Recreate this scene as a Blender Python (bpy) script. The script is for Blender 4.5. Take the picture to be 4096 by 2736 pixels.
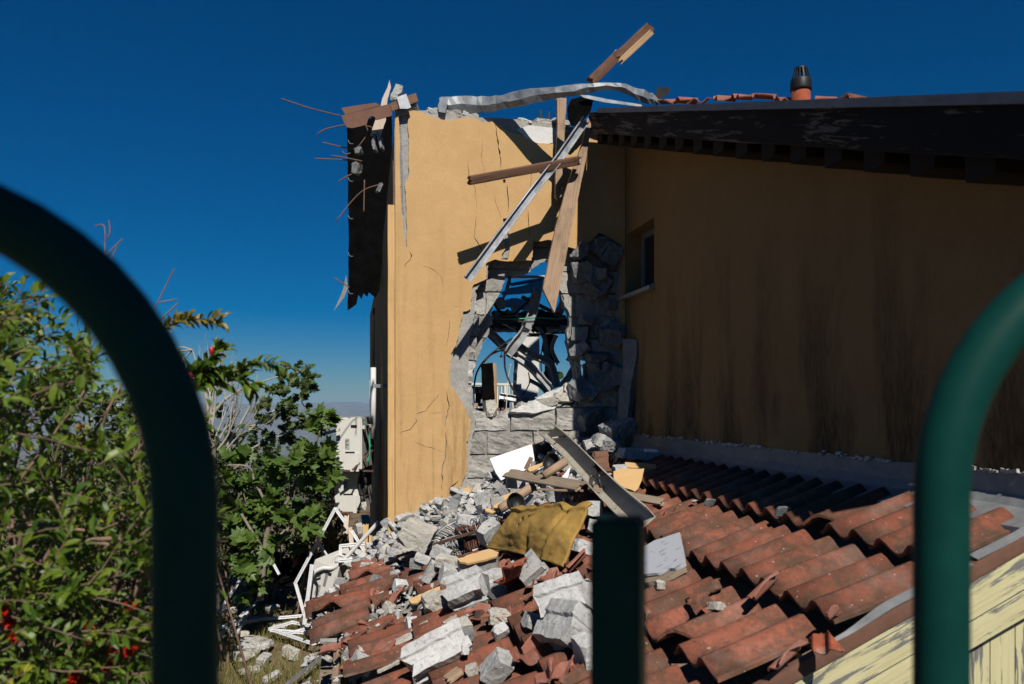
import bpy, bmesh, math, random
from mathutils import Vector, Matrix, noise

for _o in list(bpy.data.objects):
    bpy.data.objects.remove(_o)
SC = bpy.context.scene
COL = SC.collection
V = Vector
R90 = math.pi / 2

# ------------------------------------------------------------------ camera
FPX = 3186.0                      # focal length in photo pixels (28 mm on 36 mm, 4096 wide)
YAW = math.atan(650 / FPX)
CA, SA = math.cos(YAW), math.sin(YAW)
HY, CX = 1620.0, 2048.0           # horizon row, centre column of the photograph
CAM = V((-2.370, -6.661, 2.60))
cam_d = bpy.data.cameras.new('camera')
cam = bpy.data.objects.new('camera', cam_d)
COL.objects.link(cam)
cam.location = CAM
cam.rotation_euler = (R90, 0, -YAW)
cam_d.lens = 28
cam_d.sensor_width = 36
cam_d.shift_y = (HY - 1368) / 4096
cam_d.clip_start = 0.05
cam_d.clip_end = 60000
cam_d.dof.use_dof = True
cam_d.dof.focus_distance = 6.3
cam_d.dof.aperture_fstop = 3.8
SC.camera = cam

# ------------------------------------------------------------------ sky, sun, exposure
SUN_EL = math.radians(45)
SUN_AZ = math.radians(1.5)        # measured from -Y towards +X
world = bpy.data.worlds.new('World')
SC.world = world
world.use_nodes = True
wn, wl = world.node_tree.nodes, world.node_tree.links
wn.clear()
sky = wn.new('ShaderNodeTexSky')
sky.sky_type = 'NISHITA'
sky.sun_disc = False
sky.sun_elevation = SUN_EL
sky.sun_rotation = math.pi - SUN_AZ
sky.altitude = 300
sky.air_density = 1.0
sky.dust_density = 0.15
sky.ozone_density = 4.0
hsv = wn.new('ShaderNodeHueSaturation')
hsv.inputs['Saturation'].default_value = 1.35
hsv.inputs['Value'].default_value = 1.0
bg = wn.new('ShaderNodeBackground')
bg.inputs['Strength'].default_value = 0.05
wo = wn.new('ShaderNodeOutputWorld')
tint = wn.new('ShaderNodeMix'); tint.data_type = 'RGBA'; tint.blend_type = 'MULTIPLY'
tint.inputs[0].default_value = 1.0
tint.inputs[7].default_value = (0.50, 0.69, 0.93, 1)
wl.new(sky.outputs[0], tint.inputs[6])
wl.new(tint.outputs[2], hsv.inputs['Color'])
wl.new(hsv.outputs[0], bg.inputs['Color'])
wl.new(bg.outputs[0], wo.inputs['Surface'])

sun_d = bpy.data.lights.new('sun', 'SUN')
sun_d.energy = 5.0
sun_d.angle = math.radians(0.5)
sun_d.color = (1.0, 0.945, 0.87)
sun = bpy.data.objects.new('sun', sun_d)
COL.objects.link(sun)
SUN_DIR = V((math.sin(SUN_AZ) * math.cos(SUN_EL), -math.cos(SUN_AZ) * math.cos(SUN_EL), math.sin(SUN_EL)))
sun.rotation_euler = SUN_DIR.to_track_quat('Z', 'Y').to_euler()
sun.location = (0, -20, 20)

SC.view_settings.view_transform = 'Standard'
SC.view_settings.look = 'None'
SC.view_settings.exposure = 0.0
SC.view_settings.gamma = 1.0
SC.view_settings.use_curve_mapping = False
SC.render.engine = 'CYCLES'
SC.cycles.use_denoising = True
SC.cycles.max_bounces = 6
SC.cycles.diffuse_bounces = 1
SC.cycles.glossy_bounces = 3
SC.cycles.transmission_bounces = 4
SC.cycles.transparent_max_bounces = 6
SC.cycles.volume_bounces = 0
SC.cycles.sample_clamp_indirect = 4.0
SC.cycles.caustics_reflective = False
SC.cycles.caustics_refractive = False

# ------------------------------------------------------------------ measuring helpers
# The house stands square to the axes: its broken front wall is the plane y = 0,
# the shaded side wall is x = 0, the lean-to roof falls towards -x.
def W(px, py, Y):
    X = (px - CX) / FPX * Y
    return V((CAM.x + CA * X + SA * Y, CAM.y - SA * X + CA * Y, CAM.z + (HY - py) / FPX * Y))
def ray(px, py):
    return W(px, py, 1.0) - CAM
def WY(px, py, y0=0.0):
    d = ray(px, py); return CAM + d * ((y0 - CAM.y) / d.y)
def WX(px, py, x0=0.0):
    d = ray(px, py); return CAM + d * ((x0 - CAM.x) / d.x)
def WZ(px, py, z0=0.0):
    d = ray(px, py); return CAM + d * ((z0 - CAM.z) / d.z)
RZ0, RSL = CAM.z - 0.3735, 0.45   # lean-to roof: height at the side wall, slope
def WR(px, py, h=0.0):            # on the lean-to roof, h above it
    d = ray(px, py)
    n = V((-RSL, 0, 1)).normalized()
    o = V((0, 0, RZ0)) + n * h
    return CAM + d * ((o - CAM).dot(n) / d.dot(n))
RS = V((-1, 0, -RSL)).normalized()
RN = V((-RSL, 0, 1)).normalized()
RU = V((0, -1, 0))
def RP(s, u, h=0.0):
    return V((0, 0, RZ0)) + RS * s + RU * u + RN * h
def rsu(p):
    q = p - V((0, 0, RZ0)); return q.dot(RS), q.dot(RU), q.dot(RN)
def z1(x, y): return (1100 + x / 1.4256, 50 + y / 1.4256)
def z2(x, y): return (1500 + x / 1.845, 900 + y / 1.845)
def z3(x, y): return (1200 + x / 1.4675, 1700 + y / 1.4675)
def z4(x, y): return (2400 + x / 1.3803, 1600 + y / 1.3803)
def z8(x, y): return (1100 + x / 1.568, 1500 + y / 1.568)
def zr(x, y): return (1520 + x / 2.675, 2150 + y / 2.675)
def zc(x, y): return (1950 + x / 2.13, 2000 + y / 2.13)
def zi(x, y): return (1850 + x / 2.6133, 1050 + y / 2.6133)
def zp(x, y): return (1800 + x / 2.6089, 1600 + y / 2.6089)
def z6(x, y): return (x / 1.565, 900 + y / 1.565)
def z7(x, y): return (x / 1.565, 1800 + y / 1.565)

# ------------------------------------------------------------------ object helpers
WM = {}
def link(o, M, parent=None):
    COL.objects.link(o)
    if parent is not None:
        o.parent = parent
        o.matrix_basis = WM[parent.name].inverted() @ M
    else:
        o.matrix_basis = M
    WM[o.name] = M.copy()
    return o
def tag(o, label=None, cat=None, group=None, kind=None):
    if label: o['label'] = label
    if cat: o['category'] = cat
    if group: o['group'] = group
    if kind: o['kind'] = kind
    return o
def thing(name, label, cat, loc, group=None):
    o = bpy.data.objects.new(name, None)
    o.empty_display_size = 0.1
    link(o, Matrix.Translation(V(loc)))
    return tag(o, label, cat, group)
def mesh_obj(name, me, mat, parent=None, M=None):
    if mat is not None and not me.materials:
        me.materials.append(mat)
    o = bpy.data.objects.new(name, me)
    return link(o, M or Matrix(), parent)
def centred(vs):
    n = max(1, len(vs))
    lo = V((min(v[0] for v in vs), min(v[1] for v in vs), min(v[2] for v in vs)))
    hi = V((max(v[0] for v in vs), max(v[1] for v in vs), max(v[2] for v in vs)))
    return (lo + hi) / 2
class MB:
    def __init__(s):
        s.v, s.f = [], []
    def quad(s, a, b, c, d):
        n = len(s.v); s.v += [V(a), V(b), V(c), V(d)]; s.f.append((n, n + 1, n + 2, n + 3))
    def add(s, vs, fs):
        n = len(s.v); s.v += [V(x) for x in vs]; s.f += [tuple(i + n for i in f) for f in fs]
    def box(s, lo, hi):
        (a, b, c), (d, e, f) = lo, hi
        s.add([(a,b,c),(d,b,c),(d,e,c),(a,e,c),(a,b,f),(d,b,f),(d,e,f),(a,e,f)],
              [(0,3,2,1),(4,5,6,7),(0,1,5,4),(1,2,6,5),(2,3,7,6),(3,0,4,7)])
    def hexa(s, bot, top):                       # two loops of four points
        s.add(list(bot) + list(top), [(3,2,1,0),(4,5,6,7),(0,1,5,4),(1,2,6,5),(2,3,7,6),(3,0,4,7)])
    def bar(s, p0, p1, w, h, up=V((0, 0, 1))):
        M = frame(p0, p1, up)
        L = (V(p1) - V(p0)).length / 2
        n = len(s.v)
        t = MB(); t.box((-L, -w / 2, -h / 2), (L, w / 2, h / 2))
        s.add([M @ x for x in t.v], t.f)
    def tube(s, pts, r, n=8, caps=True):
        pts = [V(p) for p in pts]
        rs = r if isinstance(r, (list, tuple)) else [r] * len(pts)
        rings = []
        ref = None
        for i, p in enumerate(pts):
            d = (pts[min(i + 1, len(pts) - 1)] - pts[max(i - 1, 0)])
            if d.length < 1e-9: d = V((0, 0, 1))
            d.normalize()
            if ref is None:
                ref = d.orthogonal().normalized()
            ref = (ref - d * ref.dot(d))
            if ref.length < 1e-6: ref = d.orthogonal()
            ref.normalize()
            b = d.cross(ref)
            st = len(s.v)
            for k in range(n):
                a = 2 * math.pi * k / n
                s.v.append(p + (ref * math.cos(a) + b * math.sin(a)) * rs[i])
            rings.append(st)
        for a, b in zip(rings, rings[1:]):
            for k in range(n):
                s.f.append((a + k, a + (k + 1) % n, b + (k + 1) % n, b + k))
        if caps:
            s.f.append(tuple(rings[0] + k for k in reversed(range(n))))
            s.f.append(tuple(rings[-1] + k for k in range(n)))
    def build(s, name, mat, parent=None, smooth=False, M=None):
        if M is None:
            c = centred(s.v)
            M = Matrix.Translation(c)
            vs = [v - c for v in s.v]
        else:
            inv = M.inverted(); vs = [inv @ v for v in s.v]
        me = bpy.data.meshes.new(name)
        me.from_pydata([tuple(v) for v in vs], [], s.f)
        if smooth:
            me.polygons.foreach_set('use_smooth', [True] * len(me.polygons))
        me.update()
        return mesh_obj(name, me, mat, parent, M)
def frame(p0, p1, up=V((0, 0, 1))):
    p0, p1 = V(p0), V(p1)
    x = (p1 - p0).normalized()
    up = V(up)
    if abs(x.dot(up.normalized())) > 0.98: up = V((0, 1, 0))
    z = (up - x * up.dot(x)).normalized()
    y = z.cross(x)
    M = Matrix((x, y, z)).transposed().to_4x4()
    M.translation = (p0 + p1) / 2
    return M
def bm_to_mesh(bm, name, smooth=False):
    me = bpy.data.meshes.new(name)
    bmesh.ops.recalc_face_normals(bm, faces=bm.faces)
    bm.to_mesh(me); bm.free()
    if smooth:
        me.polygons.foreach_set('use_smooth', [True] * len(me.polygons))
    return me
def smooth_line(pts, k=6):
    pts = [V(p) for p in pts]
    if len(pts) < 3: return pts
    out = []
    for i in range(len(pts) - 1):
        a, b, c, d = pts[max(i - 1, 0)], pts[i], pts[i + 1], pts[min(i + 2, len(pts) - 1)]
        for j in range(k):
            t = j / k
            out.append(0.5 * ((2 * b) + (c - a) * t + (2 * a - 5 * b + 4 * c - d) * t * t + (3 * b - a - 3 * c + d) * t ** 3))
    out.append(pts[-1])
    return out

# a sawn timber whose ends may be snapped; local x is the grain
def timber(name, p0, p1, w, h, mat, parent=None, up=V((0, 0, 1)), snap0=0.0, snap1=0.0, seed=0, seg=8, warp=0.004, bend=0.0):
    rnd = random.Random(seed * 7 + 3)
    p0, p1 = V(p0), V(p1)
    M = frame(p0, p1, up)
    L = (p1 - p0).length
    ny, nz = 5, 4
    per = []
    for i in range(ny): per.append((-w / 2 + w * i / ny, -h / 2))
    for i in range(nz): per.append((w / 2, -h / 2 + h * i / nz))
    for i in range(ny): per.append((w / 2 - w * i / ny, h / 2))
    for i in range(nz): per.append((-w / 2, h / 2 - h * i / nz))
    n = len(per)
    vs, fs = [], []
    j0 = [rnd.random() ** 2 for _ in per]; j1 = [rnd.random() ** 2 for _ in per]
    off = rnd.random() * 50
    for k in range(seg + 1):
        t = k / seg
        for q, (y, z) in enumerate(per):
            x = -L / 2 + L * t
            if k == 0: x += snap0 * j0[q]
            if k == seg: x -= snap1 * j1[q]
            nv = noise.noise_vector(V((x * 4 + off, y * 9, z * 9)))
            c = 1 - 0.06 * (1 if (q % 1 == 0 and (abs(abs(y) - w / 2) < 1e-6 and abs(abs(z) - h / 2) < 1e-6)) else 0)
            bz = bend * (1 - (2 * t - 1) ** 2)
            vs.append((x, y * c + nv.y * warp, z * c + nv.z * warp + bz))
    for k in range(seg):
        for q in range(n):
            a, b = k * n + q, k * n + (q + 1) % n
            fs.append((a, a + n, b + n, b))
    for base, side, sn, L2 in ((0, 0, snap0, -L / 2), (seg * n, 1, snap1, L / 2)):
        c = len(vs)
        vs.append((L2 + (sn * 0.5 if side == 0 else -sn * 0.5), 0, 0))
        for q in range(n):
            a, b = base + q, base + (q + 1) % n
            fs.append((c, a, b) if side == 0 else (c, b, a))
    me = bpy.data.meshes.new(name)
    me.from_pydata(vs, [], fs)
    me.update()
    return mesh_obj(name, me, mat, parent, M)

# a thin-walled section swept along a bent line (studs, gutters, channels)
def section(name, pts, prof, mat, parent=None, up=V((0, 0, 1)), thick=0.0015, twist=None, crease=0.0, seed=0, k=1):
    pts = [V(p) for p in pts]
    rnd = random.Random(seed)
    mb = MB()
    n = len(prof)
    prev = None
    for i, p in enumerate(pts):
        d = (pts[min(i + 1, len(pts) - 1)] - pts[max(i - 1, 0)]).normalized()
        u = V(up) - d * V(up).dot(d)
        if u.length < 0.05: u = d.orthogonal()
        u.normalize()
        if twist: u = Matrix.Rotation(twist[min(i, len(twist) - 1)], 3, d) @ u
        s = d.cross(u)
        sc = 1 - crease * rnd.random()
        for (a, b) in prof:
            mb.v.append(p + s * a * sc + u * b * (1 - crease * rnd.random()))
    for i in range(len(pts) - 1):
        for q in range(n - 1):
            a = i * n + q
            mb.f.append((a, a + n, a + n + 1, a + 1))
    o = mb.build(name, mat, parent)
    m = o.modifiers.new('wall', 'SOLIDIFY'); m.thickness = thick; m.offset = 0
    return o

# ragged outlines and flat plates with openings
def ragged(loop, amp, step, seed=0, keep=None):
    out = []
    n = len(loop)
    for i in range(n):
        a, b = V((loop[i][0], loop[i][1], 0)), V((loop[(i + 1) % n][0], loop[(i + 1) % n][1], 0))
        L = (b - a).length
        m = max(1, int(L / step))
        d = (b - a) / max(L, 1e-6)
        nn = V((-d.y, d.x, 0))
        fix = keep is not None and keep(a, b)
        for j in range(m):
            p = a + (b - a) * (j / m)
            if not fix:
                q = noise.noise(V((p.x * 9 + seed * 3.1, p.y * 9, seed))) * amp + noise.noise(V((p.x * 40, p.y * 40 + seed, 3))) * amp * 0.6
                w = noise.noise(V((p.x * 30, seed * 2.0, p.y * 30))) * amp * 0.5
                if j == 0: p = p + V((q, w, 0)) * 0.6
                else: p = p + nn * q + d * w
            out.append((p.x, p.y))
    return out
def plate_mesh(loops, t):
    cu = bpy.data.curves.new('outline', 'CURVE')
    cu.dimensions = '2D'; cu.fill_mode = 'BOTH'; cu.extrude = t / 2
    for lp in loops:
        sp = cu.splines.new('POLY')
        sp.points.add(len(lp) - 1)
        for p, (x, y) in zip(sp.points, lp): p.co = (x, y, 0, 1)
        sp.use_cyclic_u = True
    ob = bpy.data.objects.new('outline', cu)
    COL.objects.link(ob)
    dg = bpy.context.evaluated_depsgraph_get()
    me = bpy.data.meshes.new_from_object(ob.evaluated_get(dg))
    bpy.data.objects.remove(ob); bpy.data.curves.remove(cu)
    me.materials.clear()
    return me
def plate(name, loops, t, mat, parent, M):
    return mesh_obj(name, plate_mesh(loops, t), mat, parent, M)
def MY(y):  # plate frame: u = x, v = z, thickness along y
    M = Matrix(((1, 0, 0), (0, 0, 1), (0, -1, 0))).transposed().to_4x4()
    M.translation = V((0, y, 0)); return M
def MX(x):  # plate frame: u = -y, v = z, thickness along x
    M = Matrix(((0, -1, 0), (0, 0, 1), (-1, 0, 0))).transposed().to_4x4()
    M.translation = V((x, 0, 0)); return M

# lumps of broken masonry
def rock_mesh(name, sx, sy, sz, seed, cut=3, sub=1, rough=0.05):
    rnd = random.Random(seed)
    pts = []
    for x in (-1, 1):
        for y in (-1, 1):
            for z in (-1, 1):
                c = V((x, y, z))
                if rnd.random() < 0.16 * cut:
                    for ax in range(3):
                        q = c.copy(); q[ax] *= rnd.uniform(-0.15, 0.75); pts.append(q)
                else:
                    pts.append(V([k * rnd.uniform(0.82, 1.0) for k in c]))
    bm = bmesh.new()
    for p in pts:
        bm.verts.new((p.x * sx / 2, p.y * sy / 2, p.z * sz / 2))
    r = bmesh.ops.convex_hull(bm, input=bm.verts)
    bmesh.ops.delete(bm, geom=[g for g in r['geom_interior'] if isinstance(g, bmesh.types.BMVert)], context='VERTS')
    bmesh.ops.dissolve_limit(bm, angle_limit=0.12, verts=bm.verts, edges=bm.edges)
    bmesh.ops.triangulate(bm, faces=bm.faces)
    for _ in range(sub):
        bmesh.ops.subdivide_edges(bm, edges=[e for e in bm.edges if e.calc_length() > 0.25 * min(sx, sy, sz)], cuts=1, use_grid_fill=True)
    bmesh.ops.triangulate(bm, faces=bm.faces)
    m = (sx * sy * sz) ** (1 / 3)
    for v in bm.verts:
        q = v.co / m
        d = noise.noise_vector(q * 2.6 + V((seed, 0, 0))) * 0.25 + noise.noise_vector(q * 7.7 + V((0, seed, 0))) * 0.45 + noise.noise_vector(q * 17 + V((0, seed, 5))) * 0.35
        v.co += d * rough * m
    return bm_to_mesh(bm, name)
def prof_block_mesh(name, L, prof, seed, rough=0.008, seg=10):   # a block with grooves along it, ends broken
    rnd = random.Random(seed)
    pr = []
    for i in range(len(prof)):
        a, b = V((*prof[i], 0)), V((*prof[(i + 1) % len(prof)], 0))
        m = max(1, int((b - a).length / 0.03))
        pr += [a + (b - a) * (j / m) for j in range(m)]
    n = len(pr)
    bm = bmesh.new()
    rings = []
    for k in range(seg + 1):
        ring = []
        for p in pr:
            x = -L / 2 + L * k / seg
            q = V((x, p.x, p.y))
            if k in (0, seg):
                q.x += noise.noise(V((p.x * 14 + seed, p.y * 14, k))) * 0.05
            q += noise.noise_vector(q * 13 + V((seed, 0, 0))) * rough + noise.noise_vector(q * 34 + V((seed, 0, 0))) * rough * 0.6
            ring.append(bm.verts.new(q))
        rings.append(ring)
    for a, b in zip(rings, rings[1:]):
        for i in range(n):
            bm.faces.new((a[i], a[(i + 1) % n], b[(i + 1) % n], b[i]))
    bm.faces.new(rings[0][::-1]); bm.faces.new(rings[-1])
    bmesh.ops.triangulate(bm, faces=[f for f in bm.faces if len(f.verts) > 4])
    return bm_to_mesh(bm, name)
def orient(loc, e, scale=1.0):
    from mathutils import Euler
    return Matrix.Translation(V(loc)) @ Euler(e).to_matrix().to_4x4() @ Matrix.Scale(scale, 4)

# ------------------------------------------------------------------ materials
def ramp_node(nt, stops, src):
    r = nt.nodes.new('ShaderNodeValToRGB')
    el = r.color_ramp.elements
    while len(el) < len(stops): el.new(0.5)
    for e, (p, c) in zip(el, stops):
        e.position = p; e.color = (*c, 1)
    nt.links.new(src, r.inputs[0])
    return r.outputs[0]
def noise_node(nt, vec, scale, detail=5, rough=0.6, dist=0.0):
    n = nt.nodes.new('ShaderNodeTexNoise')
    n.inputs['Scale'].default_value = scale
    n.inputs['Detail'].default_value = detail
    n.inputs['Roughness'].default_value = rough
    n.inputs['Distortion'].default_value = dist
    nt.links.new(vec, n.inputs['Vector'])
    return n.outputs['Fac']
def mapping(nt, scale=(1, 1, 1), world=False, rnd=True):
    if world:
        g = nt.nodes.new('ShaderNodeNewGeometry'); out = g.outputs['Position']
    else:
        t = nt.nodes.new('ShaderNodeTexCoord'); out = t.outputs['Object']
    m = nt.nodes.new('ShaderNodeMapping')
    m.inputs['Scale'].default_value = scale
    nt.links.new(out, m.inputs['Vector'])
    if rnd and not world:
        oi = nt.nodes.new('ShaderNodeObjectInfo')
        mul = nt.nodes.new('ShaderNodeMath'); mul.operation = 'MULTIPLY'; mul.inputs[1].default_value = 37.0
        nt.links.new(oi.outputs['Random'], mul.inputs[0])
        cx = nt.nodes.new('ShaderNodeCombineXYZ')
        nt.links.new(mul.outputs[0], cx.inputs[0]); nt.links.new(mul.outputs[0], cx.inputs[1])
        nt.links.new(cx.outputs[0], m.inputs['Location'])
    return m.outputs[0]
def mix(nt, fac, a, b, mode='MIX'):
    n = nt.nodes.new('ShaderNodeMix'); n.data_type = 'RGBA'; n.blend_type = mode
    if isinstance(fac, float): n.inputs[0].default_value = fac
    else: nt.links.new(fac, n.inputs[0])
    for i, c in ((6, a), (7, b)):
        if isinstance(c, tuple): n.inputs[i].default_value = (*c, 1)
        else: nt.links.new(c, n.inputs[i])
    return n.outputs[2]
def maths(nt, op, a, b=0.5):
    n = nt.nodes.new('ShaderNodeMath'); n.operation = op
    for i, c in ((0, a), (1, b)):
        if isinstance(c, (int, float)): n.inputs[i].default_value = c
        else: nt.links.new(c, n.inputs[i])
    return n.outputs[0]
def start(name, rough=0.85, spec=0.3, metal=0.0):
    m = bpy.data.materials.new(name); m.use_nodes = True
    nt = m.node_tree
    b = nt.nodes['Principled BSDF']
    b.inputs['Roughness'].default_value = rough
    b.inputs['Specular IOR Level'].default_value = spec
    b.inputs['Metallic'].default_value = metal
    return m, nt, b
def finish(nt, b, col, height=None, bump=0.3, dist=0.01):
    if isinstance(col, tuple): b.inputs['Base Color'].default_value = (*col, 1)
    else: nt.links.new(col, b.inputs['Base Color'])
    if height is not None:
        bn = nt.nodes.new('ShaderNodeBump')
        bn.inputs['Strength'].default_value = bump; bn.inputs['Distance'].default_value = dist
        nt.links.new(height, bn.inputs['Height'])
        nt.links.new(bn.outputs[0], b.inputs['Normal'])
def vary(nt, col, amt):         # lighter and darker pieces of one kind
    oi = nt.nodes.new('ShaderNodeObjectInfo')
    mr = nt.nodes.new('ShaderNodeMapRange')
    mr.inputs[3].default_value = 1 - amt; mr.inputs[4].default_value = 1 + amt
    nt.links.new(oi.outputs['Random'], mr.inputs[0])
    h = nt.nodes.new('ShaderNodeHueSaturation')
    nt.links.new(mr.outputs[0], h.inputs['Value']); nt.links.new(col, h.inputs['Color'])
    return h.outputs[0]
def simple(name, c1, c2, scale, rough=0.85, bump=0.3, dist=0.004, metal=0.0, spec=0.3, grain=(1, 1, 1), var=0.0, fine=None, world=False, lo=0.35, hi=0.65):
    m, nt, b = start(name, rough, spec, metal)
    vec = mapping(nt, grain, world)
    f = noise_node(nt, vec, scale, 6, 0.65)
    col = ramp_node(nt, [(lo, c1), (hi, c2)], f)
    if var: col = vary(nt, col, var)
    h = noise_node(nt, vec, fine or scale * 4, 5, 0.7)
    finish(nt, b, col, h, bump, dist)
    return m
def stucco_mat(name, streak_lo, streak_hi, amount, dull=1.0, sx=9, cut=(0.50, 0.70)):
    m, nt, b = start(name, 0.95, 0.15)
    vec = mapping(nt, (1, 1, 1), True)
    big = noise_node(nt, vec, 1.6, 4)
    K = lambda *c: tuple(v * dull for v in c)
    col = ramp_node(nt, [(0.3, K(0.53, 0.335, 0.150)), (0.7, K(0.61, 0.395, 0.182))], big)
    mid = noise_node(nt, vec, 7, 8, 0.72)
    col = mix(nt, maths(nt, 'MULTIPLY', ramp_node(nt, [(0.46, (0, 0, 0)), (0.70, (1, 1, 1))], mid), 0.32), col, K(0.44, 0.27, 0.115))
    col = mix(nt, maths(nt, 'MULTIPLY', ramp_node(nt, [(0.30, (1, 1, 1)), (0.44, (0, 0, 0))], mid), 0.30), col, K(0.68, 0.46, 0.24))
    g = noise_node(nt, vec, 160, 2, 0.5)
    col = mix(nt, maths(nt, 'MULTIPLY', ramp_node(nt, [(0.45, (0, 0, 0)), (0.75, (1, 1, 1))], g), 0.28), col, (0.38, 0.215, 0.08))
    gr_ = noise_node(nt, vec, 48, 4, 0.7)
    col = mix(nt, maths(nt, 'MULTIPLY', ramp_node(nt, [(0.40, (0, 0, 0)), (0.66, (1, 1, 1))], gr_), 0.22), col, K(0.40, 0.25, 0.11))
    # soot and damp running down in streaks
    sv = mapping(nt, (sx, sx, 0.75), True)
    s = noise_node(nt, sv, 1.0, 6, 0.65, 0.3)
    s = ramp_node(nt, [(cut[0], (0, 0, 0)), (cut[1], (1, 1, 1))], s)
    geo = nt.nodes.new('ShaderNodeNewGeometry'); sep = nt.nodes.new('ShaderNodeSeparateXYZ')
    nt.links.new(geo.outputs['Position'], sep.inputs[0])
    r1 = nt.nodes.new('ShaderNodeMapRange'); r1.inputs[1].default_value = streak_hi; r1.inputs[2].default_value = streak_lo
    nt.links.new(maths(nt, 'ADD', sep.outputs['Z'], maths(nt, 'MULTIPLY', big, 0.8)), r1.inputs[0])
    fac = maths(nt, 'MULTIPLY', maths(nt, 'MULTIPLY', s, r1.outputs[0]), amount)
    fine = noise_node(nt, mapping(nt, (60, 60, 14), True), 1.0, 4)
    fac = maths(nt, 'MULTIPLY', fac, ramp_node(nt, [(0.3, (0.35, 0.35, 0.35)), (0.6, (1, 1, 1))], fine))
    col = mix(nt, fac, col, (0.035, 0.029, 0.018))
    finish(nt, b, col, g, 0.35, 0.004)
    return m
def masonry_mat(name, c1, c2, c3, var=0.12, bump=0.55, pits=True):
    m, nt, b = start(name, 0.95, 0.15)
    vec = mapping(nt)
    f = noise_node(nt, vec, 5, 5, 0.6)
    col = ramp_node(nt, [(0.3, c1), (0.7, c2)], f)
    sp = noise_node(nt, vec, 42, 6, 0.85)
    dark = ramp_node(nt, [(0.36, (1, 1, 1)), (0.47, (0, 0, 0))], sp)
    col = mix(nt, maths(nt, 'MULTIPLY', dark, 0.8), col, c3)
    pale = ramp_node(nt, [(0.58, (0, 0, 0)), (0.68, (1, 1, 1))], sp)
    col = mix(nt, maths(nt, 'MULTIPLY', pale, 0.35), col, (0.72, 0.70, 0.67))
    st_ = noise_node(nt, vec, 13, 7, 0.75)
    col = mix(nt, maths(nt, 'MULTIPLY', ramp_node(nt, [(0.50, (0, 0, 0)), (0.66, (1, 1, 1))], st_), 0.38), col, c3)
    col = vary(nt, col, var)
    finish(nt, b, col, maths(nt, 'ADD', sp, maths(nt, 'MULTIPLY', noise_node(nt, vec, 22, 4, 0.7), 0.8)), bump, 0.012)
    return m
def tile_mat(name, c1, c2, dirt, lichen, dust=0.0):
    m, nt, b = start(name, 0.9, 0.2)
    vec = mapping(nt)
    f = noise_node(nt, vec, 6, 6, 0.65)
    col = ramp_node(nt, [(0.3, c1), (0.7, c2)], f)
    col = vary(nt, col, 0.22)
    d = noise_node(nt, vec, 11, 8, 0.75)
    sp_ = nt.nodes.new('ShaderNodeSeparateXYZ'); tc_ = nt.nodes.new('ShaderNodeTexCoord')
    nt.links.new(tc_.outputs['Object'], sp_.inputs[0])
    silt = ramp_node(nt, [(0.012, (1, 1, 1)), (0.036, (0, 0, 0))], maths(nt, 'ADD', sp_.outputs['Z'], maths(nt, 'MULTIPLY', maths(nt, 'SUBTRACT', f, 0.5), 0.05)))
    col = mix(nt, maths(nt, 'MULTIPLY', silt, dirt * 0.75), col, (0.10, 0.07, 0.045))
    col = mix(nt, maths(nt, 'MULTIPLY', ramp_node(nt, [(0.43, (0, 0, 0)), (0.57, (1, 1, 1))], d), dirt), col, (0.075, 0.05, 0.033))
    sp = noise_node(nt, vec, 60, 2, 0.6)
    col = mix(nt, maths(nt, 'MULTIPLY', ramp_node(nt, [(0.70, (0, 0, 0)), (0.74, (1, 1, 1))], sp), lichen), col, (0.42, 0.37, 0.27))
    if dust:
        q = noise_node(nt, vec, 4.5, 7, 0.7)
        col = mix(nt, maths(nt, 'MULTIPLY', ramp_node(nt, [(0.5, (0, 0, 0)), (0.7, (1, 1, 1))], q), dust), col, (0.45, 0.38, 0.33))
    finish(nt, b, col, maths(nt, 'ADD', noise_node(nt, vec, 90, 4, 0.7), d), 0.45, 0.004)
    return m
def wood_mat(name, c1, c2, c3, stain=0.5, rough=0.85, peel=None):
    m, nt, b = start(name, rough, 0.25)
    vec = mapping(nt, (1.2, 16, 16))
    f = noise_node(nt, vec, 3.0, 7, 0.7, 0.6)
    col = ramp_node(nt, [(0.25, c1), (0.5, c2), (0.75, c1)], f)
    lines = noise_node(nt, mapping(nt, (0.8, 60, 60)), 2.0, 4, 0.6)
    col = mix(nt, maths(nt, 'MULTIPLY', ramp_node(nt, [(0.35, (1, 1, 1)), (0.5, (0, 0, 0))], lines), 0.5), col, c3)
    st = noise_node(nt, mapping(nt, (3, 5, 5)), 1.6, 6, 0.7)
    col = mix(nt, maths(nt, 'MULTIPLY', ramp_node(nt, [(0.5, (0, 0, 0)), (0.68, (1, 1, 1))], st), stain), col, c3)
    if peel:
        # paint left on the wood, flaked away along the grain
        pv = noise_node(nt, mapping(nt, (2.2, 26, 26)), 1.7, 9, 0.72, 0.4)
        zone = noise_node(nt, mapping(nt, (1.1, 2.0, 4)), 1.3, 3, 0.5)
        fac = ramp_node(nt, [(peel[1], (1, 1, 1)), (peel[1] + 0.025, (0, 0, 0))], maths(nt, 'ADD', maths(nt, 'MULTIPLY', pv, 0.75), maths(nt, 'MULTIPLY', zone, 0.35)))
        col = mix(nt, fac, col, peel[0])
        finish(nt, b, col, fac, 0.4, 0.002)
        return m
    finish(nt, b, col, maths(nt, 'ADD', lines, maths(nt, 'MULTIPLY', f, 0.6)), 0.5, 0.003)
    return m
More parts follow.
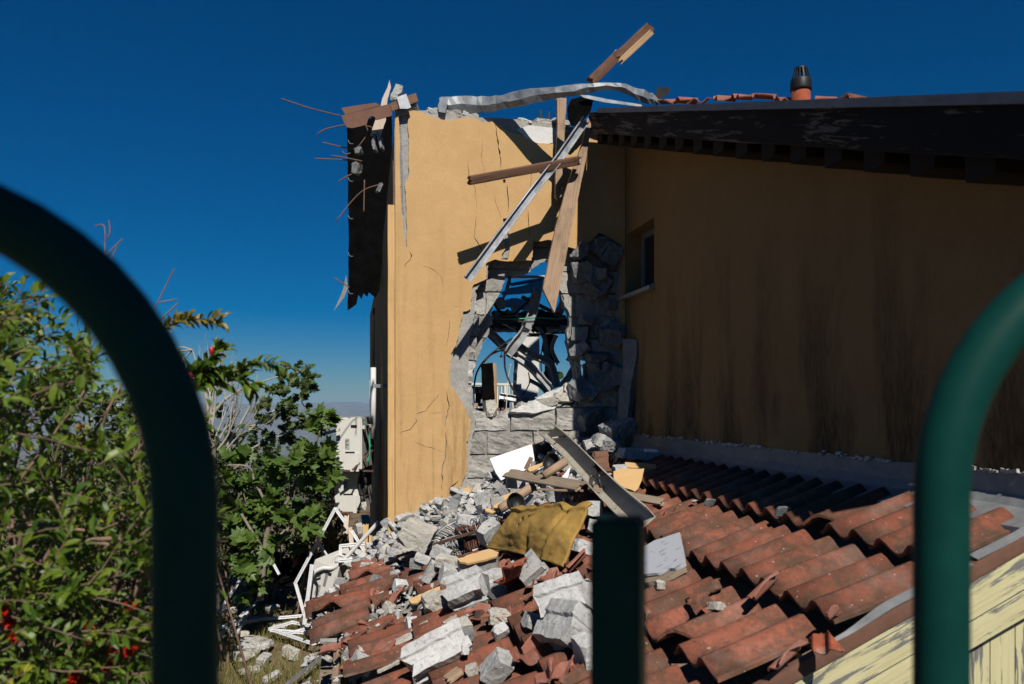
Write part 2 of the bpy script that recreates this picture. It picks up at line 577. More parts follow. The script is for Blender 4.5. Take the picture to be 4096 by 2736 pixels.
def metal_mat(name, c1, c2, rough, metal=0.9, rust=None, dirt=0.0):
    m, nt, b = start(name, rough, 0.5, metal)
    vec = mapping(nt)
    f = noise_node(nt, vec, 9, 6, 0.7)
    col = ramp_node(nt, [(0.35, c1), (0.65, c2)], f)
    if rust:
        r = noise_node(nt, vec, 7, 7, 0.75)
        fac = ramp_node(nt, [(rust[1], (0, 0, 0)), (rust[1] + 0.12, (1, 1, 1))], r)
        col = mix(nt, fac, col, rust[0])
        inv = maths(nt, 'SUBTRACT', 1.0, fac)
        nt.links.new(maths(nt, 'MULTIPLY', inv, metal), b.inputs['Metallic'])
    rr = nt.nodes.new('ShaderNodeMapRange'); rr.inputs[3].default_value = rough - 0.1; rr.inputs[4].default_value = rough + 0.2
    nt.links.new(f, rr.inputs[0]); nt.links.new(rr.outputs[0], b.inputs['Roughness'])
    finish(nt, b, col, noise_node(nt, vec, 30, 5, 0.7), 0.15, 0.003)
    return m
def leaf_mat(name, c1, c2, trans=0.35, rough=0.45, dry=None):
    m, nt, b = start(name, rough, 0.4)
    g = nt.nodes.new('ShaderNodeNewGeometry')
    col = ramp_node(nt, [(0.0, c1), (1.0, c2)], g.outputs['Random Per Island'])
    if dry:
        n = noise_node(nt, mapping(nt, rnd=False), 3.0, 3)
        col = mix(nt, ramp_node(nt, [(0.6, (0, 0, 0)), (0.72, (1, 1, 1))], n), col, dry)
    nt.links.new(col, b.inputs['Base Color'])
    tr = nt.nodes.new('ShaderNodeBsdfTranslucent')
    nt.links.new(mix(nt, 0.35, col, (0.3, 0.4, 0.02)), tr.inputs['Color'])
    ms = nt.nodes.new('ShaderNodeMixShader'); ms.inputs[0].default_value = trans
    nt.links.new(b.outputs[0], ms.inputs[1]); nt.links.new(tr.outputs[0], ms.inputs[2])
    nt.links.new(ms.outputs[0], nt.nodes['Material Output'].inputs['Surface'])
    return m
T = {}
T['stucco_a'] = stucco_mat('ochre stucco', 2.5, 4.7, 0.62, 1.0, 11, (0.49, 0.74))
T['stucco_shade'] = stucco_mat('ochre stucco shade darkened', 2.5, 4.2, 1.0, 0.45, 3.2, (0.45, 0.58))  # walls in shade: base colour darkened to carry the shade, streaks are mould
T['ochre_face'] = simple('ochre render face', (0.52, 0.335, 0.15), (0.60, 0.39, 0.18), 6, 0.95, 0.3, 0.003, fine=150)
T['render'] = masonry_mat('grey render', (0.30, 0.29, 0.26), (0.42, 0.405, 0.37), (0.2, 0.19, 0.17), 0.05, 0.5)
T['block'] = masonry_mat('concrete block', (0.31, 0.298, 0.268), (0.50, 0.48, 0.44), (0.14, 0.13, 0.115), 0.2, 0.9)
T['rubble'] = masonry_mat('broken concrete', (0.43, 0.425, 0.405), (0.60, 0.595, 0.575), (0.17, 0.17, 0.16), 0.16, 0.6)
T['rubble_warm'] = masonry_mat('broken mortar', (0.47, 0.44, 0.38), (0.58, 0.55, 0.48), (0.26, 0.24, 0.2), 0.12, 0.8)
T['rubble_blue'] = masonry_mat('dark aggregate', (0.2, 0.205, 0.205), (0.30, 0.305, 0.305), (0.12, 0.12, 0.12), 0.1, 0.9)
T['dust'] = masonry_mat('fine rubble', (0.25, 0.24, 0.22), (0.40, 0.385, 0.35), (0.12, 0.11, 0.10), 0.02, 1.0)
T['tile'] = tile_mat('weathered clay tile', (0.18, 0.064, 0.040), (0.30, 0.098, 0.058), 0.74, 0.9, 0.16)
T['tile_fresh'] = tile_mat('fresh broken clay', (0.30, 0.11, 0.075), (0.36, 0.14, 0.10), 0.25, 0.2, 0.25)
T['tile_red'] = tile_mat('bright red clay', (0.30, 0.065, 0.03), (0.38, 0.095, 0.045), 0.3, 0.2, 0.6)
T['wood_old'] = wood_mat('weathered timber', (0.33, 0.22, 0.14), (0.42, 0.29, 0.19), (0.11, 0.075, 0.05), 0.6)
T['wood_grey'] = wood_mat('grey board', (0.22, 0.17, 0.12), (0.31, 0.24, 0.17), (0.09, 0.07, 0.05), 0.4)
T['wood_brown'] = wood_mat('brown stained timber', (0.115, 0.06, 0.038), (0.19, 0.10, 0.062), (0.035, 0.022, 0.016), 0.6)
T['wood_raw'] = wood_mat('raw split pine', (0.46, 0.30, 0.16), (0.56, 0.38, 0.21), (0.2, 0.12, 0.06), 0.25)
T['wood_pale'] = wood_mat('pale split wood', (0.52, 0.43, 0.33), (0.6, 0.5, 0.4), (0.3, 0.23, 0.16), 0.3)
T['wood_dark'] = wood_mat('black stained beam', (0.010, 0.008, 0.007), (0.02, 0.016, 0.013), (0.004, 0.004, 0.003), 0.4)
T['wood_worn'] = wood_mat('worn dark fascia', (0.10, 0.085, 0.07), (0.15, 0.125, 0.10), (0.015, 0.012, 0.01), 0.3, 0.85, ((0.010, 0.009, 0.008), 0.60))
T['board_cream'] = wood_mat('flaked cream paint', (0.50, 0.465, 0.26), (0.56, 0.52, 0.30), (0.42, 0.36, 0.17), 0.25, 0.7, ((0.16, 0.16, 0.15), 0.478))
T['post_ochre'] = wood_mat('ochre painted post', (0.58, 0.36, 0.14), (0.63, 0.4, 0.17), (0.36, 0.22, 0.08), 0.3)
T['galv'] = metal_mat('galvanised sheet', (0.14, 0.15, 0.16), (0.30, 0.32, 0.335), 0.5, 0.35)
T['galv_bright'] = metal_mat('bright galvanised strut', (0.30, 0.31, 0.32), (0.58, 0.6, 0.62), 0.35, 0.35)
T['stud'] = metal_mat('dull steel stud', (0.34, 0.355, 0.36), (0.54, 0.56, 0.57), 0.40, 0.25)
T['rust'] = metal_mat('rusted steel', (0.12, 0.058, 0.036), (0.18, 0.088, 0.055), 0.8, 0.1)
T['rebar'] = metal_mat('rebar', (0.13, 0.07, 0.045), (0.2, 0.11, 0.07), 0.8, 0.2)
T['channel'] = metal_mat('beige painted channel', (0.38, 0.35, 0.28), (0.50, 0.46, 0.37), 0.6, 0.0, ((0.15, 0.085, 0.05), 0.60))
T['zinc'] = metal_mat('grey flashing', (0.17, 0.176, 0.178), (0.26, 0.268, 0.265), 0.65, 0.2)
T['white_alu'] = metal_mat('white aluminium', (0.66, 0.67, 0.68), (0.78, 0.79, 0.8), 0.4, 0.0)
T['ac'] = simple('cream appliance casing', (0.60, 0.59, 0.54), (0.66, 0.65, 0.59), 3, 0.5, 0.05, 0.001)
T['ac_grey'] = simple('grey appliance plate', (0.35, 0.35, 0.34), (0.45, 0.45, 0.43), 4, 0.5, 0.05)  # grey of the service cover and rating label
T['black'] = simple('black plastic', (0.010, 0.010, 0.011), (0.02, 0.02, 0.022), 8, 0.5, 0.1)
T['bitumen'] = simple('black bitumen sheet', (0.0015, 0.0015, 0.0015), (0.004, 0.004, 0.004), 8, 0.9, 0.3, spec=0.04)
T['white_board'] = simple('white laminate', (0.74, 0.76, 0.80), (0.80, 0.82, 0.85), 3, 0.25, 0.03)
T['grey_panel'] = None
T['foam'] = simple('dirty ochre foam', (0.20, 0.125, 0.032), (0.41, 0.25, 0.06), 3.5, 0.9, 0.6, 0.01, fine=26)
T['fence'] = simple('dark green fence paint', (0.003, 0.036, 0.030), (0.004, 0.046, 0.038), 20, 0.55, 0.15, 0.001, spec=0.08)
T['cable'] = simple('black cable', (0.012, 0.012, 0.013), (0.03, 0.03, 0.032), 20, 0.5, 0.1)
T['green_cable'] = simple('green conduit', (0.03, 0.33, 0.19), (0.05, 0.4, 0.24), 20, 0.5, 0.1)
T['white_plastic'] = simple('white plastic', (0.62, 0.61, 0.58), (0.7, 0.69, 0.66), 6, 0.5, 0.1)
T['rail'] = simple('cream railing paint', (0.66, 0.62, 0.5), (0.72, 0.68, 0.56), 6, 0.6, 0.1)
T['plaster_white'] = simple('white plaster', (0.60, 0.59, 0.56), (0.68, 0.67, 0.64), 5, 0.95, 0.5, 0.01)
T['bark'] = simple('grey bark', (0.16, 0.135, 0.10), (0.27, 0.235, 0.185), 14, 0.95, 0.6, 0.006, grain=(1, 1, 0.3))
T['bark_pale'] = simple('pale bark', (0.33, 0.295, 0.24), (0.42, 0.38, 0.32), 14, 0.95, 0.6, 0.006)
T['twig'] = simple('brown twig', (0.14, 0.09, 0.06), (0.25, 0.17, 0.12), 20, 0.9, 0.4)
T['leaf_pom'] = leaf_mat('pomegranate leaf', (0.032, 0.078, 0.008), (0.14, 0.20, 0.016), 0.20, 0.45)
T['leaf_bronze'] = leaf_mat('bronze young leaf', (0.14, 0.14, 0.02), (0.24, 0.17, 0.03), 0.3, 0.4)
T['leaf_maple'] = leaf_mat('grey green lobed leaf', (0.045, 0.085, 0.022), (0.11, 0.155, 0.04), 0.25, 0.6, (0.15, 0.075, 0.04))
T['leaf_fig'] = leaf_mat('fig leaf', (0.05, 0.10, 0.016), (0.12, 0.19, 0.035), 0.25, 0.5)
T['leaf_shade'] = leaf_mat('shade darkened shrub leaf', (0.012, 0.026, 0.005), (0.042, 0.065, 0.011), 0.15, 0.5)  # colour darkened to stand for deep shade in gaps between bushes
T['leaf_yellow'] = leaf_mat('yellow green leaf', (0.30, 0.31, 0.02), (0.40, 0.38, 0.03), 0.35, 0.5)
T['flower'] = leaf_mat('scarlet petal', (0.55, 0.012, 0.006), (0.72, 0.03, 0.012), 0.35, 0.5)
T['fruit'] = simple('red bud', (0.32, 0.008, 0.012), (0.45, 0.02, 0.02), 12, 0.3, 0.1, spec=0.5)
T['grass'] = leaf_mat('dry grass', (0.12, 0.14, 0.03), (0.34, 0.27, 0.11), 0.3, 0.7)
def grey_panel_mat():
    m, nt, b = start('flecked grey panel', 0.6, 0.3)
    vec = mapping(nt, (14, 70, 14))
    n = noise_node(nt, vec, 1.0, 4, 0.6)
    f = ramp_node(nt, [(0.64, (0, 0, 0)), (0.66, (1, 1, 1))], n)
    col = mix(nt, f, (0.40, 0.42, 0.45), (0.05, 0.045, 0.04))
    finish(nt, b, col, f, 0.3, 0.002)
    return m
T['grey_panel'] = grey_panel_mat()
def glass_mat():
    m, nt, b = start('dusty window glass', 0.08, 0.5)
    b.inputs['Base Color'].default_value = (0.02, 0.025, 0.03, 1)
    return m
T['glass'] = glass_mat()
def ground_mat():
    m, nt, b = start('soil and fields', 0.95, 0.1)
    vec = mapping(nt, (1, 1, 1), True)
    n1 = noise_node(nt, vec, 1.2, 7, 0.7)
    soil = ramp_node(nt, [(0.3, (0.11, 0.075, 0.045)), (0.5, (0.20, 0.15, 0.095)), (0.7, (0.085, 0.09, 0.035))], n1)
    n2 = noise_node(nt, vec, 0.0035, 9, 0.7)
    field = ramp_node(nt, [(0.35, (0.05, 0.07, 0.03)), (0.5, (0.13, 0.12, 0.07)), (0.6, (0.2, 0.17, 0.11)), (0.75, (0.05, 0.065, 0.03))], n2)
    n3 = noise_node(nt, vec, 0.02, 4, 0.8)
    field = mix(nt, ramp_node(nt, [(0.66, (0, 0, 0)), (0.70, (1, 1, 1))], n3), field, (0.4, 0.36, 0.3))
    g = nt.nodes.new('ShaderNodeNewGeometry')
    ln = nt.nodes.new('ShaderNodeVectorMath'); ln.operation = 'LENGTH'
    nt.links.new(g.outputs['Position'], ln.inputs[0])
    mr = nt.nodes.new('ShaderNodeMapRange'); mr.inputs[1].default_value = 60; mr.inputs[2].default_value = 300
    nt.links.new(ln.outputs['Value'], mr.inputs[0])
    finish(nt, b, mix(nt, mr.outputs[0], soil, field), n1, 0.4, 0.03)
    return m
T['ground'] = ground_mat()

# ================================================================== the ground and the far country
Zc = CAM.z
def sstep(a, b, x):
    t = max(0.0, min(1.0, (x - a) / (b - a))); return t * t * (3 - 2 * t)
def ground_z(x, y):
    r = math.hypot(x - CAM.x, y - CAM.y)
    z = 1.0 * (1 - sstep(-5.7, -4.7, y)) + noise.noise(V((x * 0.5, y * 0.5, 0))) * 0.06
    z += noise.noise(V((x * 2.1, y * 2.1, 4))) * 0.03 * sstep(1.5, 4, r)
    if r > 15:
        z -= (min(r, 900) - 15) * 0.33 * sstep(15, 60, r)
    if r > 300:
        z += noise.noise(V((x * 0.0012, y * 0.0012, 7))) * 45 * sstep(300, 1500, r)
    if r > 6500:
        ridge = 300 + 90 * noise.noise(V((x * 0.00021, y * 0.00021, 1))) + 40 * noise.noise(V((x * 0.0009, y * 0.0009, 2)))
        z += ridge * sstep(6500, 13500, r)
    return z
def build_ground():
    rings = [0.6 * (1.085 ** k) for k in range(128)]
    rings = [r for r in rings if r < 17000] + [17000]
    NS = 180
    vs = [(CAM.x, CAM.y, ground_z(CAM.x, CAM.y))]
    fs = []
    for r in rings:
        for k in range(NS):
            a = 2 * math.pi * k / NS
            x, y = CAM.x + r * math.cos(a), CAM.y + r * math.sin(a)
            vs.append((x, y, ground_z(x, y)))
    for k in range(NS):
        fs.append((0, 1 + k, 1 + (k + 1) % NS))
    for i in range(len(rings) - 1):
        for k in range(NS):
            a, b = 1 + i * NS + k, 1 + i * NS + (k + 1) % NS
            fs.append((a, a + NS, b + NS, b))
    me = bpy.data.meshes.new('ground')
    me.from_pydata(vs, [], fs)
    me.polygons.foreach_set('use_smooth', [True] * len(me.polygons))
    o = mesh_obj('ground', me, T['ground'])
    tag(o, 'dry garden soil falling away to hazy far fields and hills', 'ground', kind='structure')
build_ground()

# ================================================================== the damaged house
def roof_z(y): return Zc + 2.56 + 0.353 * y
house = thing('damaged_house', 'ochre stucco house with a blasted hole through its front wall', 'house', (-1.0, 0.6, 0))
def pa(pts): return [(WY(x, y).x, WY(x, y).z) for x, y in pts]

H1 = pa([z2(*p) for p in [(705,1440),(650,1330),(600,1240),(556,1190),(550,1130),(548,1090),(560,950),(592,900),(620,770),(640,690),(650,640),(705,620),(715,500),(722,445),(800,412),(822,400),(815,290),(870,262),(1050,270),(1150,265),(1160,200),(1165,115),(1300,118),(1420,165),(1500,180),(1600,112),(1650,58),(1720,100),(1815,150),(1820,300),(1790,600),(1825,840),(1830,1000),(1828,1250),(1825,1450),(1822,1560)]]
        + [(2480,1860),(2300,1930),(2100,2010),(1950,2075),(1893,2085),(1850,2010),(1842,1962),(1858,1905),(1866,1830),(1870,1760),(1880,1720)])
H2 = pa([z2(*p) for p in [(745,1440),(705,1330),(690,1230),(688,1100),(695,960),(700,830),(728,700),(735,640),(740,480),(805,425),(830,400),(826,300),(880,275),(1050,282),(1152,276),(1170,215),(1175,130),(1300,128),(1420,180),(1500,200),(1600,125),(1650,72),(1720,112),(1800,165),(1806,300),(1776,600),(1800,840),(1805,1000),(1800,1250),(1800,1450),(1790,1560)]]
        + [(2460,1850),(2300,1915),(2100,1995),(1950,2055),(1905,2060),(1880,2010),(1862,1960),(1872,1900),(1880,1830),(1888,1760)])
H2b = pa([z2(*p) for p in [(706,1345),(712,1200),(722,1100),(738,1000),(746,900),(762,800),(772,700),(750,640),(746,490),(835,445),(838,310),(900,290),(1100,295),(1160,285),(1180,230),(1185,145),(1300,140),(1420,195),(1500,210),(1600,138),(1650,88),(1700,128),(1722,300),(1700,420),(1655,520),(1668,640),(1615,735),(1560,800),(1494,845),(1496,1000),(1510,1120),(1500,1300),(1470,1347),(1330,1349),(1200,1351),(1000,1353),(900,1425),(800,1380)]])
H3 = pa([z2(*p) for p in [(740,1368),(724,1280),(728,1150),(748,1060),(782,960),(802,870),(842,820),(862,740),(877,640),(902,540),(947,480),(962,430),(1002,352),(1090,349),(1160,333),(1200,293),(1290,233),(1330,260),(1380,420),(1420,560),(1455,610),(1466,700),(1453,850),(1478,1000),(1505,1110),(1496,1250),(1460,1349),(1330,1351),(1200,1353),(1000,1355),(905,1430),(810,1400)]])
H4 = pa([z2(*p) for p in [(1530,875),(1598,862),(1602,1000),(1585,1170),(1535,1105),(1524,950)]])
STRIP = pa([z1(*p) for p in [(708,592),(764,578),(755,650),(763,720),(759,820),(763,930),(741,985),(746,1100),(749,1200),(753,1338),(740,1344),(735,1250),(723,1150),(714,1000),(714,930),(709,830),(713,740),(706,650)]])
GAP = pa([z1(*p) for p in [(1298,1178),(1322,1176),(1320,1215),(1330,1265),(1339,1330),(1326,1412),(1287,1410),(1292,1380),(1311,1350),(1302,1300),(1310,1240),(1297,1212)]])
DIVOT = pa([z1(*p) for p in [(1296,958),(1312,954),(1312,976),(1300,978)]])
def raise_top(lp, dz, z0):     # behind the stucco edge the wall is hollow: its inner layers break off higher up
    return [(x, z + (dz if z > z0 else 0)) for x, z in lp]
ZT = WY(*z2(900, 470)).z
H2 = raise_top(H2, 0.035, ZT); H2b = raise_top(H2b, 0.06, ZT)
def crack(pts, w, seed):
    pts = ragged_line([V((*q, 0)) for q in pa(pts)], 0.010, 0.03, seed)
    L, R = [], []
    n = len(pts)
    for i, p in enumerate(pts):
        d = (pts[min(i + 1, n - 1)] - pts[max(i - 1, 0)]).normalized()
        nn = V((-d.y, d.x, 0))
        t = i / (n - 1)
        ww = 1.25 * w * (0.35 + 0.65 * abs(noise.noise(V((i * 0.6, seed, 2))))*2) * min(1, 4 * t + 0.15, 4 * (1 - t) + 0.15)
        L.append(p + nn * ww / 2); R.append(p - nn * ww / 2)
    return [(q.x, q.y) for q in L + R[::-1]]
def ragged_line(pts, amp, step, seed):
    out = []
    for a, b in zip(pts, pts[1:]):
        L = (b - a).length; m = max(1, int(L / step)); d = (b - a).normalized(); nn = V((-d.y, d.x, 0))
        for j in range(m):
            p = a + (b - a) * (j / m)
            out.append(p + nn * noise.noise(V((p.x * 22, p.y * 22, seed))) * amp)
    out.append(pts[-1])
    return out
CR = [crack([z1(*p) for p in q], w, i) for i, (w, q) in enumerate([
    (0.014, [(1252,640),(1264,720),(1276,800),(1288,895)]),
    (0.013, [(1318,985),(1326,1060),(1326,1110),(1322,1148)]),
    (0.005, [(1468,790),(1458,920),(1452,1040),(1448,1095)]),
    (0.010, [(1441,1130),(1440,1200),(1452,1285)]),
    (0.008, [(1143,1165),(1135,1285),(1160,1330),(1188,1366)]),
    (0.004, [(1250,1040),(1254,1090),(1276,1140),(1282,1185)]),
    (0.004, [(1098,840),(1105,930),(1140,1010),(1148,1140)]),
    (0.003, [(1180,720),(1175,840),(1192,900),(1200,1010)]),
    (0.003, [(1362,1275),(1390,1280),(1425,1288)]),
    (0.008, [(760,1364),(778,1388),(770,1410),(742,1438),(738,1465)]),
    (0.004, [(806,1428),(830,1440),(900,1470),(945,1510),(965,1560)]),
])] + [crack([z2(*p) for p in q], w, i + 20) for i, (w, q) in enumerate([
    (0.006, [(478,1240),(420,1310),(370,1370),(335,1385),(300,1394)]),
    (0.010, [(300,1418),(306,1450),(262,1505),(178,1536)]),
    (0.004, [(405,1382),(430,1388),(500,1386)]),
    (0.005, [(550,700),(540,800),(524,880),(520,930)]),
    (0.011, [(526,1222),(530,1262),(546,1340),(522,1420),(518,1490)]),
    (0.004, [(555,590),(600,602),(628,608)]),
])] + [crack([z3(*p) for p in q], w, i + 40) for i, (w, q) in enumerate([
    (0.012, [(852,40),(857,130),(848,200),(830,260),(832,385)]),
    (0.016, [(866,384),(890,362),(910,345),(928,325)]),
    (0.014, [(832,410),(828,440),(795,500),(755,565)]),
    (0.004, [(665,95),(720,120),(790,140),(840,158)]),
])]
xl = -2.0
top_st = pa([z1(*p) for p in [(690,600),(765,566),(800,564),(870,590),(930,612),(985,622),(1090,600),(1140,612),(1180,632),(1250,628),(1330,688),(1400,702),(1430,722),(1490,752),(1560,756),(1600,738),(1640,700),(1700,672),(1760,660)]])
zr_ = roof_z(0) - 0.28
st_outer = ragged([(xl, 0.05)] + [(xl, top_st[0][1])] + top_st[1:] + [(-0.004, zr_), (-0.004, 0.05)], 0.008, 0.025, 3,
                  keep=lambda a, b: abs(a.x - b.x) < 1e-4 and abs(a.y - b.y) > 1.2 or a.y < 0.1 and b.y < 0.1)
H1r = ragged(H1, 0.012, 0.02, 5)
stucco = plate('stucco_coat', [st_outer, H1r, ragged(STRIP, 0.006, 0.02, 8), ragged(GAP, 0.005, 0.02, 9), DIVOT] + CR, 0.022, T['stucco_a'], house, MY(-0.011))
stucco['label'] = 'ochre stucco coat, cracked and torn away around the hole'
top_core = pa([z1(*p) for p in [(700,548),(830,558),(880,552),(970,568),(1090,573),(1180,598),(1300,602),(1450,622),(1690,652)]])
rc_outer = ragged([(xl + 0.002, 0.04), (xl + 0.002, top_core[0][1])] + top_core + [(-0.003, zr_ + 0.02), (-0.003, 0.04)], 0.014, 0.03, 4,
                  keep=lambda a, b: abs(a.x - b.x) < 1e-4 and abs(a.y - b.y) > 1.2 or a.y < 0.1 and b.y < 0.1)
rend = plate('render_coat', [rc_outer, ragged(H2, 0.012, 0.02, 6)], 0.03, T['render'], house, MY(0.016))
rend['label'] = 'grey cement render under the torn stucco'
# white undercoat laid bare at the top of the wall
wu = plate('undercoat_patch', [ragged(pa([z1(*p) for p in [(1375,668),(1450,648),(1540,655),(1690,672),(1680,700),(1600,742),(1560,752),(1500,748),(1430,720)]]), 0.01, 0.02, 2)], 0.012, T['plaster_white'], house, MY(-0.007))
# core of the wall: solid round the outside, single blocks round the hole
bx0, bz0, bz1 = -1.42, Zc - 1.02, Zc + 1.58
core_l = [(xl + 0.004, 0.03), (xl + 0.004, top_core[0][1] - 0.02), (top_core[1][0], top_core[1][1] - 0.01), (-1.1, top_core[4][1] - 0.015), (-0.5, top_core[7][1] - 0.015), (-0.005, zr_ + 0.01), (-0.005, bz1), (bx0, bz1), (bx0, bz0), (-0.005, bz0), (-0.005, 0.03)]
plate('wall_core', [core_l], 0.186, T['block'], house, MY(0.125))
def prism(loop, y0, y1):
    me = plate_mesh([loop], y1 - y0)
    o = bpy.data.objects.new('cutter', me); COL.objects.link(o); o.matrix_basis = MY((y0 + y1) / 2)
    return o
pf = prism(ragged(H2b, 0.030, 0.03, 11), -0.3, 0.118)
pb = prism(ragged(H3, 0.030, 0.03, 12), 0.10, 0.5)
p4 = prism(ragged(H4, 0.012, 0.02, 13), -0.3, 0.5)
pg = prism([(-3, Zc + 3.2), (-3, bz1 - 0.0), (3, bz1 - 0.0), (3, Zc + 3.2)], -0.3, 0.5)
def block_mesh(x0, x1, z0, z1, seed):
    rnd = random.Random(seed)
    g = 0.0065
    bm = bmesh.new()
    bmesh.ops.create_cube(bm, size=1)
    bmesh.ops.subdivide_edges(bm, edges=bm.edges, cuts=8, use_grid_fill=True)
    yo = rnd.uniform(-0.02, 0.014)
    for v in bm.verts:
        x = x0 + g + (v.co.x + .5) * (x1 - x0 - 2 * g); z = z0 + g + (v.co.z + .5) * (z1 - z0 - 2 * g)
        y = 0.033 + (v.co.y + .5) * 0.185 + yo
        n = noise.noise_vector(V((x * 11, y * 11, z * 11))) * 0.016 + noise.noise_vector(V((x * 31, y * 31, z * 31 + seed))) * 0.012
        v.co = V((x, y, z)) + V((n.x * 0.45, n.y, n.z * 0.45))
    return bm_to_mesh(bm, 'concrete_block')
def inside(lp, x, z):
    r = False
    for (a, b), (c, d) in zip(lp, lp[1:] + lp[:1]):
        if (b > z) != (d > z) and x < (c - a) * (z - b) / (d - b) + a: r = not r
    return r
def touches(lp, x0, x1, z0, z1):
    if any(x0 - .05 < a < x1 + .05 and z0 - .05 < b < z1 + .05 for a, b in lp): return True
    return inside(lp, (x0 + x1) / 2, (z0 + z1) / 2)
CUT = [(pf, H2b), (pb, H3), (p4, H4), (pg, [(-3, bz1), (3, bz1), (3, bz1 + 1), (-3, bz1 + 1), (-1.2, bz1), (-0.8, bz1), (-0.4, bz1), (-0.1, bz1)])]
row = 0
z = Zc - 0.022
rows = [z - 0.2 * k for k in range(1, 6)] + [z + 0.2 * k for k in range(0, 8)]
dg = None
import itertools
for ri, zb in enumerate(sorted(rows)):
    off = (0.0 if ri % 2 == 0 else 0.2)
    x = bx0 - off
    ci = 0
    while x < -0.02:
        x0, x1 = max(x, bx0), min(x + 0.4, -0.006)
        x += 0.4
        if x1 - x0 < 0.05: continue
        ci += 1
        me = block_mesh(x0, x1, zb, zb + 0.2, ri * 31 + ci)
        o = bpy.data.objects.new('concrete_block', me); COL.objects.link(o)
        for c, lp in CUT:
            if not touches(lp, x0, x1, zb, zb + 0.2): continue
            m = o.modifiers.new('cut', 'BOOLEAN'); m.operation = 'DIFFERENCE'; m.object = c; m.solver = 'EXACT'; m.use_self = True
        dg = bpy.context.evaluated_depsgraph_get()
        me2 = bpy.data.meshes.new_from_object(o.evaluated_get(dg))
        bpy.data.objects.remove(o)
        if len(me2.polygons) < 4:
            continue
        bb = [v.co for v in me2.vertices]
        if min(v.x for v in bb) < x0 - 0.03 or max(v.x for v in bb) > x1 + 0.03 or min(v.z for v in bb) < zb - 0.03 or max(v.z for v in bb) > zb + 0.23:
            print('bad cut', ri, ci); continue
        me2.materials.clear()
        bmx = bmesh.new(); bmx.from_mesh(me2); bmx.verts.ensure_lookup_table()
        left = set(bmx.verts); comps = []
        while left:
            st = [left.pop()]; comp = set(st)
            while st:
                v = st.pop()
                for e in v.link_edges:
                    w_ = e.other_vert(v)
                    if w_ in left: left.discard(w_); comp.add(w_); st.append(w_)
            comps.append([v.index for v in comp])
        bmx.free()
        for comp in comps:      # a block cut in two leaves two pieces
            keep = set(comp)
            if len(keep) < 8: continue
            ren = {v: k for k, v in enumerate(comp)}
            cc = centred([me2.vertices[v].co for v in comp])
            m3 = bpy.data.meshes.new('concrete_block')
            m3.from_pydata([tuple(me2.vertices[v].co - cc) for v in comp], [], [tuple(ren[v] for v in p.vertices) for p in me2.polygons if p.vertices[0] in keep])
            mesh_obj('concrete_block', m3, T['block'], house, Matrix.Translation(cc))
for c in (pf, pb, p4, pg): bpy.data.objects.remove(c)
plate('mortar_bed', [[(-1.41, bz0 + 0.01), (-0.01, bz0 + 0.01), (-0.01, bz1 - 0.01), (-1.41, bz1 - 0.01)], ragged(H2b, 0.02, 0.03, 17), H4], 0.05, T['render'], house, MY(0.085))
plate('mortar_bed', [[(-1.41, bz0 + 0.01), (-0.01, bz0 + 0.01), (-0.01, bz1 - 0.01), (-1.41, bz1 - 0.01)], ragged(H3, 0.02, 0.03, 18), H4], 0.06, T['render'], house, MY(0.165))

# mortar slab of rubble left standing on the sill of the hole
mb = MB()
# ---- side wall in shade, with its window
wz0, wz1, wu0, wu1 = Zc + 0.955, Zc + 1.49, 0.06, 0.69
zt = lambda u: roof_z(-u) - 0.085
plate('side_wall', [[(-0.25, 0.0), (4.5, 0.0), (4.5, zt(4.5)), (-0.25, zt(-0.25))], [(wu0, wz0), (wu1, wz0), (wu1, wz1), (wu0, wz1)]], 0.2, T['stucco_shade'], house, MX(0.1))
win = MB()
def xbox(mb, x0, x1, u0, u1, za, zb): mb.box((x0, -u1, za), (x1, -u0, zb))
xbox(win, 0.13, 0.17, wu0, wu1, wz1 - 0.05, wz1); xbox(win, 0.13, 0.17, wu0, wu1, wz0 + 0.02, wz0 + 0.07)
xbox(win, 0.13, 0.17, wu1 - 0.05, wu1, wz0 + 0.07, wz1 - 0.05); xbox(win, 0.13, 0.17, wu0, wu0 + 0.05, wz0 + 0.07, wz1 - 0.05)
xbox(win, 0.125, 0.172, wu1 - 0.10, wu1 - 0.07, wz0 + 0.07, wz1 - 0.05)
wo_ = win.build('window', T['zinc'], house)
wp = MB(); xbox(wp, 0.148, 0.154, wu0 + 0.05, wu1 - 0.05, wz0 + 0.07, wz1 - 0.05); wp.build('pane', T['glass'], wo_)
ws = MB(); ws.hexa([(-0.05, -wu1 - 0.015, wz0 - 0.035), (0.13, -wu1 - 0.015, wz0 - 0.03), (0.13, -wu0 + 0.03, wz0 - 0.03), (-0.05, -wu0 + 0.03, wz0 - 0.035)],
                   [(-0.05, -wu1 - 0.015, wz0 - 0.005), (0.13, -wu1 - 0.015, wz0 + 0.018), (0.13, -wu0 + 0.03, wz0 + 0.018), (-0.05, -wu0 + 0.03, wz0 - 0.005)])
ws.build('sill', T['render'], wo_)
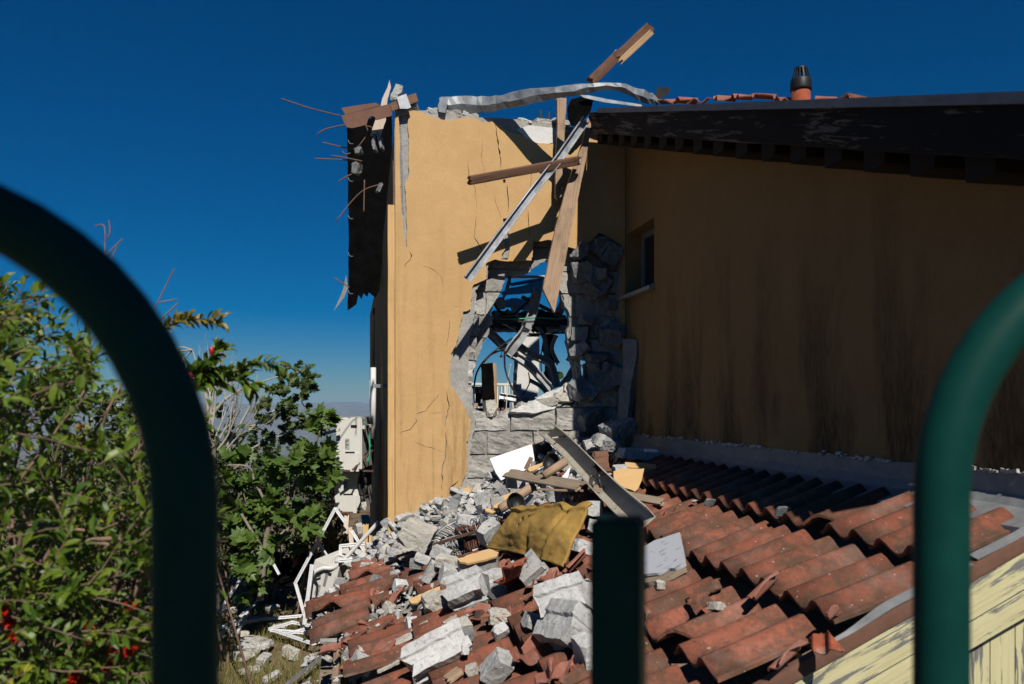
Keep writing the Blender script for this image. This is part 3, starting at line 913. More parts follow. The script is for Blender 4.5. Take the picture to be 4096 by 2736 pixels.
# ---- the other walls
plate('far_wall', [ragged([(-8.5, 0.0), (-0.222, 0.0), (-0.222, top_core[0][1] - 0.02), (-0.5, 4.93), (-0.9, 4.85), (-1.6, 4.7), (-2.6, 4.5), (-3.6, 4.3), (-8.5, 4.3)], 0.03, 0.06, 2, keep=lambda a, b: a.y < 2 or b.y < 2)], 0.2, T['stucco_shade'], house, MX(-1.895))
mb = MB(); mb.box((0.202, -4.5, 0), (5.0, -4.3, roof_z(-4.4) - 0.12)); mb.build('eave_wall', T['stucco_shade'], house)
mb = MB(); mb.box((4.8, -4.29, 0), (5.0, 0.25, roof_z(-4.29) - 0.12)); mb.build('end_wall', T['stucco_shade'], house)
mb = MB(); mb.box((-1.79, 0.24, Zc - 1.5), (4.79, 3.6, Zc - 1.3)); mb.build('floor_slab', T['render'], house)
mb = MB(); mb.box((0.21, 0.24, 0), (0.4, 3.0, Zc + 0.1)); mb.build('partition', T['plaster_white'], house)
# ---- roof over the side wall
XV = -0.375
YE, YB = -4.78, -0.18
mb = MB()
mb.hexa([(XV + 0.03, YE, roof_z(YE) - 0.095), (5.2, YE, roof_z(YE) - 0.095), (5.2, YB, roof_z(YB) - 0.095), (XV + 0.03, YB, roof_z(YB) - 0.095)],
        [(XV + 0.03, YE, roof_z(YE) - 0.055), (5.2, YE, roof_z(YE) - 0.055), (5.2, YB, roof_z(YB) - 0.055), (XV + 0.03, YB, roof_z(YB) - 0.055)])
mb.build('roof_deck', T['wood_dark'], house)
timber('verge_beam', (XV, YE, roof_z(YE) - 0.105), (XV, YB - 0.02, roof_z(YB - 0.02) - 0.105), 0.05, 0.165, T['wood_worn'], house, snap1=0.05, seed=4, seg=24)
for i in range(17):
    y = -0.36 - i * 0.27
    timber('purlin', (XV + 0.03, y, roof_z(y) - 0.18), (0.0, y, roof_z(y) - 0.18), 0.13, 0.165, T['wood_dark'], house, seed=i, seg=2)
mb = MB()
y0_, y1_ = YE - 0.03, YB - 0.35
mb.hexa([(XV - 0.045, y0_, roof_z(y0_) - 0.025), (XV - 0.028, y0_, roof_z(y0_) - 0.025), (XV - 0.028, y1_, roof_z(y1_) - 0.025), (XV - 0.045, y1_, roof_z(y1_) - 0.025)],
        [(XV - 0.045, y0_, roof_z(y0_) + 0.012), (XV + 0.10, y0_, roof_z(y0_) + 0.014), (XV + 0.10, y1_, roof_z(y1_) + 0.014), (XV - 0.045, y1_, roof_z(y1_) + 0.012)])
mb.build('drip_edge', T['zinc'], house)
# ---- flashing where the lean-to meets the wall
mb = MB()
n = 28
for k in range(n):
    u0, u1 = 0.25 + 4.2 * k / n, 0.25 + 4.2 * (k + 1) / n
    w0, w1 = [0.006 * noise.noise(V((u * 5, 0, 3))) for u in (u0, u1)]
    pr = [(-0.006, 0.125), (-0.012, 0.05), (-0.045, 0.012), (-0.175, -0.035), (-0.18, -0.065), (-0.165, -0.065)]
    for (xa, za), (xb, zb) in zip(pr, pr[1:]):
        mb.quad((xa, -u0, RZ0 + za + w0), (xb, -u0, RZ0 + zb + w0), (xb, -u1, RZ0 + zb + w1), (xa, -u1, RZ0 + za + w1))
o = mb.build('flashing', T['zinc'], house)
mb = MB()
rnd = random.Random(5)
for k in range(190):      # crumbled sealant along the top of the flashing
    u = 0.3 + 4.1 * k / 190
    if noise.noise(V((u * 4, 3, 0))) < -0.05: continue
    s_ = 0.005 + 0.016 * rnd.random() ** 2
    c = V((-0.012, -u + rnd.uniform(-.015, .015), RZ0 + 0.126 + rnd.uniform(-0.008, 0.010)))
    mb.bar(c - V((0, s_ * rnd.uniform(.8, 2), rnd.uniform(-.006, .006))), c + V((0, s_, rnd.uniform(-.006, .006))), s_ * 0.9, s_ * 0.8)
mb.build('sealant_bead', T['rubble_warm'], house)['kind'] = 'stuff'
# ---- vent pipe with its cage
vp = V((0.63, -1.76, roof_z(-1.76) - 0.06))
mb = MB(); mb.tube([vp, vp + V((0, 0, 0.275))], 0.062, 24); pipe = mb.build('vent_pipe', T['tile_red'], house, True)
mb = MB(); mb.tube([vp + V((0, 0, 0.25)), vp + V((0, 0, 0.262)), vp + V((0, 0, 0.322)), vp + V((0, 0, 0.330))], [0.069, 0.071, 0.068, 0.064], 24)
pc = mb.build('collar', T['black'], pipe, True)
mb = MB()
for k in range(14):
    a = 2 * math.pi * k / 14
    d = V((math.cos(a), math.sin(a), 0))
    mb.bar(vp + d * 0.062 + V((0, 0, 0.325)), vp + d * 0.038 + V((0, 0, 0.405)), 0.009, 0.006, d)
mb.tube([vp + V((0, 0, 0.398)), vp + V((0, 0, 0.408)), vp + V((0, 0, 0.413))], [0.043, 0.042, 0.03], 20)
mb.build('cage', T['black'], pipe)
# ---- corner post, corner bead, pipes on the far wall
post_t, post_b = WY(*z8(745, -1066), -0.02), WY(*z8(738, 1160), -0.02)
pt = WY(1566, 822, -0.05); pbm = WY(1566, 2235, -0.05)
timber('corner_post', (-2.035, -0.05, pbm.z - 0.35), (-2.035, -0.05, pt.z), 0.058, 0.05, T['post_ochre'], house, up=V((0, 1, 0)), seed=8, seg=12)
timber('corner_board', (-2.012, -0.012, 0.6), (-2.012, -0.012, WY(1585, 640, 0).z), 0.016, 0.03, T['wood_brown'], house, up=V((0, 1, 0)), seed=9, seg=14, snap1=0.05)
mb = MB()
za, zb = WY(*z1(715, 1150)).z, WY(*z1(715, 590)).z
zz = zb
while zz > za:            # perforated angle bead bared by the break
    t_ = (zb - zz) / (zb - za)
    xx = WY(*z1(700 + 14 * t_, 600)).x
    if noise.noise(V((zz * 4, 1, 1))) > -0.12 or t_ > 0.65:
        mb.box((xx, -0.0035, zz - 0.006), (xx + 0.034, -0.0025, zz))
        mb.box((xx, -0.0035, zz - 0.020), (xx + 0.006, -0.0025, zz - 0.006))
        mb.box((xx + 0.028, -0.0035, zz - 0.020), (xx + 0.034, -0.0025, zz - 0.006))
    zz -= 0.020
mb.build('corner_bead', T['galv'], house)
def side(px, py, off=0.0): return WX(px, py, -1.995 - off)
mb = MB()
a_, b_ = W(1493, 1470, 9.6), W(1493, 1755, 9.6)
mb.tube([a_, b_], 0.034, 12); mb.build('drain_pipe', T['white_plastic'], house, True)
mb = MB(); mb.tube([W(1499, 1232, 9.6), W(1495, 1238, 9.6), W(1494, 1470, 9.6)], 0.012, 8); mb.build('conduit', T['black'], house, True)
mb = MB(); c = W(1530, 1545, 8.2); mb.box(c - V((0.1, 0.06, 0.015)), c + V((0.08, 0.06, 0.02))); mb.build('wall_bracket', T['zinc'], house)

# ================================================================== the lean-to
shed = thing('lean_to_shed', 'tiled lean-to with cream boards under its slipped tile roof', 'shed', (-1.4, -2.2, 0))
EAVE_S = 2.62
UR = 4.40
for k in range(17):       # deck boards lie across the slope
    s0 = 0.05 + k * 0.148
    timber('deck_board', RP(s0 + 0.07, 0.02, -0.075), RP(s0 + 0.07, UR - 0.03, -0.075), 0.14, 0.02, T['wood_grey'], shed, up=RN, seed=k + 40, seg=6, warp=0.003)
for i in range(7):
    timber('tile_batten', RP(0.15 + i * 0.425, 0.03, -0.045), RP(0.15 + i * 0.425, UR - 0.04, -0.045), 0.04, 0.035, T['wood_old'], shed, up=RN, seed=i + 70, seg=6)
# verge: rusty edge strip, bent grey flashing, two cream boards, planked gable
def rake(name, u, t, h0, h1, mat, seed=0, s0=0.0, s1=EAVE_S + 0.1):
    return timber(name, RP(s0, u, (h0 + h1) / 2), RP(s1, u, (h0 + h1) / 2), t, h1 - h0, mat, shed, up=RN, seed=seed, seg=20, warp=0.002)
rake('verge_strip', UR + 0.055, 0.035, 0.005, 0.052, T['rust'], 2)
rake('barge_board', UR + 0.05, 0.024, -0.115, 0.003, T['board_cream'], 3)
rake('barge_board', UR + 0.036, 0.024, -0.21, -0.117, T['board_cream'], 5)
for (a, b, sd) in ((0.02, 0.42, 1), (0.44, 0.98, 2)):
    mb = MB()
    m_ = 12
    for k in range(m_):
        s0, s1 = a + (b - a) * k / m_, a + (b - a) * (k + 1) / m_
        q = lambda s: 0.01 * noise.noise(V((s * 6, sd, 0)))
        wd = lambda s: 0.034 * min(1.0, (b - s) / 0.22 + 0.12) if sd == 2 else 0.034
        mb.quad(RP(s0, UR + 0.07, 0.055 + q(s0)), RP(s0, UR + 0.07 - wd(s0), 0.065 + q(s0)), RP(s1, UR + 0.07 - wd(s1), 0.065 + q(s1)), RP(s1, UR + 0.07, 0.055 + q(s1)))
    o = mb.build('edge_flashing', T['zinc'], shed)
    md = o.modifiers.new('t', 'SOLIDIFY'); md.thickness = 0.003
for k in range(25):
    x0 = -0.004 - k * 0.097
    x1 = x0 - 0.0935
    top = lambda x: RZ0 + RSL * x - 0.2
    mb = MB()
    y = -(UR - 0.005)
    g = 0.008
    mb.hexa([(x1, y - 0.0, 0.15), (x0, y - 0.0, 0.15), (x0, y + 0.02, 0.15), (x1, y + 0.02, 0.15)], [(x1, y, top(x1)), (x0, y, top(x0)), (x0, y + 0.02, top(x0)), (x1, y + 0.02, top(x1))])
    M = Matrix(((0, 0, 1), (1, 0, 0), (0, 1, 0))).transposed().to_4x4()
    M.translation = V(((x0 + x1) / 2, y, 1.0))
    mb.build('wall_plank', T['board_cream'], shed, M=M)
mb = MB(); mb.box((-2.55, -4.36, 0.0), (-2.47, -0.03, RZ0 - RSL * 2.55 - 0.14)); mb.build('eave_wall', T['wood_grey'], shed)
timber('fascia_board', RP(EAVE_S - 0.02, 0.03, -0.12), RP(EAVE_S - 0.02, UR, -0.12), 0.025, 0.12, T['wood_grey'], shed, up=RN, seed=4)

# tiles: two rolls each, laid in courses that have slipped down the slope
TW, TL, TH, TT = 0.326, 0.388, 0.048, 0.013
def tile_h(y):
    s = (y / (TW / 2)) % 1.0
    return TH * (0.5 - 0.5 * math.cos(2 * math.pi * s)) ** 1.25
def tile_bm(L=TL, w=TW, ny=16, nx=3, seed=0):
    bm = bmesh.new()
    top, bot = [], []
    for i in range(nx + 1):
        x = L * i / nx
        a, b = [], []
        for j in range(ny + 1):
            y = (w + 0.012) * j / ny
            h = tile_h(y) + noise.noise(V((x * 6 + seed * 5, y * 6, 1))) * 0.003
            ex = noise.noise(V((y * 25, seed, i))) * 0.004 if i in (0, nx) else 0
            a.append(bm.verts.new((x + ex, y - w / 2, h + TT)))
            b.append(bm.verts.new((x + ex, y - w / 2, h)))
        top.append(a); bot.append(b)
    for i in range(nx):
        for j in range(ny):
            bm.faces.new((top[i][j], top[i + 1][j], top[i + 1][j + 1], top[i][j + 1]))
            bm.faces.new((bot[i][j + 1], bot[i + 1][j + 1], bot[i + 1][j], bot[i][j]))
        bm.faces.new((top[i][0], bot[i][0], bot[i + 1][0], top[i + 1][0]))
        bm.faces.new((top[i][ny], top[i + 1][ny], bot[i + 1][ny], bot[i][ny]))
    for j in range(ny):
        bm.faces.new((top[0][j], top[0][j + 1], bot[0][j + 1], bot[0][j]))
        bm.faces.new((top[nx][j], bot[nx][j], bot[nx][j + 1], top[nx][j + 1]))
    return bm
def smooth_tops(me):
    me.polygons.foreach_set('use_smooth', [abs(p.normal.z) > 0.35 for p in me.polygons])
def cut_bm(bm, planes, seed=0):
    for (co, no) in planes:
        bmesh.ops.bisect_plane(bm, geom=bm.verts[:] + bm.edges[:] + bm.faces[:], plane_co=co, plane_no=no, clear_outer=True)
        ed = [e for e in bm.edges if e.is_boundary]
        if ed: bmesh.ops.holes_fill(bm, edges=ed, sides=0)
    bmesh.ops.triangulate(bm, faces=[f for f in bm.faces if len(f.verts) > 4])
    return bm
TILES = []
for k in range(5):
    me = bm_to_mesh(tile_bm(seed=k), 'roof_tile'); smooth_tops(me); TILES.append(me)
CORNERS = []
for k in range(6):        # whole tiles with a corner or an end snapped off
    rnd = random.Random(k + 90)
    sx, sy = rnd.choice((-1, 1)), rnd.choice((-1, 1))
    co = V((TL / 2 + sx * TL * rnd.uniform(.12, .4), sy * TW * rnd.uniform(.05, .3), 0))
    no = V((sx * rnd.uniform(.4, 1), sy * rnd.uniform(.3, 1), rnd.uniform(-.3, .3))).normalized()
    me = bm_to_mesh(cut_bm(tile_bm(seed=k + 9, nx=4), [(co, no)]), 'roof_tile'); smooth_tops(me); CORNERS.append(me)
SHARDS = []
for k in range(14):       # loose broken pieces
    rnd = random.Random(k + 400)
    pl = []
    n = 4
    for q in range(n):
        a = q * 6.28 / n + rnd.uniform(-.5, .5)
        d = V((math.cos(a), math.sin(a), rnd.uniform(-.2, .2)))
        r = rnd.uniform(0.07, 0.14) if q % 2 == 0 else rnd.uniform(0.055, 0.12)
        pl.append((V((TL / 2, 0, 0)) + d * r, d.normalized()))
    bm = cut_bm(tile_bm(seed=k + 30, nx=5), pl)
    bmesh.ops.translate(bm, verts=bm.verts, vec=(-TL / 2, 0, -TH / 2))
    me = bm_to_mesh(bm, 'tile_shard'); SHARDS.append(me)
RM = Matrix((RS, RU, RN)).transposed().to_4x4()
def lay(me, s, u, h, tilt=0.0, yaw=0.0, roll=0.0):
    M = Matrix.Translation(RP(s, u, h)) @ RM @ Matrix.Rotation(yaw, 4, 'Z') @ Matrix.Rotation(-tilt, 4, 'Y') @ Matrix.Rotation(roll, 4, 'X')
    return mesh_obj('roof_tile', me, None, shed, M)
for me in TILES + CORNERS: me.materials.append(T['tile'])
rnd = random.Random(77)
NU = 13
for i in range(7):
    for j in range(NU):
        u = 0.105 + TW * (j + 0.5) + (0.03 if i % 2 else 0.0)
        s = 0.105 + 0.4255 * i
        if i == 6:
            if u < 0.45 or u > 1.95: continue
            s -= 0.17
        q = noise.noise(V((i * 1.7, (j // 2) * 1.3, 5)))
        slip = 0.018 * q + rnd.uniform(-0.004, 0.004)
        wild = sstep(2.6, 1.5, u) if i > 0 else 0.0
        wild = max(wild, 0.75 * sstep(1.55, 2.3, s) * sstep(3.6, 2.6, u))
        if i > 0: wild = max(wild, 0.16)
        if s > 1.5 and u > 3.4: wild = max(wild, 0.4)
        if rnd.random() < 0.16 * wild: continue
        me = rnd.choice(TILES)
        if rnd.random() < 0.05 + 0.38 * wild: me = rnd.choice(CORNERS)
        if i == 0 and j == NU - 3: me = CORNERS[2]
        lay(me, s + slip + wild * rnd.uniform(-.09, .07), u + wild * rnd.uniform(-.03, .03), 0.004 + (0.045 if i == 6 else 0) + wild * abs(rnd.gauss(0, .028)),
            0.105 + rnd.uniform(-.012, .012) + wild * rnd.uniform(-.06, .13), wild * rnd.gauss(0, .10) + 0.012 * q, wild * rnd.gauss(0, .11))
# tiles on the upper roof, just showing over its edge
UT = Matrix((V((0, -1, -0.353)).normalized(), V((1, 0, 0)), V((0, -0.353, 1)).normalized())).transposed().to_4x4()
rnd = random.Random(12)
for i in range(10):
    for j in range(4):
        y = -0.55 - i * 0.40
        x = 0.02 + j * TW
        if i < 1 and j < 2: continue
        M = Matrix.Translation(V((x + 0.05, y, roof_z(y) - 0.068 + rnd.uniform(0, 0.006)))) @ UT @ Matrix.Rotation(-0.03, 4, 'Y')
        mesh_obj('roof_tile', rnd.choice(TILES), None, house, M)

# ================================================================== timbers, metal and debris round the hole
def slab(name, loop, origin, normal, xdir, t, mat, parent=None, rag=0.0, seed=0, step=0.02, label=None, cat=None, group=None):
    """flat piece cut to an outline seen in the photograph, lying in the plane (origin, normal)"""
    origin, n = V(origin), V(normal).normalized()
    x = V(xdir); x = (x - n * x.dot(n)).normalized()
    y = n.cross(x)
    M = Matrix((x, y, n)).transposed().to_4x4()
    pts = []
    for px, py in loop:
        d = ray(px, py); p = CAM + d * ((origin - CAM).dot(n) / d.dot(n)); pts.append(p)
    c = sum(pts, V()) / len(pts)
    M.translation = c - n * t / 2
    inv = M.inverted()
    lp = [((inv @ p).x, (inv @ p).y) for p in pts]
    if rag: lp = ragged(lp, rag, step, seed)
    o = mesh_obj(name, plate_mesh([lp], t), mat, parent, M)
    if label: tag(o, label, cat, group)
    return o
def piece(name, label, cat, o, group=None): return tag(o, label, cat, group)
NF = V((0, -1, 0))
# fallen timbers
tag(timber('fallen_timber', WY(1872, 722, -0.54), WY(2325, 640, -0.42), 0.062, 0.066, T['wood_brown'], snap0=0.03, snap1=0.06, seed=21, up=V((0, -0.4, 1))),
    'dark brown timber wedged almost level across the cracked wall', 'timber', 'timbers hanging from the broken roof')
o = slab('split_plank', [(2352,470),(2366,500),(2345,632),(2289,900),(2262,1040),(2240,1149),(2218,1249),(2196,1205),(2172,1155),(2222,915),(2270,740),(2331,569)], WY(2260, 900, -0.36), (0.05, -1, 0.06), V((-0.17, 0, -1)), 0.034, T['wood_old'], None, 0.004, 3,
    label='long pale plank with a pointed end hanging over the hole', cat='plank', group='timbers hanging from the broken roof')
o = slab('short_plank', [z1(1608,483),(2266,392),z1(1652,700),z1(1640,880),z1(1634,1045),z1(1612,1068),z1(1600,1050),z1(1604,800),z1(1612,640)], WY(2240, 600, -0.16), NF, V((0, 0, 1)), 0.04, T['wood_old'], None, 0.004, 5,
    label='short upright plank standing behind the steel strut', cat='plank', group='timbers hanging from the broken roof')
pts = [WY(2340, 480, -0.42), WY(2230, 640, -0.45), WY(2120, 780, -0.48), WY(2000, 940, -0.52), WY(1868, 1118, -0.55)]
o = section('steel_strut', pts, [(-0.028, 0.028), (-0.034, 0.028), (-0.034, -0.004), (0.034, -0.004), (0.034, 0.028), (0.028, 0.028)], T['galv_bright'], None, up=V((0.55, -1, 0.5)), thick=0.002, crease=0.05)
tag(o, 'long galvanised steel strut hanging slantwise from the roof corner', 'strut')
# splintered beam standing up against the sky
b = thing('splintered_beam', 'snapped roof beam sticking up into the blue sky', 'beam', WY(*z1(1850, 400), 0.05), 'timbers hanging from the broken roof')
timber('beam_end', WY(*z1(1935, 270), 0.08), WY(*z1(2138, 82), 0.02), 0.085, 0.105, T['wood_brown'], b, up=V((0.5, -1, 0.3)), snap0=0.12, snap1=0.05, seed=31, seg=10)
timber('split_face', WY(*z1(1955, 290), 0.03), WY(*z1(2148, 110), -0.03), 0.05, 0.055, T['wood_raw'], b, up=V((0.5, -1, 0.3)), snap0=0.16, snap1=0.03, seed=32, seg=10)
timber('lower_stump', WY(*z1(1795, 400), 0.10), WY(*z1(1960, 235), 0.08), 0.085, 0.10, T['wood_brown'], b, up=V((0.5, -1, 0.3)), snap0=0.03, snap1=0.10, seed=33, seg=10)
for k in range(5):
    a = WY(*z1(1930 + 8 * k, 235 + 6 * k), 0.05)
    timber('splinter', a, a + V((0.03 + 0.02 * k, 0.0, 0.05)), 0.012, 0.008, T['wood_raw'], b, snap1=0.05, seed=k, seg=2)
# crumpled galvanised sheet over the wall head
def strip_mesh(pairs, y, depth, mat, name, parent=None):
    mb = MB()
    rows = []
    for i, (x, t, bt) in enumerate(pairs):
        yy = y(i) if callable(y) else y
        mid = (t + bt) / 2
        rows.append([WY(*z1(x, t), yy + depth), WY(*z1(x, t), yy), WY(*z1(x, mid), yy + 0.012 * noise.noise(V((i * 1.3, 0, 0))) - 0.01), WY(*z1(x, bt), yy + 0.02), WY(*z1(x, bt), yy + depth * 0.5)])
    n = len(rows[0])
    dense = []
    for q in range(n): dense.append(smooth_line([r[q] for r in rows], 3))
    m = len(dense[0])
    for i in range(m):
        for q in range(n):
            mb.v.append(dense[q][i] + noise.noise_vector(V((i * 0.45, q * 0.8, 2))) * 0.012 + noise.noise_vector(V((i * 1.3, q * 2.1, 7))) * 0.008)
    for i in range(m - 1):
        for q in range(n - 1):
            a = i * n + q; mb.f.append((a, a + n, a + n + 1, a + 1))
    o = mb.build(name, mat, parent)
    md = o.modifiers.new('t', 'SOLIDIFY'); md.thickness = 0.002
    return o
g = thing('crumpled_gutter', 'crumpled galvanised sheet gutter lying over the top of the wall', 'gutter', WY(*z1(1300, 560), 0.0))
strip_mesh([(940,488,568),(985,481,570),(1060,478,572),(1150,479,568),(1240,480,566),(1300,470,548),(1450,440,520),(1600,428,490),(1750,408,468),(1850,398,440),(1950,398,440),(2020,415,468),(2100,445,508),(2150,465,524),(2185,492,528)], lambda i: [0.02,0.0,-0.02,-0.02,-0.10,-0.16,-0.34,-0.50,-0.62,-0.66,-0.66,-0.62,-0.58,-0.52,-0.48][i], 0.09, T['galv'], 'sheet', g)
slab('end_cap', [z1(928,530),z1(948,482),z1(988,488),z1(972,572),z1(934,566)], WY(*z1(950,520), -0.035), (-0.4, -1, 0.1), V((0, 0, 1)), 0.003, T['galv'], g)
o = slab('felt_scrap', [z1(*q) for q in [(1690,495),(1740,480),(1815,500),(1800,560),(1760,610),(1720,650),(1690,640),(1670,600),(1668,540)]], WY(*z1(1740,560), -0.2), (-0.2, -1, 0.1), V((0, 0, 1)), 0.012, T['bitumen'], None, 0.006, 4,
    label='black rounded scrap of roofing felt under the roof corner', cat='roofing felt')
o = slab('metal_trim', [z1(*q) for q in [(1738,470),(1790,472),(1900,495),(2090,525),(2095,538),(1880,512),(1760,485)]], WY(*z1(1900,500), -0.25), (0.0, -1, 0.5), V((1, 0, 0)), 0.004, T['galv'], None, 0.002, 4,
    label='thin folded metal trim lying along the dark roof edge', cat='metal trim')
o = slab('broken_bracket', [z1(*q) for q in [(2190,420),(2258,432),(2235,475),(2210,480),(2200,520),(2135,522),(2165,465)]], WY(*z1(2200,470), -0.3), (0.2, -1, 0.2), V((1, 0, 0)), 0.006, T['black'], None, 0.002, 6,
    label='small black bracket standing on the roof corner', cat='bracket')
# snapped blocks and mortar left in the shaded right edge of the hole
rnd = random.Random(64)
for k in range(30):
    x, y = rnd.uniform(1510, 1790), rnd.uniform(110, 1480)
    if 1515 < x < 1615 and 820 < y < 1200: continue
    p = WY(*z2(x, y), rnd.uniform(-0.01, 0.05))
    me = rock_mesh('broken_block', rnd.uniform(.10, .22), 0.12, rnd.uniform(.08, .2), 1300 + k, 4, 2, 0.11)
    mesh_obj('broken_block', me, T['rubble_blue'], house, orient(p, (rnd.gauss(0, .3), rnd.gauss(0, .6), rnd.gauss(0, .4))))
# loose tiles on the edge of the upper roof
for k, (x, y, wd, yaw, roll) in enumerate([(2670,405,.3,.3,.1),(2745,402,.3,1.2,-.1),(2810,400,.36,-.5,.15),(2900,392,.42,1.45,.05),(2985,388,.4,1.6,.08),(3050,384,.36,1.3,.1),(3140,398,.3,.2,0.1),(3290,396,.3,.9,.1)]):
    p = W(x, y + 4, 6.0 - 0.0012 * (x - 2670))
    M = Matrix.Translation(p) @ UT @ Matrix.Rotation(yaw, 4, 'Z') @ Matrix.Rotation(roll, 4, 'X') @ Matrix.Scale(0.62, 4)
    me = SHARDS[k % 14].copy(); me.materials.clear()
    o = mesh_obj('loose_tile', me, T['tile_fresh'], None, M)
    tag(o, 'broken clay tile lying loose on the upper roof edge', 'tile', 'loose tiles on the upper roof')
o = slab('lifted_tile', [(3388,370),(3440,380),(3500,395),(3400,394)], W(3440, 388, 4.6), (0.3, -1, 0.2), V((1, 0, 0)), 0.3, T['tile'], None, 0.002, 2, label='single tile kicked up near the right of the upper roof', cat='tile')
# steel plate, strap and stake at the left corner of the wall head
o = thing('bent_steel_channel', 'rusty brown steel channel hanging off the wall corner', 'steel channel', WY(*z1(600, 560), -0.1))
slab('front_plate', [z1(*q) for q in [(378,588),(520,553),(660,519),(668,588),(577,612),(567,594),(548,589),(532,604),(522,640),(440,659),(410,654),(392,625)]], WY(*z1(520,590), 0.32), (-0.12, -1, 0.1), V((1, 0, 0.2)), 0.008, T['rust'], o)
slab('rear_plate', [z1(*q) for q in [(379,543),(480,527),(575,514),(600,530),(400,582)]], WY(*z1(480,550), 0.42), (-0.12, -1, 0.1), V((1, 0, 0.2)), 0.008, T['rust'], o)
slab('tail_plate', [z1(*q) for q in [(655,520),(735,482),(803,458),(817,506),(740,535),(668,562)]], WY(*z1(730,510), -0.05), (0.1, -1, 0.25), V((1, 0, 0.3)), 0.01, T['wood_brown'], o)
st = slab('strap', [z1(*q) for q in [(694,482),(748,463),(776,540),(760,548),(712,548)]], WY(*z1(735,505), -0.075), (0.1, -1, 0.3), V((1, 0, 0.3)), 0.004, T['galv'], o)
o = slab('pale_stake', [z1(*q) for q in [(653,381),(662,425),(641,500),(634,560),(632,615),(600,705),(572,695),(543,702),(566,630),(600,545),(611,490),(640,430)]], WY(*z1(600,560), 0.47), NF, V((0.3, 0, 1)), 0.025, T['wood_pale'], None, 0.004, 3,
    label='pale splintered stake standing up behind the rusty channel', cat='stake')
for k, q in enumerate([(565,720,.05),(580,760,.03),(555,745,.02),(595,725,.02)]):
    pass
hb = [((35,490),(200,545),(380,590)), ((240,695),(290,664),(400,640)), ((270,740),(360,762),(480,788)), ((225,832),(350,838),(480,846)), ((320,815),(400,828),(498,848)),
      ((362,962),(400,940),(450,915)), ((346,1195),(430,1085),(510,1010),(610,978)), ((508,632),(528,670),(515,710),(462,782)), ((384,790),(400,808),(430,802)), ((336,1512),(380,1540),(425,1568)), ((510,955),(508,1050),(506,1138)), ((500,640),(560,660),(570,700))]
for k, pl in enumerate(hb):
    mb = MB(); mb.tube(smooth_line([WY(*z1(*q), 0.45 + 0.05 * (k % 4)) for q in pl], 4), 0.0055, 6)
    mb.build('reinforcing_bar', T['rebar'], house, True)
# hanging black roofing behind the corner
hs = thing('hanging_roof_sheet', 'black torn roofing sheet hanging down beside the house corner', 'roofing sheet', W(1450, 1200, 9.4))
slab('sheet', [(1388,500),(1394,900),(1393,1130),(1390,1240),(1424,1216),(1432,1178),(1446,1196),(1452,1172),(1468,1185),(1474,1168),(1500,1190),(1516,1160),(1532,1000),(1540,800),(1525,470),(1440,480)], W(1450, 850, 9.4), (-0.15, -1, 0), V((0, 0, 1)), 0.03, T['bitumen'], hs, 0.008, 3, 0.05)
slab('back_sheet', [(1462,520),(1470,760),(1485,880),(1512,930),(1535,900),(1556,860),(1566,700),(1568,455),(1500,440)], W(1500, 800, 9.6), (0.1, -1, 0), V((0, 0, 1)), 0.03, T['bitumen'], hs, 0.01, 4, 0.05)
slab('torn_flap', [(1384,1100),(1392,1150),(1378,1188),(1334,1246),(1352,1206),(1372,1158)], W(1365, 1170, 9.3), (-0.4, -1, 0.2), V((0, 0, 1)), 0.004, T['zinc'], hs)
for k in range(5):
    mb = MB(); a, c = W(1392, 560 + 150 * k, 9.33), W(1412, 575 + 150 * k, 9.3)
    mb.tube(smooth_line([a, W(1400, 574 + 150 * k, 9.3), c], 3), 0.004, 5); mb.build('seam', T['zinc'], hs, True)
def rock(px, py, w, h, seed, mat, label=None, cat='rubble', name='concrete_chunk', p=None, dep=None, rot=None, cut=3, sub=2, rough=0.10, group='broken concrete on the rubble heap', Y=None, hh=None):
    p = p or WR(px, py, hh if hh is not None else pile_h_px(px, py) + 0.02)
    Yd = (p - CAM).dot(V((SA, CA, 0)))
    sx, sz = w * Yd / FPX, h * Yd / FPX
    me = rock_mesh(name, sx, dep or (sx + sz) / 2.2, sz, seed, cut, sub, rough)
    rnd = random.Random(seed)
    e = rot or (rnd.uniform(-.25, .25), rnd.uniform(-.4, .4), rnd.uniform(-.5, .3))
    o = mesh_obj(name, me, mat, None, orient(p, e))
    return tag(o, label or 'grey concrete lump in the rubble heap', cat, group)
# lumps at the wall head and in the torn corner
for k, (x, y, w, h, m) in enumerate([(700,455,34,50,'rubble'),(690,490,30,30,'rubble'),(735,560,70,34,'render'),(790,552,40,24,'render'),(905,578,60,26,'rubble'),(960,590,46,24,'rubble'),(1020,583,60,34,'render'),(1080,590,40,22,'rubble'),(1140,600,34,18,'rubble_warm'),(1430,628,60,16,'rubble'),(1520,632,70,22,'rubble_warm'),(1600,640,60,22,'rubble'),(1655,652,40,22,'render')]):
    rock(0, 0, w, h, 500 + k, T[m], '%s masonry lump from the left on the broken wall head' % ['first', 'second', 'third', 'fourth', 'fifth', 'sixth', 'seventh', 'eighth', 'ninth', 'tenth', 'eleventh', 'twelfth', 'thirteenth'][k], 'rubble', 'masonry_lump', p=WY(*z1(x, y), 0.07), dep=0.14, group='masonry lumps on the wall head', rough=0.1)
for k, (x, y, w, h) in enumerate([(468,890,26,46),(572,748,14,62),(602,735,12,70),(595,1000,10,40),(478,788,30,26)]):
    rock(0, 0, w, h, 540 + k, T['rubble_blue'], ['dark lump of concrete low in the bent reinforcing bars', 'ragged dark sliver hanging under the pale stake', 'second ragged sliver right of the one under the stake', 'small dark lump beside the long curved bar', 'dark lump where several bars meet'][k], 'rubble', 'masonry_lump', p=WY(*z1(x, y), 0.5), dep=0.1, group='lumps caught in the bars', rough=0.14)
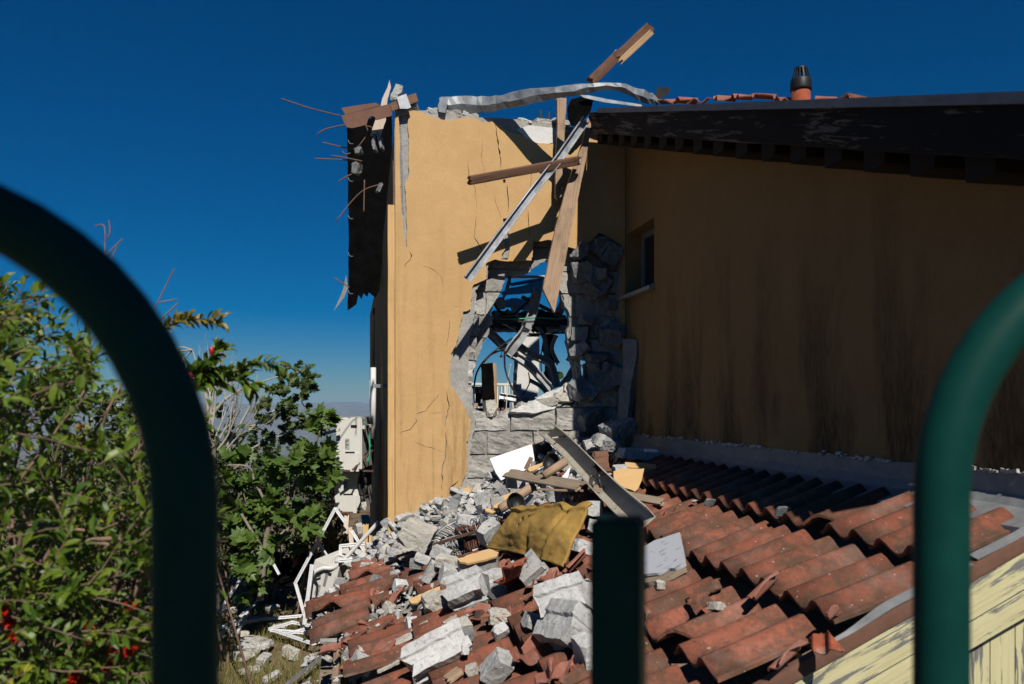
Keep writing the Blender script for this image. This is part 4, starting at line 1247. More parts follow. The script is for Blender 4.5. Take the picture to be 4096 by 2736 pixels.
for k, (x, y) in enumerate([(1515, 590), (1562, 600)]):
    o = slab('steel_lug', [z1(x - 8, y + 45), z1(x - 6, y - 30), z1(x + 4, y - 38), z1(x + 10, y + 40)], WY(*z1(x, y), 0.08), NF, V((0, 0, 1)), 0.01, T['black'], house)

# ================================================================== inside the hole
def pi(x, y, yy): return WY(*zi(x, y), yy)
UP = [(-0.03, 0.022), (-0.038, 0.022), (-0.038, -0.014), (0.038, -0.014), (0.038, 0.022), (0.03, 0.022)]
def stud(pts, yy, label, w=1.0, seed=0, mat='stud', tw=None, up=V((0.3, -1, 0.4))):
    P = smooth_line([pi(x, y, yy + d) for (x, y, d) in pts], 3)
    o = section('bent_stud', P, [(a * w, b * w) for a, b in UP], T[mat], None, up=up, thick=0.0018, crease=0.18, seed=seed, twist=tw)
    return tag(o, label, 'metal stud', 'bent metal studs inside the hole')
stud([(780,270,0),(750,420,0),(715,560,-.02),(640,730,0),(540,860,.02),(465,965,.05)], 0.55, 'thick metal stud kinked down across the middle of the hole', 1.25, 1)
stud([(470,935,0),(600,1010,0),(690,1075,0),(800,1190,0),(935,1345,.02)], 0.62, 'shiny metal stud running down to the sill of the hole', 1.1, 2)
stud([(590,880,0),(720,965,0),(890,1040,.02),(935,1110,.04),(985,1310,.05)], 0.75, 'metal stud bent over like an elbow above the sill', 1.05, 3)
stud([(265,720,0),(350,800,0),(450,905,0)], 0.7, 'short metal stud behind the left edge of the hole', 1.15, 4)
stud([(870,930,0),(900,1060,.03),(930,1240,.05)], 1.1, 'narrow metal stud standing upright behind the elbow stud', 0.8, 5)
stud([(1030,1290,0),(1110,1200,0),(1170,1090,.05)], 0.6, 'curved dark stud at the right foot of the hole', 0.9, 6)
stud([(1000,540,0),(1030,470,0),(1060,400,0)], 0.9, 'stud stump hanging behind the pointed plank', 1.0, 8)
stud([(880,690,0),(1000,680,0),(1150,700,0)], 0.8, 'level metal stud at the right behind the cables', 1.0, 9)
stud([(340,690,0),(450,690,0),(560,690,0)], 1.0, 'level metal stud at the left behind the cables', 1.0, 10)
for k, q in enumerate([[(300,560,0),(420,620,0),(560,700,.05)],[(980,760,0),(930,900,.05),(1000,1060,.1)],[(760,640,0),(860,800,.03),(870,1000,.05)],[(620,560,0),(500,640,.02),(330,690,.04)],[(1080,560,0),(960,640,.04),(820,660,.06)],[(700,1230,0),(820,1300,.02),(900,1400,.02)]]):
    stud(q, 0.7 + 0.12 * k, ['thin bent stud under the crumpled foil', 'thin stud curving through the right of the hole', 'thin stud hanging behind the thick kinked stud', 'thin stud lying left under the green conduit', 'thin stud slanting under the pointed plank', 'thin stud lying low beside the shiny stud'][k], 0.55, 30 + k)
stud([(340,1330,0),(180,1340,0),(80,1330,0)], 0.9, 'level dark stud low in the left of the hole', 0.9, 11)
stud([(390,1400,0),(560,1430,0),(700,1455,0)], 0.8, 'level dark stud low beside the upright timber', 0.9, 12)
def isheet(label, pts, yy, n, t, mat, name, cat, seed=1, rag=0.006, xd=V((1, 0, 0))):
    return slab(name, [zi(*q) for q in pts], pi(pts[0][0], pts[0][1], yy), n, xd, t, T[mat], None, rag, seed, label=label, cat=cat)
isheet('buckled metal ceiling sheet across the top of the hole', [(400,310),(500,265),(640,240),(740,205),(845,185),(850,300),(700,320),(560,330),(420,340)], 0.5, (0, -0.55, 0.9), 0.004, 'stud', 'ceiling_sheet', 'metal sheet')
isheet('second buckled metal sheet just under the wall edge', [(490,215),(640,188),(800,165),(858,150),(855,180),(700,215),(510,245)], 0.6, (0, -0.7, 0.8), 0.004, 'galv', 'ceiling_sheet', 'metal sheet')
isheet('twisted strip of metal dangling inside the hole', [(492,112),(512,105),(500,230),(465,330),(430,390),(412,388),(450,260)], 0.35, (0.2, -1, 0.1), 0.003, 'galv', 'dangling_strip', 'metal strip')
isheet('dark collapsed ceiling panel hanging across the middle of the hole', [(330,500),(450,540),(600,520),(760,470),(850,500),(1000,560),(1160,600),(1165,720),(1000,715),(900,735),(700,705),(560,715),(300,705),(285,640)], 1.15, (0, -1, 0.2), 0.05, 'wood_dark', 'ceiling_panel', 'ceiling panel', 6, 0.03)
isheet('bright buckled metal sheet under the ceiling sheets', [(430,400),(560,365),(690,380),(720,440),(640,500),(520,470),(450,470)], 0.8, (0.1, -0.8, 0.6), 0.004, 'stud', 'ceiling_sheet', 'metal sheet', 12, 0.02)
isheet('grey metal sheet crumpled against the right edge of the hole', [(1000,640),(1150,650),(1150,735),(1060,700)], 0.7, (0.2, -1, 0.5), 0.004, 'stud', 'ceiling_sheet', 'metal sheet', 8, 0.01)
isheet('pale strip of ceiling board left in the cable bundle', [(340,510),(520,500),(600,530),(580,560),(420,556),(340,545)], 0.8, (0.1, -1, 0.6), 0.01, 'wood_pale', 'ceiling_board', 'board', 9, 0.012)
isheet('red brown tile scrap caught in the cables', [(370,565),(420,530),(470,480),(492,500),(450,540),(400,575)], 0.6, (0.1, -1, 0.4), 0.015, 'tile_fresh', 'tile_scrap', 'tile', 9, 0.01)
isheet('long pale laths lying on the cable bundle', [(310,590),(500,600),(610,592),(600,606),(470,612),(310,604)], 0.55, (0.1, -1, 0.6), 0.01, 'wood_pale', 'ceiling_lath', 'lath', 9, 0.006)
mb = MB(); mb.bar(pi(440, 150, 1.3), pi(880, 152, 1.3), 0.03, 0.03); tag(mb.build('ceiling_rail', T['white_alu']), 'straight pale rail crossing the sky at the top of the hole', 'rail')
isheet('crumpled grey foil hanging in the left of the hole', [(340,400),(400,360),(440,380),(470,430),(450,480),(400,490),(350,460)], 0.5, (0.2, -1, 0.3), 0.02, 'stud', 'crumpled_foil', 'foil', 2, 0.02)
isheet('crumpled grey scrap beside the foil inside the hole', [(500,440),(560,420),(600,470),(570,530),(510,520)], 0.7, (-0.2, -1, 0.3), 0.02, 'stud', 'crumpled_foil', 'foil', 5, 0.02)
def cable(pts, yy, r, label, mat='cable', group='cables hanging in the hole', fn=pi):
    mb = MB(); mb.tube(smooth_line([fn(x, y, yy + 0.03 * math.sin(i * 1.9)) for i, (x, y) in enumerate(pts)], 6), r, 7)
    return tag(mb.build('cable', T[mat], None, True), label, 'cable', group)
labs = ['topmost', 'second', 'third', 'lowest', 'rearmost']
for k, y in enumerate((605, 628, 650, 668, 640)):
    cable([(250, y - 6), (450, y + 6), (700, y + 14 - 6 * k), (950, y - 4), (1200, y - 8)], 0.5 + 0.1 * k, 0.009, '%s of the black cables strung across the middle of the hole' % labs[k])
cable([(680,768),(830,752),(1000,738),(1180,740)], 0.45, 0.008, 'black cable sagging just under the cable bundle')
cable([(520,790),(380,890),(250,1000),(150,1150),(120,1330),(125,1470)], 0.4, 0.008, 'black cable looping down the left edge of the hole')
cable([(450,900),(300,960),(210,1060)], 0.42, 0.009, 'short thick black cable beside the looped cable')
cable([(440,920),(445,1100),(500,1270),(570,1390),(635,1475)], 0.36, 0.009, 'long black cable hanging past the upright timber')
cable([(335,430),(370,490),(450,545),(540,540),(620,470),(680,420)], 0.45, 0.012, 'thick black hose sagging under the ceiling sheet')
cable([(860,690),(840,850),(820,1000),(830,1250)], 1.2, 0.006, 'thin black wire hanging beside the white column')
cable([(690,1150),(700,1260),(640,1370),(600,1420)], 0.9, 0.006, 'thin black wire in front of the white column')
cable([(420,590),(620,588),(800,578),(1000,588),(1140,566)], 0.46, 0.006, 'bright green conduit lying along the cable bundle', 'green_cable', 'green conduits')
cable([(640,382),(700,366),(742,350)], 0.52, 0.006, 'short bright green conduit under the ceiling sheet', 'green_cable', 'green conduits')
cable([(1010,258),(1180,500),(1190,700),(1195,1000),(1200,1220)], 0.3, 0.004, 'thin green wire running down the right edge of the hole', 'green_cable', 'green conduits')
cable([(505,1060),(480,1200),(465,1400),(455,1540)], 0.6, 0.004, 'thin white wire hanging beside the upright timber', 'white_plastic')
cable([(408,900),(405,985)], 0.6, 0.003, 'lamp flex hanging with a small black socket')
mb = MB(); mb.tube([pi(405,965,.6), pi(405,980,.6), pi(405,992,.6)], [0.008, 0.016, 0.012], 10); tag(mb.build('lamp_socket', T['black'], None, True), 'tiny black lamp socket hanging on its flex', 'lamp socket')
tag(timber('ceiling_batten', pi(615, 355, 0.75), pi(1075, 582, 0.6), 0.04, 0.035, T['wood_brown'], snap0=0.04, snap1=0.05, seed=61), 'brown batten hanging slantwise behind the pointed plank', 'batten')
tag(timber('hanging_board', pi(1045, 300, 0.45), pi(1045, 466, 0.45), 0.055, 0.03, T['wood_old'], snap0=0.01, seed=62, up=V((0, -1, 0))), 'short sunlit board hanging right of the pointed plank', 'board')
col = thing('white_column', 'white plastered column standing beyond the hole', 'column', V((pi(700, 1000, 2.4).x, 2.4, Zc - 1.3)))
slab('shaft', [zi(*q) for q in [(600,1700),(565,1400),(570,1150),(590,900),(640,720),(700,695),(800,690),(805,900),(795,1150),(785,1420),(790,1700)]], pi(700, 1000, 2.4), NF, V((0, 0, 1)), 0.22, T['plaster_white'], col, 0.012, 4, 0.04)
for k in range(3):
    c = pi(720 + 38 * k, 712, 2.38); mb = MB(); mb.box(c - V((0.03, 0.02, 0.03)), c + V((0.03, 0.02, 0.03))); mb.build('brick', T['rubble_warm'], col)
isheet('charred black post standing behind the studs', [(890,700),(960,760),(966,1000),(955,1250),(905,1250),(870,1150),(895,1000),(845,880),(880,800)], 1.5, (0, -1, 0), 0.08, 'bitumen', 'charred_post', 'post', 3, 0.025)
isheet('ragged black tree top seen beyond the hole', [(985,1160),(1010,1140),(1050,1150),(1055,1200),(1030,1215),(1000,1212)], 2.8, (0, -1, 0), 0.1, 'leaf_shade', 'distant_shrub', 'shrub', 9, 0.03)
tag(timber('black_bar', pi(1090, 1025, 0.7), pi(1180, 930, 0.7), 0.03, 0.03, T['bitumen'], snap0=0.02, seed=5, seg=3), 'short black bar at the right of the sky in the hole', 'bar')
tag(timber('black_bar', pi(1235, 960, 0.5), pi(1300, 845, 0.5), 0.03, 0.03, T['bitumen'], snap0=0.02, seed=6, seg=3), 'short black bar in the small second opening', 'bar')
tag(timber('grey_bar', pi(1250, 1020, 0.6), pi(1350, 880, 0.6), 0.045, 0.03, T['stud'], seed=7, seg=3), 'grey bar beside the black one in the small opening', 'bar')
tag(timber('raw_post', pi(1285, 1300, 0.4), pi(1300, 1050, 0.4), 0.06, 0.05, T['wood_raw'], snap1=0.08, seed=8, up=V((0, -1, 0))), 'yellow splintered post in the small opening beside the hole', 'post')
tag(timber('raw_batten', pi(1240, 1090, 0.45), pi(1370, 1050, 0.4), 0.03, 0.03, T['wood_raw'], snap0=0.04, seed=9), 'splintered batten lying on the yellow post', 'batten')
up_ = thing('upright_timber', 'upright timber with one black face standing in the hole', 'timber', pi(280, 1530, 0.35))
timber('post', pi(290, 1620, 0.36), pi(275, 1048, 0.36), 0.105, 0.10, T['wood_raw'], up_, up=V((0.85, -1, 0)), snap1=0.02, seed=15)
slab('black_face', [zi(*q) for q in [(192,1060),(318,1048),(332,1300),(345,1620),(225,1620),(205,1250)]], pi(260, 1300, 0.28), (0.0, -1, 0.0), V((0, 0, 1)), 0.012, T['bitumen'], up_, 0.004, 2)
tag(timber('loose_board', pi(95, 1490, 0.5), pi(235, 1482, 0.5), 0.035, 0.03, T['wood_old'], seed=17, snap1=0.02), 'short pale board lying left of the upright timber', 'board')
tag(timber('loose_board', pi(100, 1540, 0.6), pi(480, 1535, 0.7), 0.04, 0.03, T['wood_brown'], seed=18), 'brown board lying low behind the upright timber', 'board')
for k, (x, y) in enumerate([(180, 1420), (420, 1480), (480, 1500), (200, 1380)]):
    tag(timber('clay_brick', pi(x - 20, y + 50, 0.9), pi(x - 16, y - 50, 0.9), 0.05, 0.05, T['tile_fresh'], seed=k, seg=2), 'reddish brick standing behind the sill of the hole', 'brick', 'bricks behind the sill')
rl = thing('balcony_railing', 'cream balcony railing seen far through the hole', 'railing', W(1960, 1700, 11.5))
mb = MB(); mb.bar(W(1880, 1535, 11.5), W(2075, 1538, 11.5), 0.04, 0.03); mb.build('hand_rail', T['rail'], rl)
mb = MB(); mb.bar(W(1880, 1660, 11.5), W(2075, 1662, 11.5), 0.04, 0.03); mb.build('bottom_rail', T['rail'], rl)
for k in range(13):
    x = 1884 + 15.2 * k
    wd = 0.035 if k == 9 else 0.016
    mb = MB(); mb.bar(W(x, 1662, 11.5), W(x, 1533, 11.5), wd, wd); mb.build('baluster', T['rail'], rl)
# broken slab and wedges lying on the sill
tag(slab('fallen_slab', [zi(*q) for q in [(490,1556),(600,1495),(700,1445),(940,1335),(1120,1262),(1195,1228),(1236,1290),(1150,1400),(1060,1470),(960,1530),(700,1568)]], pi(900, 1400, 0.06), (0.1, -1, 0.35), V((1, 0, 0.5)), 0.12, T['rubble'], None, 0.02, 7, 0.03), 'slanting slab of broken concrete lying on the sill', 'concrete slab')
for k, (x, y, w, h, lb) in enumerate([(870,1450,90,40,'jagged wedge of concrete under the slanting slab'), (1040,1420,80,36,'jagged lump of concrete at the middle of the sill'), (285,1520,46,70,'upright wedge of concrete at the left of the sill'), (1130,1330,60,50,'dark edged lump at the upper end of the slanting slab'), (700,1540,110,24,'flat crust of mortar along the sill')]):
    rock(0, 0, w, h, 600 + k, T['rubble_warm'], lb, 'rubble', 'concrete_wedge', p=pi(x, y, 0.09), dep=0.14, group='concrete on the sill', rough=0.1)

# ================================================================== the rubble heap on the lean-to
def pile_h(s, u):
    b = 0.30 * math.exp(-max(u, 0) / 0.40)
    b *= sstep(-0.1, 0.35, s) * sstep(2.75, 2.1, s)
    b += 0.10 * math.exp(-((u - 0.75) / 0.5) ** 2 - ((s - 1.75) / 0.6) ** 2)
    return b
def pile_h_px(px, py):
    h = 0.05
    for _ in range(4):
        s, u, _h = rsu(WR(px, py, h)); h = 0.5 * h + 0.5 * pile_h(s, u)
    return max(h, 0.035)
mb = MB()
ns, nu = 90, 46
idx = {}
for i in range(ns):
    for j in range(nu):
        s, u = 0.12 + 2.62 * i / (ns - 1), 0.03 + 1.5 * j / (nu - 1)
        h = pile_h(s, u) + 0.05 * noise.noise(V((s * 7, u * 7, 1))) + 0.028 * noise.noise(V((s * 21, u * 21, 5))) - 0.035
        idx[i, j] = len(mb.v); mb.v.append(RP(s, u, h))
for i in range(ns - 1):
    for j in range(nu - 1):
        mb.f.append((idx[i, j], idx[i + 1, j], idx[i + 1, j + 1], idx[i, j + 1]))
tag(mb.build('rubble_mound', T['dust']), 'mound of grey dust and grit heaped against the broken wall', 'rubble', kind='stuff')
# loose grit and small bits, past counting
mb = MB()
rnd = random.Random(3)
for k in range(7000):
    s = rnd.uniform(0.15, 2.85)
    u = abs(rnd.gauss(0, 0.55)) + 0.02 if rnd.random() < 0.75 else rnd.uniform(0, 2.6)
    if u > 2.8: continue
    if s < 1.0 and u > 1.0 and rnd.random() < 0.9: continue
    r = 0.005 + 0.027 * rnd.random() ** 2.6
    if u > 1.2: r *= 0.7
    h = max(pile_h(s, u) + 0.05 * noise.noise(V((s * 7, u * 7, 1))) - 0.02, 0.055 + 0.02 * rnd.random() if u > 0.6 else 0.01)
    c = RP(s, u, h)
    q = [V((rnd.gauss(0, 1), rnd.gauss(0, 1), rnd.gauss(0, .7))) for _ in range(6)]
    d = [V((1, 0, 0)), V((-1, 0, 0)), V((0, 1, 0)), V((0, -1, 0)), V((0, 0, .8)), V((0, 0, -.8))]
    vs = [c + (a * 1.0 + b * 0.35) * r for a, b in zip(d, q)]
    mb.add(vs, [(0, 2, 4), (2, 1, 4), (1, 3, 4), (3, 0, 4), (2, 0, 5), (1, 2, 5), (3, 1, 5), (0, 3, 5)])
tag(mb.build('rubble_grit', T['rubble']), 'grit and small crumbs of concrete scattered over the tiles', 'rubble', kind='stuff')
# crumbs of concrete and mortar lying on the heap
SM = [rock_mesh('concrete_fragment', 0.10, 0.075, 0.06, 700 + k, 3, 1, 0.10) for k in range(10)]
SLV = [rock_mesh('concrete_fragment', 0.15, 0.05, 0.028, 720 + k, 4, 1, 0.06) for k in range(6)]
mats = ['rubble', 'rubble', 'rubble', 'rubble_warm', 'render', 'rubble_blue']
MV = {}
def with_mat(me, key):
    k = (me.name, key)
    if k not in MV:
        m2 = me.copy(); m2.materials.clear(); m2.materials.append(T[key]); MV[k] = m2
    return MV[k]
LAND = [('foam sheet', (2150, 2130)), ('wire grille', (1880, 2140)), ('big pale chunk by the wall', (1672, 2142)), ('ochre corner post', (1580, 2230)), ('biggest grooved block', (1755, 2612)), ('red tile fragment', (2062, 2293)), ('middle grooved block', (1868, 2362)), ('dark stone at the heap end', (1510, 2330)), ('eave tiles', (1330, 2520)), ('round log', (2050, 1990)), ('steel trough', (2400, 1950)), ('white cabinet front', (2050, 1830)), ('grooved blocks by the fence post', (2255, 2395)), ('ochre topped slab', (1920, 2240)), ('crumbled pinkish mortar lump', (1745, 2400)), ('flecked grey board', (2650, 2220)), ('rusty verge strip', (3300, 2640)), ('shaded first course of tiles', (2900, 2000)), ('lower slipped courses', (3000, 2420)), ('foot of the fence post', (2250, 2680)), ('long pale slab low on the roof', (1985, 2672)), ('slipped tiles beside the right hoop', (3500, 2250))]
rnd = random.Random(11)
for k in range(295):
    s = rnd.uniform(0.25, 2.7)
    u = abs(rnd.gauss(0.15, 0.42)) + 0.03
    if k > 225:
        s, u = rnd.uniform(1.5, 2.75), rnd.uniform(0.5, 2.3)
    base = pile_h(s, u)
    me = rnd.choice(SM) if rnd.random() < 0.62 else rnd.choice(SLV)
    sc = rnd.uniform(0.45, 1.15) if u < 0.9 else rnd.uniform(0.4, 0.85)
    h = base + 0.02 if u < 0.5 else max(base, 0.05) + 0.02
    M = orient(RP(s, u, h), (rnd.gauss(0, .6), rnd.gauss(0, .5) + 0.4, rnd.uniform(-3, 3)), sc)
    mk = rnd.choice(mats)
    o = mesh_obj('concrete_fragment', with_mat(me, mk), None, None, M)
    near = min(LAND, key=lambda q: (WR(*q[1], 0.1) - M.translation).length)[0]
    tag(o, '%s of %s concrete lying nearest the %s' % ('lump' if me in SM else 'flat sliver', {'rubble': 'pale grey', 'rubble_warm': 'cream', 'render': 'mid grey', 'rubble_blue': 'dark grey'}[mk], near), 'rubble', 'small concrete fragments')
# broken bits of clay tile lying about
for me in SHARDS: me.materials.clear()
SMV = [(me, m) for me in SHARDS for m in ('tile', 'tile_fresh')]
def shard(s, u, h, sc, e, key, me, label, group='loose broken tile pieces'):
    M = Matrix.Translation(RP(s, u, h)) @ RM @ orient((0, 0, 0), e, sc)
    o = mesh_obj('tile_shard', with_mat(me, key), None, None, M)
    return tag(o, label, 'tile', group)
for k in range(64):
    r_ = rnd.random()
    if r_ < 0.45: s, u = rnd.uniform(1.3, 2.75), rnd.uniform(1.1, 2.9)
    elif r_ < 0.8: s, u = rnd.uniform(0.95, 1.9), rnd.uniform(2.6, 4.3)
    else: s, u = rnd.uniform(0.5, 1.6), rnd.uniform(1.3, 4.2)
    tk = 'tile_fresh' if rnd.random() < 0.6 else 'tile'
    near = min(LAND, key=lambda q: (WR(*q[1], 0.1) - RP(s, u, 0.1)).length)[0]
    shard(s, u, 0.075 + rnd.uniform(0, .03), rnd.uniform(0.28, 0.6), (rnd.gauss(0, .3), rnd.gauss(0, .3), rnd.uniform(-3, 3)), tk, rnd.choice(SHARDS), '%s broken clay tile piece lying nearest the %s' % ('pinkish' if tk == 'tile_fresh' else 'brownish', near))

# --- the larger pieces, each where the photograph shows it
RIB = [(-0.1, -0.095), (0.1, -0.095), (0.1, -0.02), (0.085, -0.012), (0.085, 0.012), (0.1, 0.02), (0.1, 0.09), (0.03, 0.095), (0.022, 0.078), (-0.022, 0.078), (-0.03, 0.095), (-0.1, 0.09), (-0.1, 0.03), (-0.082, 0.015), (-0.082, -0.015), (-0.1, -0.03)]
def ribbed(px, py, L, sc, seed, label, dirpx, up, hh=0.1, mat='rubble'):
    p = WR(px, py, hh); q = WR(px + dirpx[0], py + dirpx[1], hh)
    M = frame(p - (q - p), q, up); M.translation = p
    me = prof_block_mesh('concrete_block', L, [(a * sc, b * sc) for a, b in RIB], seed)
    o = mesh_obj('concrete_block', me, T[mat], None, M)
    return tag(o, label, 'concrete block', 'broken concrete blocks on the lean-to')
ribbed(1755, 2612, 0.285, 0.78, 1, 'biggest grooved concrete block, low on the tiles near the eave', (60, -32), V((-0.3, -0.75, 0.7)), 0.13)
ribbed(1868, 2362, 0.20, 0.80, 2, 'grooved concrete block in the middle of the rubble', (60, -24), V((-0.35, -0.6, 0.8)), 0.16)
ribbed(2130, 2285, 0.16, 0.75, 3, 'grey concrete block behind the red tile fragment', (20, 50), V((0.5, -0.7, 0.5)), 0.12, 'rubble')
def bigrock(px, py, w, h, seed, mat, label, rot=None, dep=None, hh=None, cut=3, rough=0.055, sub=3):
    return rock(px, py, w * 0.88, h * 0.88, seed, T[mat], label, 'concrete chunk', 'concrete_chunk', dep=dep, rot=rot, cut=cut, sub=sub, rough=rough, hh=hh, group='large concrete chunks on the lean-to')
bigrock(1672, 2142, 150, 105, 801, 'rubble_warm', 'big pale masonry chunk leaning against the ochre wall', (0.1, 0.35, -0.3), 0.2, 0.30, 1)
ribbed(2262, 2400, 0.21, 0.78, 4, 'upper grooved concrete block half hidden by the fence post', (60, -20), V((-0.3, -0.7, 0.6)), 0.17)
ribbed(2278, 2515, 0.20, 0.86, 5, 'lower grooved concrete block half hidden by the fence post', (50, 8), V((-0.2, -0.8, 0.5)), 0.14)
bigrock(2350, 2620, 90, 150, 804, 'rubble', 'upright concrete chunk hidden behind the foot of the fence post', (0.1, -0.2, 0.1), 0.14, 0.10)
bigrock(1985, 2672, 95, 150, 805, 'rubble', 'long pale concrete slab standing near the bottom of the roof', (0.5, 0.55, 0.2), 0.10, 0.10, 2)
bigrock(1893, 2686, 58, 62, 806, 'rubble_warm', 'round cream lump of mortar between two concrete pieces', None, None, 0.09)
bigrock(2136, 2488, 92, 66, 807, 'rubble', 'pale stone lying left of the grooved blocks by the fence post', (0.1, 0.3, 0.2), None, 0.10, 4)
bigrock(2000, 2528, 70, 56, 808, 'rubble', 'square flat concrete piece below the layered chunk', (0.6, -0.3, 0.3), 0.05, 0.09, 1)
bigrock(1998, 2530 - 62, 100, 52, 809, 'rubble_warm', 'layered concrete chunk with split horizontal beds', (0.1, 0.05, 0.0), 0.1, 0.09, 2, 0.09)
bigrock(1848, 2508, 84, 60, 810, 'rubble_warm', 'cream chunk just above the biggest grooved block', (0.3, -0.5, 0.2), None, 0.12, 3)
bigrock(1862, 2545, 52, 70, 811, 'rubble_blue', 'dark sided chip against the end of the biggest grooved block', (0.2, 0.4, 0.5), None, 0.13)
bigrock(1860, 2600, 34, 40, 812, 'rubble', 'small chip at the right end of the biggest grooved block', None, None, 0.12)
bigrock(1978, 2330, 84, 110, 813, 'rubble', 'upright pale chunk left of the red tile fragment', (0.0, -0.15, 0.2), 0.1, 0.14, 2, 0.06)
bigrock(1990, 2372, 74, 56, 814, 'rubble_blue', 'dark faced chunk below the upright pale one', (0.3, 0.6, -0.4), None, 0.10, 2)
bigrock(1800, 2300, 90, 80, 815, 'rubble', 'pale chunk with a bright scrap on top, above the grooved block', (0.2, 0.3, 0.1), 0.1, 0.17, 2)
bigrock(1745, 2410, 120, 80, 816, 'rubble_warm', 'crumbled pinkish lump of mortar on the tiles', (0.1, -0.1, 0.1), 0.12, 0.12, 3, 0.11)
bigrock(1510, 2330, 62, 56, 817, 'rubble_blue', 'dark grey stone at the left end of the heap', (0.3, 0.5, 0.6), None, 0.10, 2)
bigrock(1575, 2208, 70, 34, 818, 'rubble', 'flat stone at the foot of the ochre corner post', (0.0, 0.2, 0.1), None, 0.2, 2)
bigrock(1448, 2655, 95, 70, 819, 'rubble', 'pale slab resting on the outermost tiles', (0.3, 0.5, 0.2), 0.09, 0.09, 2)
bigrock(1465, 2610, 90, 30, 820, 'rubble_warm', 'thin pale flake above the slab on the outermost tiles', (0.2, 0.5, 0.3), 0.06, 0.08, 2)
bigrock(1600, 2345, 60, 50, 821, 'rubble', 'square white chunk right of the dark stone', (0.4, 0.2, 0.3), None, 0.10, 2)
bigrock(1720, 2290, 40, 110, 822, 'rubble', 'narrow slab of concrete tipped up in the heap', (0.2, 0.45, 0.1), 0.05, 0.16, 1)
bigrock(1765, 2215, 90, 60, 823, 'rubble', 'grey chunk under the wire grille', None, 0.1, 0.2, 2)
bigrock(1790, 2250, 100, 52, 824, 'rubble_warm', 'broad pale chunk left of the ochre topped slab', None, 0.1, 0.18, 2)
bigrock(1690, 2235, 70, 40, 825, 'rubble', 'flat grey flake below the big pale chunk', None, 0.05, 0.19, 2)
bigrock(1665, 2255, 60, 44, 826, 'rubble_blue', 'dusky stone in the upper left of the heap', None, None, 0.17, 2)
bigrock(1960, 2130, 110, 90, 827, 'rubble', 'grey chunk tucked under the left edge of the foam sheet', (0.3, -0.5, 0.3), 0.1, 0.2, 2)
bigrock(2215, 1975, 70, 66, 828, 'rubble', 'upright grey chunk above the foam sheet', (0.1, 0.1, 0.2), 0.08, 0.30, 1)
bigrock(2380, 2035, 70, 70, 829, 'rubble', 'grey chunk right of the foam sheet', None, 0.1, 0.2, 2)
bigrock(2390, 2110, 90, 60, 830, 'rubble', 'broken lump beside the lower end of the steel trough', None, 0.1, 0.14, 3)
bigrock(2340, 2190, 110, 60, 831, 'rubble', 'grey lump below the right corner of the foam sheet', None, 0.1, 0.12, 3)
bigrock(2060, 1930, 90, 44, 832, 'rubble', 'flat chunk under the weathered plank', None, 0.1, 0.33, 2)
bigrock(2480, 1885, 60, 60, 833, 'rubble', 'small grey stone above the ochre faced block', None, None, 0.2, 2)
bigrock(2370, 1780, 80, 60, 834, 'rubble', 'pale chunk by the upper right of the steel trough', None, 0.1, 0.28, 3)
bigrock(2400, 1760, 36, 60, 835, 'rubble', 'upright chip at the foot of the shaded blocks', None, 0.05, 0.34, 2)
bigrock(2550, 1815, 200, 46, 836, 'rubble', 'long rough concrete beam lying half in shadow', (0.05, 0.08, 0.1), 0.14, 0.13, 1, 0.05)
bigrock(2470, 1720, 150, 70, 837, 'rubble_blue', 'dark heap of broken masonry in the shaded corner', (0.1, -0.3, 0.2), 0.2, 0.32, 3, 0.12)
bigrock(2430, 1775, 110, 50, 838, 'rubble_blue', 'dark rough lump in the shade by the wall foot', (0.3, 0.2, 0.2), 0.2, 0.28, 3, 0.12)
bigrock(1935, 1990, 90, 50, 839, 'rubble', 'grey chunk below the stucco crack', None, 0.1, 0.3, 3)
bigrock(1990, 2010, 60, 50, 840, 'render', 'smooth grey flake left of the black bowl', None, 0.05, 0.3, 2)
bigrock(1870, 2080, 100, 40, 841, 'rubble', 'thin ledge of mortar above the wire grille', None, 0.1, 0.27, 3)
bigrock(2640, 2378 - 40, 40, 34, 842, 'rubble_warm', 'small pale stone on the tiles right of the fence post', None, None, 0.09, 2)
# block of wall that still has its ochre face
def faced(loop, p, n, t, label, name='wall_fragment', rag=0.012, seed=1, xd=V((1, 0, 0))):
    n = V(n).normalized()
    r = thing(name, label, 'wall fragment', p)
    slab('masonry', loop, V(p), n, xd, t, T['rubble'], r, rag, seed)
    slab('ochre_face', loop, V(p) + n * 0.012, n, xd, 0.012, T['ochre_face'], r, rag * 0.8, seed)
    return r
faced([zp(*q) for q in [(1705,745),(1830,716),(2030,714),(2010,800),(1960,930),(1930,955),(1720,880)]], WR(*zp(1860, 830), 0.17), (-0.15, -0.9, 0.45), 0.10, 'ochre faced block of wall beside the shadow line', seed=3)
faced([zr(*q) for q in [(825,230),(1165,120),(1275,160),(1250,200),(945,278),(860,260)]], WR(*zr(1050, 210), 0.21), (-0.1, -0.35, 1), 0.085, 'long ochre topped slab below the foam sheet', seed=4)
faced([zr(*q) for q in [(310,665),(420,610),(640,520),(650,575),(545,600),(455,650),(400,700),(330,705)]], WR(*zr(480, 620), 0.14), (-0.2, -0.5, 0.9), 0.05, 'ochre faced flake lying on the crumbled mortar', seed=5)
faced([zp(*q) for q in [(1825,650),(1990,655),(2150,670),(2155,715),(2000,712),(1840,700)]], WR(*zp(1990, 690), 0.14), (0.0, -0.4, 1), 0.07, 'thin ochre faced slab lying behind the faced block', seed=6)
faced([zp(*q) for q in [(520,1010),(690,950),(640,1010),(560,1060),(490,1125),(450,1120),(470,1060)]], WR(*zp(560, 1040), 0.30), (-0.3, -0.7, 0.7), 0.05, 'small ochre flake left of the round log', seed=7)
